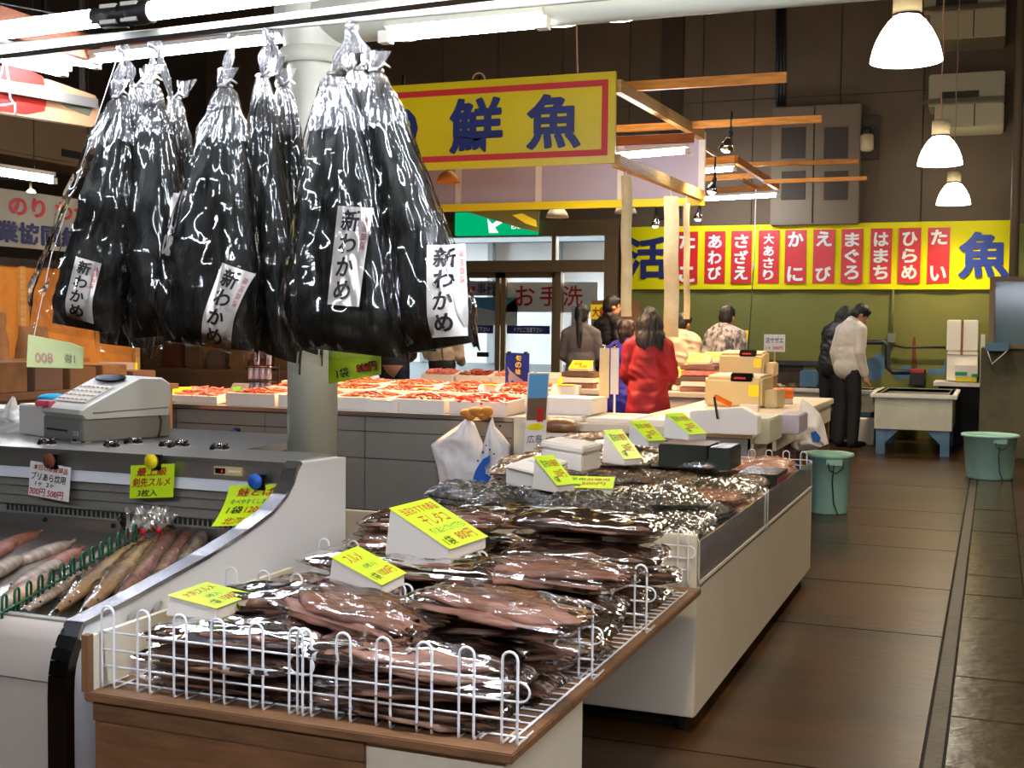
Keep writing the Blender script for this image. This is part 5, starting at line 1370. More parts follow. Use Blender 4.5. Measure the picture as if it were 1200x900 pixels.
# foam slabs and boards on the front wing
def slab(label, a, b, m='foam', name='foam_slab', bev=.008): return tag(box(name, a, b, m, None, a, bev), label, 'foam slab')
def edgeslab(label, px0, py0, px1, py1, Y, d_, bot):
    p, q = AY(px0, py0, Y), AY(px1, py1, Y); g = thing('foam_slab', label, 'foam slab', p)
    MB().prism([V(p.x, Y, bot), V(q.x, Y, bot), V(q.x, Y, q.z-.05), V(q.x-.10, Y, q.z), V(p.x, Y, p.z)], (0, d_, 0)).build('board', 'foam', g, bevel=.006)
    MB().box((p.x+.02, Y+.03, p.z-.01), (q.x-.12, Y+d_-.03, p.z+.004)).build('inner_face', 'foam_lid', g)
    return g
edgeslab('thick white foam board overhanging the front of the island', 808, 482, 888, 478, 7.60, .13, IZ-.02)
for k in range(3): slab(('flat white foam sheet beneath the foam box on the island', 'flat white foam sheet between foam box and island front board', 'flat white foam sheet against the thick overhanging island board')[k], (ix0+.05+k*.36, 7.78, IZ), (ix0+.38+k*.36, 8.30, IZ+.035), name='foam_sheet')
p = AZ(642, 482, IZ)
slab('white foam box on the island beside the tall picture card', (ix0+.02, 7.9, IZ+.037), (ix0+.42, 8.25, IZ+.15), name='foam_box', bev=.012)
slab('blue grey plastic crate side at the island corner', (-1.46, 7.9, IZ-.10), (-1.32, 8.4, IZ+.06), 'tank_white', 'plastic_crate')
slab('pale plastic crate beside the island corner', (-1.36, 8.47, IZ-.08), (-1.22, 8.9, IZ+.05), 'canopy_panel', 'plastic_crate')
t = thing('film_parcel', 'small clear bag of dried food on a tray beside the picture card', 'parcel', AZ(655, 513, .62))
P = AY(655, 505, 7.70); box('carton', P+V(-.13, -.03, -.10), P+V(.13, .08, -.055), 'carton', t); box('tray', P+V(-.10, -.05, -.055), P+V(.10, .07, -.01), 'foam', t); MB().ellipsoid(P+V(0, 0, .03), (.12, .06, .05), 14, 8).build('contents', 'kraft', t); MB().ellipsoid(P+V(0, 0, .03), (.15, .075, .06), 18, 10).build('film', 'film', t)
# beige registers with black displays
def register2(label, P, sc, rz):
    g = thing('cash_register', label, 'cash register', P, 'beige registers on the island')
    w, d_, h = .46*sc, .36*sc, .26*sc; mt = Matrix.Rotation(rz, 3, 'Z')
    def T(*a): return Vector(P)+mt@V(*a)
    MB().prism([T(-w/2, -d_/2, 0), T(-w/2, d_/2, 0), T(-w/2, d_/2, h*.95), T(-w/2, d_/2-.05, h), T(-w/2, -d_/2+.03, h*.95), T(-w/2, -d_/2, h*.85)], mt@V(w, 0, 0)).build('housing', 'register_beige', g, bevel=.03)
    MB().prism([T(-w*.05, -d_/2-.004, h*.78), T(w*.33, -d_/2-.004, h*.78), T(w*.33, -d_/2+.02, h*1.04), T(-w*.05, -d_/2+.02, h*1.04)], mt@V(0, .05, 0)).build('display', 'screen_dark', g, bevel=.008)
    MB().prism([T(w*.02, -d_/2-.006, h*.86), T(w*.22, -d_/2-.006, h*.86), T(w*.22, -d_/2-.003, h*.92), T(w*.02, -d_/2-.003, h*.92)], mt@V(0, .002, 0)).build('digits', 'red_ink', g)
    MB().prism([T(w*.28, -d_/2-.004, h*.35), T(w*.46, -d_/2-.004, h*.35), T(w*.46, -d_/2-.004, h*.7), T(w*.28, -d_/2-.004, h*.7)], mt@V(0, -.002, 0)).build('sticker', 'card_yellow', g)
    MB().prism([T(w*.5, -d_*.3, 0), T(w*.5, d_*.4, 0), T(w*.72, d_*.4, 0), T(w*.72, -d_*.3, 0)], V(0, 0, h*.55)).build('side_unit', 'register_beige', g, bevel=.01)
register2('nearer beige cash register with black display on the island wing', AZ(866, 476, IZ), 1.02, -.1)
register2('farther beige cash register with yellow sticker behind the nearer one', AY(872, 440, 11.1), .86, .0)
P = AY(872, 440, 11.1); tag(box('wood_crate', (P.x-.26, 10.9, IZ), (P.x+.26, 11.35, P.z-.002), 'carton', None, (P.x, 11.1, IZ), .01), 'brown wooden crate under the farther beige register', 'crate')
P = AZ(915, 473, IZ)
t = thing('tape_roll', 'orange roll of packing tape on the island side counter', 'tape', P)
MB().lathe([(.055, 0), (.10, 0), (.10, .05), (.055, .05), (.055, 0)], P, 24).build('base_roll', 'foam', t); MB().lathe([(.06, .05), (.105, .05), (.105, .13), (.06, .13), (.06, .05)], P, 24).build('roll', 'orange_tape', t)
t = thing('box_cutter', 'yellow box cutter lying on the foam board edge', 'cutter', AY(845, 470, 7.75))
MB().bar(AY(838, 465, 7.7), AY(856, 474, 7.8), .02, .03).build('handle', 'orange_tape', t); MB().bar(AY(837, 465, 7.59), AY(841, 491, 7.59), .015, .012).build('strap', 'black_plastic', t)
for i, (px, py, w, h, m) in enumerate(((884, 468, .16, .10, 'card_white'), (893, 474, .14, .07, 'canopy_panel'), (878, 482, .14, .05, 'paper'))):
    P = AZ(px, py, IZ); tag(box('paper_pad', P-V(w/2, .04, 0), P+V(w/2, .04, h), m, None, P, .004), ('upright stack of white receipts beside the nearer register', 'lilac box of plastic bags beside the nearer register', 'short pale stack of paper at the island corner')[i], 'paper')
bagW = [(940, 467), (934, 480), (929, 500), (926, 524), (935, 529), (955, 526), (971, 520), (966, 498), (962, 486), (946, 470)]
carrier_bag('white carrier bag with blue patch hanging off the island side counter', bagW, 9.35, .08, seed=9)
P = [AY(px, py, 9.27) for px, py in ((950, 507), (956, 505), (962, 513), (960, 518), (953, 517))]
tag(MB().prism(P, (0, -.003, 0)).build('blue_label', 'blue_print', None, P[0]), 'blue printed patch on the white carrier bag by the bucket', 'label')
# goods with yellow cards on the back wing and side
yl = 'yellow price card on a foam stand among the island goods'
ycards = [(678, 428), (700, 442), (664, 446), (714, 430), (745, 432), (770, 440), (812, 432), (800, 446), (818, 420), (786, 436), (836, 418)]
for i, (px, py) in enumerate(ycards):
    Yq = 11.95+.12*((i*5) % 4); P = AY(px, py+7, Yq)
    price_wedge('yellow price card on a foam stand among the island goods', P, (1, .05*((i % 3)-1), 0), (0, 1, 0), .22, .16, .02, .10, [('特価', 'red_ink', .35, .6, .36, .4), ('500', 'red_ink', .66, .3, .34, .4)] if i % 2 == 0 else [('400円', 'red_ink', .5, .5, .4, .7)], 'card_yellow', 'yellow cards on the island back counter')
    zb = P.z-.002
    if zb-IZ > .03:
        g = thing('goods_stack', 'stack of flat packed seafood trays under a yellow card', 'packs', (P.x, Yq+.1, IZ), 'packed trays under the yellow cards')
        n_ = max(1, int((zb-IZ)/.05)); hh = (zb-IZ)/n_
        for k in range(n_): box('packed_tray', (P.x-.17+.01*(k % 2), Yq-.04, IZ+k*hh), (P.x+.17, Yq+.24, IZ+(k+1)*hh-.006), ('squid_pink', 'foam', 'brown_print', 'fillet')[(k+i) % 4], g, bevel=.006)
for k in range(9):
    x = -5.7+k*.42
    foam_tray('foam tray of pink seafood packs on the back counter of island', x, 12.5, IZ, .38, .30, ('fillet', 'shrimp', 'fillet', None)[k % 4], .15, 0, .08, 'seafood trays on the back counter', 30, .05)
# blue fish poster on a stand
Yp = 9.1; a, b2 = AY(592, 454, Yp), AY(620, 414, Yp)
g = thing('fish_poster', 'small blue poster with silver fish and yellow lettering on a stand', 'poster', (a.x, Yp, a.z))
box('sheet', (a.x, Yp, a.z), (b2.x, Yp+.012, b2.z), 'poster_blue', g)
w_, h_ = b2.x-a.x, b2.z-a.z
fp = [(.08, .62), (.2, .5), (.45, .36), (.75, .22), (.95, .1), (.8, .05), (.5, .12), (.28, .22), (.18, .02), (.12, .3), (.16, .42)]
MB().prism([V(a.x+w_*u, Yp-.002, a.z+h_*v) for u, v in fp], (0, .001, 0)).build('fish_print', 'silver', g)
for i, ch in enumerate('旬の味'): txt(ch, 'card_yellow', g, (a.x+w_*.56, Yp-.004, a.z+h_*(.86-.2*i)), (1, 0, 0), (0, 0, 1), h=h_*.17, bold=.03)
MB().tube([(a.x+w_*.5, Yp+.02, GZ), (a.x+w_*.5, Yp+.02, a.z+.1)], .01, 8).build('stand', 'batten_pale', g)
for u in (.15, .85): box('clip', (a.x+w_*u-.012, Yp-.006, b2.z-.015), (a.x+w_*u+.012, Yp+.016, b2.z+.012), 'dark_metal', g)
# two hanging price sheets on a clip stand
Yp = 8.30
for i, (p0, p1, lab) in enumerate(((702, 714, 'yellowed price sheet clipped to the stand left of the red coat'), (715, 725, 'pale price sheet clipped to the stand beside the red coat'))):
    a, b2 = AY(p0, 466 if i == 0 else 462, Yp), AY(p1, 408, Yp)
    g = thing('price_sheet', lab, 'sign', (a.x, Yp, a.z)); box('sheet', (a.x, Yp, a.z), (b2.x, Yp+.01, b2.z), ('paper_strip', 'paper')[i], g)
    MB().lathe([(.012, -.01), (.016, .01), (.006, .03)], ((a.x+b2.x)/2, Yp, b2.z), 10, True, True).build('clip', 'chrome', g)
    MB().tube([((a.x+b2.x)/2, Yp+.012, IZ), ((a.x+b2.x)/2, Yp+.012, a.z+.05)], .008, 8).build('stand', 'wire_white', g)
# sign boards near the doors
Yp = 15.0; a, b2 = AY(692, 420, Yp), AY(722, 352, Yp)
g = thing('notice_board', 'brown standing board with yellow bargain notice beside the doors', 'sign', (a.x, Yp, 0))
box('board', (a.x, Yp, 0.4), (b2.x+.3, Yp+.04, b2.z), 'carton', g, bevel=.01); a2, b3 = AY(692, 374, Yp), AY(712, 357, Yp)
box('notice', (a2.x, Yp-.004, a2.z), (b3.x+.1, Yp, b3.z), 'card_yellow', g); txt('大勉強', 'red_ink', g, ((a2.x+b3.x+.1)/2, Yp-.007, (a2.z+b3.z)/2), (1, 0, 0), (0, 0, 1), h=(b3.z-a2.z)*.7, w=(b3.x+.1-a2.x)*.85, bold=.03)
for x in (a.x+.05, b2.x+.2): box('leg', (x, Yp+.04, 0), (x+.05, Yp+.08, .5), 'carton', g)
Yp = 16.0; a, b2 = AY(895, 412, Yp), AY(920, 392, Yp)
g = thing('tank_sign', 'white sign board with dark lettering and red price on a stick', 'sign', (a.x, Yp, .7))
box('board', (a.x, Yp, a.z), (b2.x, Yp+.02, b2.z), 'card_white', g)
txt('活サザエ', 'navy', g, ((a.x+b2.x)/2, Yp-.004, a.z+(b2.z-a.z)*.66), (1, 0, 0), (0, 0, 1), w=(b2.x-a.x)*.85, h=(b2.z-a.z)*.32, bold=.02); txt('1ヶ 200円', 'red_ink', g, ((a.x+b2.x)/2, Yp-.004, a.z+(b2.z-a.z)*.22), (1, 0, 0), (0, 0, 1), w=(b2.x-a.x)*.8, h=(b2.z-a.z)*.2, bold=.02)
MB().tube([((a.x+b2.x)/2, Yp+.03, .41), ((a.x+b2.x)/2, Yp+.03, a.z+.05)], .012, 8).build('stick', 'batten_pale', g)
Yp = 14.6; a, b2 = AY(862, 410, Yp), AY(877, 387, Yp)
g = thing('hung_card', 'yellow price card hanging beside the camouflage jacket', 'sign', (a.x, Yp, a.z)); MB().prism([V(a.x, Yp, a.z+.04), V(b2.x-.02, Yp, a.z), V(b2.x, Yp, b2.z), V(a.x-.02, Yp, b2.z-.02)], (0, .01, 0)).build('card', 'card_yellow', g)
MB().tube([(b2.x-.05, Yp+.02, 0), (b2.x-.05, Yp+.02, b2.z)], .012, 8).build('pole', 'cable', g); MB().lathe([(.12, 0), (.12, .02)], (b2.x-.05, Yp+.02, 0), 16, True, True).build('foot', 'dark_metal', g)
P = AY(886, 221, 13.2); bat2((P.x, 12.4, P.z+.012), (P.x, 13.25, P.z+.012), .025, 'batten', .03, 'cord_arm')
t = thing('pull_cord', 'black hanging lamp cord with white switch in front of the banner', 'cord', AY(883, 335, 13.2))
MB().tube([AY(886, 221, 13.2), AY(884, 300, 13.2), AY(883, 315, 13.2)], .006, 6).build('cord', 'cord_white', t); MB().tube([AY(883, 315, 13.2), AY(879, 380, 13.2), AY(875, 430, 13.2)], .006, 6).build('lower_cord', 'cable', t); MB().tube([AY(883, 308, 13.2), AY(883, 316, 13.2)], .014, 8).build('switch', 'cord_white', t)

# ------------------------------------------------------------------ tanks along the back wall
def trough(label, x0, x1, y0, y1, zr, zb, wall='tank_white', legs=True, grp=None, leg='tank_blue'):
    g = thing('fish_tank', label, 'tank', ((x0+x1)/2, y0, 0), grp); t_ = .05
    MB().box((x0, y0, zb), (x1, y0+t_, zr)).box((x0, y1-t_, zb), (x1, y1, zr)).box((x0, y0+t_, zb), (x0+t_, y1-t_, zr)).box((x1-t_, y0+t_, zb), (x1, y1-t_, zr)).box((x0+t_, y0+t_, zb), (x1-t_, y1-t_, zb+.04)).build('basin', wall, g)
    mb = MB(); e = .05
    for a, b in (((x0-e, y0-e, zr-.05), (x1+e, y0+t_+.02, zr)), ((x0-e, y1-t_, zr-.05), (x1+e, y1+e*.5, zr)), ((x0-e, y0+t_, zr-.05), (x0+t_, y1-t_, zr)), ((x1-t_, y0+t_, zr-.05), (x1+e, y1-t_, zr))): mb.box(a, b)
    mb.build('rim', 'frame_white', g, bevel=.008)
    box('water', (x0+t_, y0+t_, zr-.12), (x1-t_, y1-t_, zr-.08), 'water', g)
    if legs:
        for x in (x0+.02, x1-.12):
            for y in (y0+.02, y1-.12): box('leg', (x, y, 0), (x+.10, y+.10, zb), leg, g)
        for s, x in ((1, x0+.12), (-1, x1-.12)): MB().prism([V(x, y0+.03, zb), V(x+s*.16, y0+.03, zb), V(x, y0+.03, zb-.16)], (0, .04, 0)).build('brace', 'tank_blue', g)
    return g
tk = trough('white fish tank on blue wooden legs beside the man in cream sweater', -1.27, -.43, 14.74, 16.2, .70, .29)
for k in range(4): tag(box('wet_board', (-1.15+k*.17, 14.9+.25*(k % 2), .60), (-1.02+k*.17, 15.9, .64), ('kraft', 'exit_green', 'batten_pale', 'carton')[k], None, (-1.15+k*.17, 15.3, .6), .004), ('brown plank floating across the white fish tank', 'green plank lying in the white fish tank', 'pale plank lying in the white fish tank', 'dark plank lying in the white fish tank')[k], 'plank')
trough('long low white shellfish tank along the green wall', -2.62, -1.42, 16.15, 16.88, .66, .38, grp=None)
trough('wide white shellfish tank below the white price sign', -5.0, -2.72, 15.9, 16.85, .68, .36)
for k in range(14):
    x = -4.8+k*.235; tag(MB().ellipsoid((x, 16.2+.2*(k % 3), .66), (.09, .08, .06), 10, 7).build('shell_heap', ('kombu', 'kombu_brown', 'kraft')[k % 3], None, (x, 16.2, .6)), ('dark clump of shellfish heaped in the wall tanks', 'brown clump of shellfish heaped in the wall tanks', 'tan clump of shellfish heaped in the wall tanks')[k % 3], 'shellfish', 'shellfish clumps in the wall tanks')
for k, x in enumerate((-2.35, -2.05)): tag(box('plastic_basket', (x, 16.3, .665), (x+.22, 16.6, .88), ('tank_blue', 'bucket')[k], None, (x, 16, .66), .01), ('blue plastic basket on the wall tank', 'pale green plastic basket on the wall tank')[k], 'basket')
tag(box('white_carton', (-1.62, 15.75, 0), (-1.36, 16.05, .32), 'foam', None, (-1.5, 15.8, 0), .01), 'white foam carton on the floor behind the man in cream sweater', 'carton')
# pipes and stains low on the green wall
t = thing('water_pipe', 'black bent water pipe on the peeling green wall', 'pipe', AY(1040, 420, 16.9))
MB().tube([AY(1000, 401, 16.85), AY(1036, 401, 16.85), AY(1040, 405, 16.85), AY(1040, 430, 16.85), AY(1046, 436, 16.85), AY(1085, 436, 16.85)], .035, 10).build('pipe', 'pipe_dark', t)
MB().tube([AY(1045, 404, 16.9), AY(1060, 407, 16.9), AY(1108, 407, 16.9)], .016, 8).build('thin_pipe', 'pipe_dark', t)
for k, pts in enumerate((((1015, 445), (1015, 425), (1024, 418), (1032, 412), (1037, 420), (1036, 438), (1030, 446)), ((1088, 434), (1090, 432), (1104, 432), (1108, 420), (1108, 438), (1090, 439)), ((1044, 436), (1060, 428), (1075, 432), (1085, 440), (1050, 446)))):
    MB().prism([AY(px, py, YB-.002) for px, py in pts], (0, .0015, 0)).build('peeling_patch', 'tank_blue', wb)
MB().prism([AY(px, py, YB-.002) for px, py in ((1068, 432), (1069, 405), (1070, 395), (1073, 395), (1073, 405), (1075, 432))], (0, .0015, 0)).build('rust_stain', 'rust', wb)
t = thing('motor_box', 'red and dark pump motor behind the fish tank', 'motor', AY(1075, 445, 16.6)); P = AY(1075, 442, 16.6); box('body', P-V(.09, .1, .1), P+V(.09, .4, .06), 'dark_metal', t, bevel=.01); box('lid', P+V(-.08, -.09, .06), P+V(.08, .09, .1), 'red_ink', t)
# shelf of white foam boxes
Ys = 16.26
g = thing('foam_shelf', 'white bracket shelf carrying foam boxes beside the blue tank', 'shelf', AY(1125, 448, Ys))
a, b2 = AY(1094, 450, Ys), AY(1153, 446, Ys)
box('shelf_board', (a.x, Ys-.05, a.z-.02), (b2.x, Ys+.6, a.z+.03), 'frame_white', g); box('side_board', (b2.x-.05, Ys-.05, a.z+.03), (b2.x, Ys+.6, AY(1150, 392, Ys).z), 'frame_white', g)
box('support', (a.x+.05, Ys+.1, 0), (b2.x, Ys+.6, a.z-.02), 'joint', g)
for px0, py0, px1, py1, lab in ((1109, 446, 1146, 412, 'white foam box standing on the bracket shelf'), (1109, 411, 1147, 375, 'tall white foam box with brown tape atop the shelf stack')):
    p, q = AY(px0, py0, Ys+.05), AY(px1, py1, Ys+.05); o = thing('foam_box', lab, 'foam box', (p.x, Ys+.05, p.z)); box('body', (p.x, Ys+.05, p.z), (q.x, Ys+.5, q.z), 'foam', o, bevel=.01)
    if 'tape' in lab: box('tape', ((p.x+q.x)/2-.02, Ys+.045, p.z-.05), ((p.x+q.x)/2+.01, Ys+.05, q.z), 'kraft', o)
    else: box('lid_line', (p.x+.003, Ys+.046, q.z-.05), (q.x-.003, Ys+.05, q.z-.04), 'pale_grey_ink', o)
p, q = AY(1119, 447, Ys-.02), AY(1146, 428, Ys-.02)
g = thing('printed_carton', 'white and green printed carton with yellow base on the shelf', 'carton', p); box('body', (p.x, Ys-.045, p.z+.06), (q.x, Ys+.04, q.z), 'foam', g); box('base', (p.x+.01, Ys-.045, p.z), (q.x-.01, Ys+.04, p.z+.06), 'card_yellow', g); box('green_mark', (p.x, Ys-.049, p.z+.075), (p.x+.14, Ys-.045, p.z+.12), 'exit_green', g); box('green_mark', (q.x-.07, Ys-.049, p.z+.06), (q.x, Ys-.045, p.z+.10), 'exit_green', g)
# concrete block and blue glass tank
xb = AY(1147, 500, 14.95).x
struct(box('concrete_block', (xb, 14.95, 0), (2.6, 16.95, AY(1160, 408, 14.95).z), 'concrete'), 'stained concrete block beside the aisle')
g = thing('glass_tank', 'blue tinted glass tank with grey frame on the concrete block', 'tank', AY(1180, 405, 14.9))
a, b2 = AY(1158, 402, 14.9), AY(1205, 323, 14.9); xe = a.x+1.6
zt0 = AY(1160, 408, 14.95).z; zt1 = AY(1160, 324, 14.9).z
box('glass', (a.x+.04, 14.95, zt0+.05), (xe-.04, 16.4, zt1-.04), 'tank_glass', g)
for x in (a.x, xe-.06): box('frame_post', (x, 14.9, zt0), (x+.06, 14.96, zt1), 'alu', g)
box('frame_rail', (a.x+.06, 14.9, zt1-.05), (xe-.06, 14.96, zt1), 'alu', g); box('frame_rail', (a.x+.06, 14.9, zt0), (xe-.06, 14.96, zt0+.05), 'alu', g)
a, b2 = AY(1155, 411, 14.7), AY(1182, 402, 14.7)
g = thing('blue_tray', 'small pale blue tray with string below the glass tank', 'tray', a); box('body', (a.x, 14.55, a.z), (b2.x, 14.94, b2.z), 'tank_blue', g, bevel=.006)
MB().tube([V(a.x+.02, 14.55, a.z), V(a.x+.07, 14.53, a.z-.14), V(b2.x-.02, 14.55, a.z)], .006, 6).build('string', 'cord_white', g)
# buckets
def bucket(label, x, y, r, h, seed):
    g = thing('bucket', label, 'bucket', (x, y, 0), 'pale green plastic tubs')
    MB().lathe([(0, 0), (r*.80, 0), (r*.83, .015), (r*.96, h*.93), (r*1.04, h*.94), (r*1.06, h*.97), (r*1.04, h), (r*.96, h), (r*.92, h*.93), (r*.78, .03), (0, .03)], (x, y, 0), 36).build('tub', 'bucket', g)
    ang = -1.2; cx, cy = x+r*1.0*math.cos(ang), y+r*1.0*math.sin(ang)
    MB().tube([(cx-.05, cy-.01, h*.90), (cx-.03, cy-.03, h*.75), (cx+.02, cy-.03, h*.70), (cx+.07, cy-.02, h*.80), (cx+.07, cy+.0, h*.9)], .006, 6).build('rope', 'cable', g)
    MB().tube([(cx, cy-.015, h*.9), (cx-.01, cy-.02, h*.55), (cx+.0, cy+.02, h*.2), (cx+.03, cy+.02, .01)], .005, 6).build('cord', 'cable', g)
    box('handle_lug', (cx-.06, cy-.02, h*.83), (cx+.06, cy+.04, h*.92), 'bucket', g)
bucket('pale green plastic tub with rope by the concrete block', -.02, 12.85, .255, .43, 1)
bucket('pale green plastic tub behind the far end of long stall', -1.19, 9.88, .185, .47, 2)

# ------------------------------------------------------------------ left side of the hall: dim stall, signs
sg = thing('cooperative_sign', 'pale blue sign with red seaweed and navy cooperative lettering at left', 'sign', (-6, 6.5, 2.0))
ys0, ys1 = AX(0, 221, -6).y-1.3, AX(95, 240, -6).y+.3
z0, z1 = 1.915, 2.285
box('board', (-6.04, ys0, z0), (-6.0, ys1, z1), 'tank_white', sg, bevel=.004)
txt('のり わかめ', 'red', sg, (-5.996, AX(17, 240, -6).y+.43, 2.185), (0, 1, 0), (0, 0, 1), h=.13, w=.98, bold=.045)
txt('漁業協同組合', 'navy', sg, (-5.996, AX(25, 270, -6).y+.17, 2.01), (0, 1, 0), (0, 0, 1), h=.145, w=1.22, bold=.045)
MB().bar((-6.02, ys0+.2, z1), (-6.02, ys0+.2, 6.6), .01, .01, up=(1, 0, 0)).build('hanger', 'cable', sg); MB().bar((-6.02, ys1-.2, z1), (-6.02, ys1-.2, 6.6), .01, .01, up=(1, 0, 0)).build('hanger', 'cable', sg)
# valance with red fruit print
XV = -4.5
v = thing('fruit_valance', 'peach valance board with red and green fruit print above left stall', 'sign', (XV, 5, 2.4))
def vp(px, py, off=0): return AX(px, py, XV)+V(off, 0, 0)
c1 = [vp(-60, 72), vp(-60, 122), vp(104, 147), vp(116, 132), vp(114, 108), vp(100, 103)]
MB().prism([vp(-60, 70), vp(-60, 118), vp(0, 132), vp(108, 149), vp(118, 134), vp(112, 112), vp(60, 94), vp(0, 80)], (-.05, 0, 0)).build('board', 'kraft_pale', v)
for pts in (((-30, 118), (-10, 108), (15, 110), (25, 104), (45, 108), (54, 118), (52, 130), (30, 134), (0, 130)), ((-20, 82), (5, 76), (30, 80), (50, 90), (52, 100), (20, 96), (0, 92))):
    MB().prism([vp(*p, .004) for p in pts], (-.003, 0, 0)).build('fruit_print', 'red_ink', v)
MB().prism([vp(60, 112, .004), vp(80, 116, .004), vp(108, 128, .004), vp(104, 136, .004), vp(78, 126, .004)], (-.003, 0, 0)).build('leaf_print', 'pale_grey_ink', v)
MB().bar(vp(-60, 92, .03), vp(108, 122, .03), .02, .05).build('rail', 'register_grey', v)
MB().bar(vp(0, 80, -.02), vp(0, 80, -.02)+V(0, 0, 3.6), .02, .02, up=(1, 0, 0)).build('hanger', 'cable', v); MB().bar(vp(100, 110, -.02), vp(100, 110, -.02)+V(0, 0, 3.6), .02, .02, up=(1, 0, 0)).build('hanger', 'cable', v)
# ceiling ac unit at left, dark
P = AX(60, 190, -8.5)
ac = thing('air_conditioner', 'brown ceiling air conditioner with dark slot behind the bags', 'air conditioner', P)
box('body', (P.x-.3, P.y-2.2, P.z-.05), (P.x+.3, P.y+1.6, P.z+.35), 'ac_dark', ac, bevel=.03); box('slot', (P.x+.29, P.y-.2, P.z+.02), (P.x+.305, P.y+1.2, P.z+.09), 'joint', ac); box('hanger', (P.x-.02, P.y-.1, P.z+.35), (P.x+.02, P.y-.06, 6.6), 'dark_metal', ac); box('hanger', (P.x-.02, P.y+1.2, P.z+.35), (P.x+.02, P.y+1.24, 6.6), 'dark_metal', ac)
# orange lit partition and shelves of kraft goods
pt = thing('stall_partition', 'tan partition panel lit orange behind the left stall', 'partition', (-7.2, 8, 0))
box('panel', (-7.26, 6.2, 0), (-7.2, 9.2, 1.86), 'kraft_orange', pt); box('cap_rail', (-7.28, 6.15, 1.86), (-7.18, 9.25, 1.92), 'dark_metal', pt)
for y in (6.25, 7.7, 9.1): box('post', (-7.22, y, 0), (-7.17, y+.06, 1.86), 'batten_pale', pt)
add_light('bulb_glow', 'POINT', (-6.6, 7.2, 2.35), 22, (1.0, .62, .28), pt, shadow_soft_size=.05)
MB().ellipsoid((-6.6, 7.2, 2.35), (.035, .035, .045), 10, 8).build('bulb', 'bulb', pt); MB().tube([(-6.6, 7.2, 2.39), (-6.6, 7.2, 2.46), (-7.2, 7.2, 2.5), (-7.23, 7.2, 1.9)], .01, 6).build('bulb_arm', 'cable', pt)
ls = thing('left_stall', 'dark wooden stall table with kraft goods at the far left', 'stall', (-6.2, 7.4, 0))
box('top', (-6.9, 4.5, .93), (-5.75, 7.8, .97), 'carton', ls); box('front', (-5.80, 4.55, .05), (-5.77, 7.75, .93), 'carton', ls); box('shelf', (-6.9, 4.6, 1.12), (-6.5, 7.7, 1.15), 'carton', ls)
for y in (4.6, 6.1, 7.65): box('leg', (-6.88, y, 0), (-6.82, y+.06, 1.12), 'carton', ls)
rr = random.Random(5)
for k in range(9):
    y = 4.75+k*.33; h = rr.uniform(.10, .2)
    tag(box('kraft_box', (-6.25+rr.uniform(-.05, .05), y, .97), (-5.85, y+.27, .97+h), ('carton', 'kraft', 'brown_print')[k % 3], None, (-6, y, .97), .006), ('dark carton on the left stall table', 'brown kraft carton on the left stall table', 'grey brown carton on the left stall table')[k % 3], 'carton', 'cartons on the left stall')
for k in range(7):
    y = 4.8+k*.42; g = thing('kraft_bag', 'crumpled brown paper bag of dried goods on left stall shelf', 'paper bag', (-6.7, y, 1.15), 'paper bags on the left stall')
    rows = []
    for i in range(7):
        f = i/6; rows.append([V(-6.7+(.11-.03*f)*math.cos(a)*(1+.2*nz(a, f*3, k)), y+(.16-.05*f)*math.sin(a)*(1+.2*nz(a, f*4, k+3)), 1.15+f*(.24+.05*(k % 3))) for a in [2*PI*j/16 for j in range(16)]])
    MB().grid(rows, True, True).build('bag', 'kraft', g); MB().ellipsoid((-6.7, y, 1.28+.04*(k % 3)), (.08, .11, .10), 12, 8).build('contents', 'orange_dried', g)
# second dim stall seen between the bags and the counter
ms = thing('rear_stall', 'dim stall table with paper packed goods behind the register', 'stall', (-7, 11, 0))
box('top', (-8.6, 10.6, .90), (-6.0, 11.6, .95), 'carton', ms); box('front', (-8.6, 10.62, .05), (-6.0, 10.66, .90), 'carton', ms); box('rear_board', (-8.6, 11.56, .95), (-6.0, 11.6, 1.9), 'wall_dark', ms)
for k in range(9):
    x = -8.4+k*.27; h = rr.uniform(.15, .4)
    tag(box('paper_pack', (x, 10.75, .95), (x+.22, 11.1, .95+h), ('kraft', 'rust', 'carton', 'brown_print')[k % 4], None, (x, 10.75, .95), .02), ('brown paper pack on the rear stall', 'rust coloured paper pack on the rear stall', 'dark paper pack on the rear stall', 'grey brown paper pack on the rear stall')[k % 4], 'pack', 'paper packs on the rear stall')
# reversed lime card hanging behind the leftmost bag, and lime card under the bags by the column
Yc = 2.62
g = thing('hanging_card', 'lime price card seen from behind below the leftmost seaweed bag', 'price card', AY(65, 410, Yc))
MB().prism([AY(31, 430, Yc), AY(97, 432, Yc), AY(98, 408, Yc), AY(84, 402, Yc), AY(33, 392, Yc)], (0, .0015, 0)).build('card', 'card_back', g)
P = AY(52, 419, Yc); txt('800', 'pink_ink', g, P-V(0, .002, 0), (-1, 0, 0), (0, 0, 1), h=.026, w=.06, bold=.02); P = AY(82, 420, Yc); txt('1袋', 'pale_grey_ink', g, P-V(0, .002, 0), (-1, 0, 0), (0, 0, 1), h=.026, w=.034, bold=.0)
MB().tube([AY(40, 393, Yc), AY(60, 300, Yc), AY(140, 60, Yc-.1), V(AY(140, 60, PY).x, PY, PZ)], .0012, 5).build('string', 'cord_white', g)
Yc = 2.66
g = thing('hanging_card', 'lime price card reading 800 hanging in front of the column', 'price card', AY(415, 437, Yc))
MB().prism([AY(385, 450, Yc), AY(446, 439, Yc), AY(446, 400, Yc), AY(385, 410, Yc)], (0, .0015, 0)).build('card', 'card_lime', g)
xd = (AY(446, 439, Yc)-AY(385, 450, Yc)).normalized(); yd = V(-xd.z, 0, xd.x)
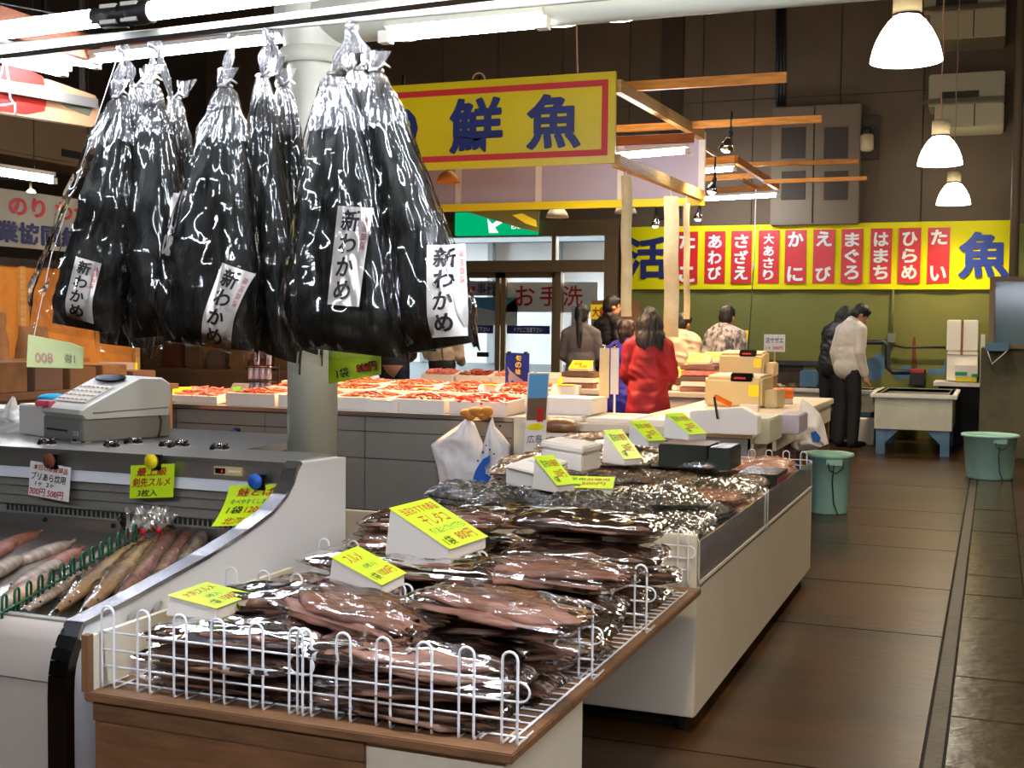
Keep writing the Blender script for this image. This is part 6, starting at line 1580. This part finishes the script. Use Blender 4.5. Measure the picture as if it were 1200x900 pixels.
txt('1袋', 'black_ink', g, AY(402, 437, Yc)-V(0, .002, 0), xd, yd, h=.024, w=.034, bold=.02); txt('800円', 'red_ink', g, AY(430, 430, Yc)-V(0, .002, 0), xd, yd, h=.024, w=.055, bold=.03)
MB().tube([AY(416, 408, Yc), AY(414, 150, Yc), V(AY(414, 30, PY).x, PY, PZ)], .0012, 5).build('string', 'cord_white', g)
# white loop of twine at far left of the pipe
g = thing('twine_loop', 'white plastic twine loop dangling from the pipe at far left', 'twine', AY(8, 72, PY))
MB().tube([V(AY(10, 66, PY).x, PY, PZ+.016), AY(2, 85, PY), AY(0, 90, PY-.02)], .0025, 6).build('twine', 'cord_white', g); MB().tube([V(AY(10, 66, PY).x, PY-.016, PZ), AY(11, 100, PY), AY(12, 115, PY), AY(17, 122, PY)], .003, 6).build('twine', 'cord_white', g); MB().tube([AY(-4, 124, PY), AY(8, 123, PY), AY(18, 121, PY), AY(18, 135, PY)], .0035, 6).build('twine_end', 'cord_white', g)

# ------------------------------------------------------------------ people
MARKET = bpy.context.view_layer.layer_collection.children['market']
MARKET.exclude = True      # keeps the joining of each figure quick
def ruffle(me, fn):
    n = len(me.vertices); co = np.empty(n*3); me.vertices.foreach_get('co', co); co = co.reshape(-1, 3)
    nr = np.empty(n*3); me.vertex_normals.foreach_get('vector', nr); nr = nr.reshape(-1, 3)
    d_ = np.array([fn(V(*c_)) for c_ in co])
    me.vertices.foreach_set('co', (co+nr*d_[:, None]).ravel()); me.update()
def person(label, px, Y, H, face, top, trouser, hair, hairstyle='short', lean=0.0, head=(0, 0), arms='down', loose=1.0, hem=.86, headpy=None, build=1.0, collar=None, short=False):
    """one continuous body (voxel-joined), dressed in separate garments; face = heading in degrees (0 looks away down the hall)"""
    x = AY(px, 450, Y).x
    P0 = V(x, Y, 0); k = H/1.70
    t = thing('person', label, 'person', P0)
    mz = Matrix.Rotation(R(-face), 3, 'Z')
    piv = V(0, 0, .95); ml = Matrix.Rotation(-lean, 3, 'X')
    def T(p, upper=True):
        p = Vector(p)
        if upper: p = piv+ml@(p-piv)
        return P0+mz@(p*k)
    rotw = lambda upper=True: mz@ml if upper else mz
    b = build
    sh = [V(-.166*b, 0, 1.368), V(.166*b, 0, 1.368)]
    if arms == 'down': el = [V(-.215*b, -.03, 1.10), V(.215*b, -.03, 1.10)]; wr = [V(-.215*b, .07, .87), V(.215*b, .07, .87)]
    elif arms == 'front': el = [V(-.215*b, .03, 1.12), V(.215*b, .03, 1.12)]; wr = [V(-.13, .23, 1.03), V(.13, .23, 1.03)]
    elif arms == 'chin': el = [V(-.22*b, .10, 1.13), V(.215*b, -.02, 1.10)]; wr = [V(-.10, .22, 1.22), V(.20, .14, .92)]
    hip = [V(-.09, 0, .90), V(.09, 0, .90)]; kn = [V(-.095, .02, .49), V(.10, .03, .49)]; an = [V(-.10, -.02, .075), V(.105, .0, .075)]
    def torso(mb, g):
        r_ = rotw()
        mb.ellipsoid(T((0, 0, 1.27)), ((.152*b+g)*k, (.105*b+g)*k, (.20+g)*k), 18, 12, r_)
        mb.ellipsoid(T((0, .005, 1.08)), ((.145*b+g)*k, (.100*b+g)*k, (.19+g)*k), 18, 12, r_)
        mb.ellipsoid(T((0, -.005, .94)), ((.165*b+g)*k, (.112*b+g)*k, (.14+g*.6)*k), 18, 12, r_)
        for s in (0, 1): mb.capsule(T(sh[s]*1.0), (.054*b+g*.9)*k, T((sh[s].x*.3, 0, 1.44)), (.050+g*.6)*k)
    def arm(mb, g, s, cut=1.0):
        e, w = el[s], wr[s]; w2 = e.lerp(w, cut)
        mb.capsule(T(sh[s]), (.052*b+g)*k, T(e), (.042*b+g)*k); mb.capsule(T(e), (.042*b+g)*k, T(w2), (.031*b+g)*k)
    def legs(mb, g):
        for s in (0, 1):
            mb.capsule(T(hip[s], False), (.084*b+g*.6)*k, T(kn[s], False), (.058+g)*k); mb.capsule(T(kn[s], False), (.058+g)*k, T(an[s], False), (.040+g)*k)
    # head frame
    hy, hp = R(head[0]), R(head[1])
    mh = mz@ml@Matrix.Rotation(-hy, 3, 'Z')@Matrix.Rotation(-hp, 3, 'X')
    neck = T((0, .005, 1.46)); hc = neck+mh@(V(0, .018, .125)*k)
    def Hd(p): return hc+mh@(Vector(p)*k)
    # ---- body
    mb = MB(); torso(mb, 0); legs(mb, 0)
    for s in (0, 1):
        arm(mb, 0, s)
        d_ = (wr[s]-el[s]).normalized(); side = V(1 if s == 0 else -1, 0, 0); side = (side-d_*side.dot(d_)).normalized(); nrm = d_.cross(side)
        w = wr[s]
        mb.capsule(T(w), .026*k, T(w+d_*.075), .034*k, 8)
        mb.ellipsoid(T(w+d_*.055), (.038*k, .020*k, .045*k), 10, 8, mz@ml@Matrix((side, nrm, d_)).transposed())
        for f, (off, ln) in enumerate(((-.030, .062), (-.010, .075), (.010, .070), (.029, .055))):
            a = w+d_*.085+side*off; m_ = a+d_*ln*.55+nrm*.008; e = m_+d_*ln*.42+nrm*.024
            mb.capsule(T(a), .0095*k, T(m_), .0088*k, 6); mb.capsule(T(m_), .0088*k, T(e), .0075*k, 6)
        a = w+d_*.03+side*.030; m_ = a+d_*.035+side*.026; e = m_+d_*.03+nrm*.008; mb.capsule(T(a), .0115*k, T(m_), .0100*k, 6); mb.capsule(T(m_), .0100*k, T(e), .0085*k, 6)
    mb.capsule(T((0, -.005, 1.40)), .058*k, Hd((0, -.02, -.07)), .054*k)
    mb.ellipsoid(Hd((0, -.008, .018)), (.076*k, .094*k, .098*k), 18, 14, mh)
    mb.ellipsoid(Hd((0, .022, -.052)), (.056*k, .066*k, .064*k), 16, 10, mh)
    mb.capsule(Hd((0, .086, .012)), .011*k, Hd((0, .103, -.024)), .014*k, 8)
    for s in (-1, 1): mb.ellipsoid(Hd((s*.077, -.004, -.012)), (.011*k, .022*k, .032*k), 8, 8, mh)
    mb.ellipsoid(Hd((0, .078, -.062)), (.022*k, .010*k, .008*k), 8, 6, mh)
    for s in (0, 1):   # bare feet inside the shoes keep the figure continuous
        mb.capsule(T(an[s]+V(0, -.03, -.03), False), .035*k, T(an[s]+V(0, .13, -.045), False), .026*k, 8)
    me = remeshed(mb, .010, relax=1); body = link_mesh('body', me, 'skin', t)
    for s in (-1, 1): MB().ellipsoid(Hd((s*.031, .079, .008)), (.0125*k, .007*k, .0075*k), 8, 6, mh).build('eye', 'eye', body)
    MB().ellipsoid(Hd((0, .086, -.062)), (.020*k, .005*k, .007*k), 8, 6, mh).build('mouth', 'lip', body)
    # ---- hair
    mb = MB()
    mb.ellipsoid(Hd((0, -.016, .036)), (.087*k, .100*k, .098*k), 18, 12, mh)
    mb.ellipsoid(Hd((0, -.045, -.010)), (.083*k, .070*k, .085*k), 16, 10, mh)
    if hairstyle in ('short', 'shaggy'):
        mb.ellipsoid(Hd((0, .052, .078)), (.062*k, .035*k, .030*k), 12, 8, mh)
    if hairstyle == 'shaggy':
        for s in (-1, 1): mb.capsule(Hd((s*.074, -.02, .02)), .026*k, Hd((s*.072, -.03, -.085)), .02*k)
        mb.capsule(Hd((0, -.085, -.02)), .05*k, Hd((0, -.078, -.11)), .035*k)
    if hairstyle == 'long':
        mb.ellipsoid(Hd((0, -.040, -.05)), (.122*k, .100*k, .15*k), 18, 12, mh); mb.ellipsoid(Hd((0, -.055, -.16)), (.136*k, .088*k, .14*k), 18, 12, mh)
        mb.ellipsoid(Hd((.02, -.06, -.25)), (.105*k, .06*k, .10*k), 14, 10, mh)
        for s in (-1, 1): mb.capsule(Hd((s*.074, .03, .05)), .026*k, Hd((s*.088, .02, -.15)), .022*k, 8)
        mb.ellipsoid(Hd((0, .058, .076)), (.062*k, .032*k, .032*k), 12, 8, mh)
    if hairstyle == 'tail':
        mb.capsule(Hd((0, -.10, .0)), .032*k, T((0, -.13, 1.40)), .036*k); mb.capsule(T((0, -.13, 1.40)), .036*k, T((.01, -.135, 1.22)), .016*k)
        mb.ellipsoid(Hd((0, .055, .078)), (.062*k, .033*k, .030*k), 12, 8, mh)
    me = remeshed(mb, .010, relax=1)
    ruffle(me, lambda c_: .009*noise.noise(V(c_.x*28, c_.y*28, c_.z*5+px))+.005*noise.noise(V(c_.x*60, c_.y*60, c_.z*12)))
    link_mesh('hair', me, hair, t)
    # ---- clothes
    g = .018*loose
    mb = MB()
    if short:
        mb.ellipsoid(T((0, 0, 1.27)), ((.152*b+g)*k, (.105*b+g)*k, (.20+g)*k), 18, 12, rotw()); mb.ellipsoid(T((0, 0, 1.14)), ((.175*b+g)*k, (.118*b+g)*k, .15*k), 18, 12, rotw())
        for s in (0, 1): mb.capsule(T(sh[s]), (.062*b+g*.9)*k, T((sh[s].x*.35, 0, 1.43)), (.055+g*.7)*k)
    else: torso(mb, g)
    if short: pass
    elif loose > 1.05:   # jackets hang straight from the chest
        mb.ellipsoid(T((0, .0, 1.16)), ((.172*b+g)*k, (.112*b+g)*k, (.22)*k), 18, 12, rotw()); mb.ellipsoid(T((0, .0, 1.0)), ((.178*b+g)*k, (.118*b+g)*k, .20*k), 18, 12, rotw())
    else:
        mb.ellipsoid(T((0, .0, 1.06)), ((.158*b+g)*k, (.106*b+g)*k, .2*k), 18, 12, rotw())
    for s in (0, 1): arm(mb, g*.95, s, .97)
    if hem < .86:
        mb.capsule(T((-.04, 0, .90)), (.135*b+g)*k, T((-.04, 0, hem)), (.135*b+g*1.3)*k, 16); mb.capsule(T((.04, 0, .90)), (.135*b+g)*k, T((.04, 0, hem)), (.135*b+g*1.3)*k, 16)
    mb.capsule(T((0, -.005, 1.42)), (.062+g*.5)*k, T((0, 0, 1.475)), (.060+g*.3)*k)
    me = remeshed(mb, .012, relax=2)
    wk = .013 if loose > 1.05 else .008
    ruffle(me, lambda c_: (wk*noise.noise(V(c_.x*8+px, c_.y*8, c_.z*8))+wk*.8*(1-2*abs(noise.noise(V(c_.x*9+c_.z*5, c_.y*9, c_.z*11+px)))))*max(.8, loose*.8))
    gar = link_mesh('jacket' if loose > 1.05 else 'sweater', me, top, t)
    if collar:
        mb = MB(); mb.lathe([(.068*k, 0), (.072*k, .02*k), (.068*k, .045*k), (.060*k, .045*k)], (0, 0, 0), 20); mb.v = [tuple(T((0, .0, 1.455))+mz@ml@Vector(v)) for v in mb.v]; mb.build('collar', collar, gar)
    mb = MB(); legs(mb, .020)
    mb.ellipsoid(T((0, -.005, .93), False), (.158*b*k, .106*b*k, .12*k), 18, 10, mz)
    if short: mb.ellipsoid(T((0, 0, 1.0), False), (.178*b*k, .124*b*k, .14*k), 18, 10, mz)
    for s in (0, 1): mb.capsule(T(kn[s], False), .076*k, T(an[s]+V(0, 0, .0), False), .066*k)
    me = remeshed(mb, .012, relax=2); link_mesh('trousers', me, trouser, t)
    for s in (0, 1):
        mb = MB(); a = an[s]
        mb.ellipsoid(T((a.x, a.y+.075, .045), False), (.048*k, .135*k, .042*k), 14, 8, mz).ellipsoid(T((a.x, a.y-.015, .06), False), (.045*k, .055*k, .055*k), 12, 8, mz)
        mb.v = [(v[0], v[1], max(v[2], .004)) for v in mb.v]
        mb.build('shoe', 'shoe', t)
    return t
person('person in bright red jacket with long black hair standing inside the island', 760, 9.75, 1.585, -12, 'red_coat', 'trouser_black', 'hair_black', 'long', .05, (-14, 8), 'front', 1.25, .80, build=.90)
person('person in grey knit top with tied dark hair facing the doors', 680, 13.3, 1.66, -8, 'grey_knit', 'trouser_black', 'hair_black', 'tail', .0, (0, 5), 'front', .75, .80)
person('person with short black hair in black jacket beside the notice board', 713, 14.3, 1.79, 35, 'black_coat', 'trouser_black', 'hair_black', 'short', .0, (25, 5), 'down', 1.5)
person('person with brown hair in blue jacket behind the price sheets', 733, 11.15, 1.49, 10, 'blue_coat', 'trouser_jean', 'hair_brown', 'shaggy', .0, (15, 0), 'front', 1.4, .8)
person('person in beige jacket half hidden by the wide paper strip', 795, 13.2, 1.58, 20, 'beige_coat', 'trouser_jean', 'hair_black', 'short', .06, (10, 12), 'down', 1.8, .78, build=1.08)
person('person in grey patterned camouflage jacket seen from behind', 849, 13.4, 1.66, 10, 'camo_coat', 'trouser_jean', 'hair_black', 'short', .0, (0, 12), 'down', 1.5, .82)
person('person in dark jacket bending over the wall tanks beside cream sweater', 974, 15.72, 1.74, 38, 'black_coat', 'trouser_black', 'hair_black', 'shaggy', .22, (18, 20), 'chin', 1.3)
person('person in cream knit sweater and black trousers looking into fish tank', 993, 15.3, 1.76, 42, 'white_knit', 'trouser_black', 'hair_black', 'short', .10, (30, 32), 'down', 1.0, collar='card_white')
person('person in dark trousers and beige top seen below the hanging bags', 518, 12.95, 1.65, 5, 'beige_coat', 'trouser_black', 'hair_black', 'short', .0, (0, 5), 'front', 1.2, short=True)
person('person in blue jeans and dark jacket seen below the hanging bags', 462, 12.95, 1.70, -10, 'black_coat', 'trouser_jean', 'hair_black', 'short', .0, (0, 5), 'front', 1.2, short=True)
MARKET.exclude = False

# ------------------------------------------------------------------ hanging bags of seaweed
LETTER = ('新', 'わ', 'か', 'め')
def hanging_bag(label, hook, knot, bl, br, Y, th=.055, cont=(.20, .97, .86), lab=None, seed=1, shift=0.0):
    """clear bag gathered at the knot, filled with black wakame, hung on the pipe by its twisted neck.
    hook/knot/bl/br are photo pixels on the plane at distance Y; lab = (px, py, w, h, tilt)"""
    K = AY(*knot, Y); BL = AY(*bl, Y); BR = AY(*br, Y); hk = AY(*hook, PY)
    t = thing('seaweed_bag', label, 'seaweed bag', V((BL.x+BR.x)/2, Y, (BL.z+BR.z)/2), 'wakame bags hanging from the pipe')
    o = seed*9.3
    def frame(v):
        a = K.lerp(BL, v); b2 = K.lerp(BR, v); c_ = (a+b2)/2
        W = (BR-BL).length/2; g = min(1.0, (v*1.25)**.72)
        w = max(.010, W*(.10+.90*g)); 
        ang = (BR-BL).normalized(); ex = V(1, 0, 0).lerp(ang, v**2).normalized()
        tk = th*(min(1, v/.2)**.8)*(.45+.75*min(v, .84)/.84)*(1 if v < .84 else max(.16, 1-((v-.84)/.16)**1.6*.9)); tk = max(tk, .010)
        return c_, ex, w, tk
    def surf(v, a, kx=1.0, ky=1.0, amp=0.0, fine=0.0, gather=0.0, fs=1.0):
        c_, ex, w, tk = frame(v); ca, sa = math.cos(a), math.sin(a)
        x = math.copysign(abs(ca)**.85, ca)*w*kx; y = -math.copysign(abs(sa)**.9, sa)*tk*ky
        f = 1+gather*math.sin(a*13+o+4*nz(v*3, o, 0))*max(0, 1-v*2.2)
        n1 = nz(ca*2.4*fs+o, sa*2.4*fs, v*1.6); n2 = nz(ca*7*fs+o, sa*7*fs+3, v*4.5); n3 = nz(ca*15+o, sa*15, v*17)
        en = min(1, max(0, .96-v)*8); amp = amp*en; fine = fine*en
        d_ = amp*(n1*1.3+(1-2.2*abs(n2))*.8)+fine*n3
        return c_+ex*(x*f+d_*ca*.5)+V(0, y*f-d_*sa, 0)
    # contents
    v0, v1, kc = cont; n, m = 46, 44
    rows = [[V(shift*frame(i/n)[2], 0, 0)+surf(v0+(v1-v0)*i/n+(1-i/n)**2*(.07*nz(math.cos(2*PI*j/m)*2.2+o, math.sin(2*PI*j/m)*2, 5)), 2*PI*j/m, kc*(1 if i > 2 else .72+.1*i)-.03*nz(i*.5, o, 7)-.02, .66*(1 if i > 2 else .6+.15*i), .012, .008) for j in range(m)] for i in range(n+1)]
    MB().grid(rows, True, True).add(rows[0], [tuple(range(m))]).add(rows[-1], [tuple(range(m))]).build('wakame', 'wakame', t)
    # film body
    n, m = 56, 72
    rows = [[surf(.02+.98*i/n, 2*PI*j/m, 1.0, 1.0, .020*min(1, .25+i/n*1.2)*min(1, (1-i/n)*5+.06), .002, .20) for j in range(m)] for i in range(n+1)]
    MB().grid(rows, True, True).build('film', 'film_bag', t)
    # gathered upper film (denser pleats), then the neck
    rows = [[surf(.0+.155*i/14, 2*PI*j/90, 1.03*(1+.10*math.sin(j*PI/45*15+o+i*.4)), 1.1*(1+.14*math.sin(j*PI/45*17+o)), .004, .003, .30) for j in range(90)] for i in range(15)]
    rows = [[p+V(0, 0, -.02*(1+nz(j*.35, o, 2))*(i == 14)) for j, p in enumerate(r_)] for i, r_ in enumerate(rows)]
    MB().grid(rows, True, True).build('gathered_film', 'film_gather', t)
    for q in range(3):
        off = (q-1)*.005; pts = []
        for i in range(9):
            f = i/8; pts.append(K.lerp(hk, f)+V(off*math.sin(PI*f)*2+(.004*math.sin(f*9+q+seed)), (Y-PY)*0-.004*q+.006*math.cos(f*8+q), 0))
        pts[-1] = hk+V(off*.4, -.015, .0)
        MB().tube(pts, [.0065-.003*abs(q-1)]*3+[.0045]*6, 7).build('neck', 'film_gather', t)
    MB().tube([hk+V(0, -.018*math.cos(a), .018*math.sin(a)) for a in [-.4+i*.5 for i in range(9)]], .004, 6).build('hook_loop', 'film_gather', t)
    MB().tube([K+V(.014*math.cos(a), .014*math.sin(a), .006) for a in [2*PI*i/12 for i in range(12)]], .0045, 6, closed=True).build('tie', 'cord_white', t)
    MB().tube([K+V(.012, -.012, .006), K+V(.03, -.02, .016), K+V(.045, -.02, .006)], [.004, .0035, .002], 6).build('tie_end', 'cord_white', t)
    # torn plastic tail above the knot
    rows = [[K+V((-.02 if seed % 2 else .02)+.010*j*(1+f)+.004*nz(j, f*3, o), -.01+.008*math.sin(j*2+o), .004+.042*f) for j in range(4)] for f in (0, .35, .7, 1)]
    MB().grid(rows).build('loose_tail', 'film_gather', t)
    # paper label inside the film
    if lab:
        px, py, w, h, tilt = lab; c_ = AY(px, py, Y-th); up = V(math.sin(R(tilt)), 0, math.cos(R(tilt))); xr = V(math.cos(R(tilt)), 0, -math.sin(R(tilt)))
        def onbag(p):
            best = None; v = max(0, min(1, (K.z-p.z)/(K.z-(BL.z+BR.z)/2))); c2, ex, ww, tk = frame(v)
            s = max(-.99, min(.99, (p.x-c2.x)/ww)); yy = -tk*(1-abs(s)**2.2)**.45
            return V(p.x, c2.y+yy*.90-.004, p.z)
        rows = [[onbag(c_+xr*w*(i/8-.5)+up*h*(j/12-.5)) for i in range(9)] for j in range(13)]
        lb = MB().grid(rows).build('paper_label', 'paper', t)
        for i, ch in enumerate(LETTER):
            txt(ch, 'black_ink', lb, c_+up*h*(.36-.235*i)-xr*w*.06, xr, up, h=h*(.20 if i else .22), w=w*.52, bold=.028, warp=lambda p: onbag(p)-V(0, .0018, 0), slant=.08)
        txt('産地直送', 'red_ink', lb, c_+up*h*.25+xr*w*.38, up*-1, xr, h=w*.14, w=h*.36, bold=.0, warp=lambda p: onbag(p)-V(0, .0018, 0))
    return t
hanging_bag('clear bag of black wakame hanging at the far end from the column, label tilted', (143, 58), (139, 117), (34, 384), (137, 404), 2.47, .05, (.075, .965, .74), (96, 340, .072, .150, 14), 1, .24)
hanging_bag('narrow wakame bag without visible label beside the tilted label bag', (145, 58), (160, 104), (112, 412), (178, 420), 2.56, .045, (.08, .965, .88), None, 2)
hanging_bag('dark wakame bag with half hidden label between two wider bags', (180, 54), (178, 100), (152, 408), (232, 402), 2.49, .05, (.08, .965, .88), (203, 262, .050, .15, 2), 3)
hanging_bag('slim wakame bag hanging behind the others on the second hook', (184, 54), (204, 118), (190, 402), (258, 408), 2.60, .04, (.08, .965, .88), None, 4)
hanging_bag('wide wakame bag with large white label leaning to the right', (273, 44), (264, 104), (184, 408), (302, 424), 2.47, .055, (.08, .965, .90), (259, 362, .072, .200, 20), 5)
hanging_bag('wakame bag hanging against the cream column with narrow label', (314, 40), (308, 92), (286, 414), (352, 440), 2.55, .05, (.08, .965, .88), (348, 342, .042, .185, -5), 6)
hanging_bag('wakame bag behind the column hook bag with gathered top', (318, 40), (332, 104), (300, 398), (378, 430), 2.62, .045, (.08, .965, .88), None, 7)
hanging_bag('large glossy wakame bag with white label in front of column', (411, 32), (392, 90), (342, 416), (480, 433), 2.44, .065, (.075, .965, .90), (407, 300, .075, .215, 4), 8)
hanging_bag('wakame bag with upright white label beside the yellow fish sign', (415, 32), (441, 86), (466, 430), (563, 411), 2.48, .06, (.075, .965, .90), (519, 340, .075, .200, -4), 9)
hanging_bag('wakame bag filling the middle of the cluster by the fish sign', (413, 32), (418, 84), (404, 420), (520, 424), 2.57, .05, (.075, .965, .90), None, 10)
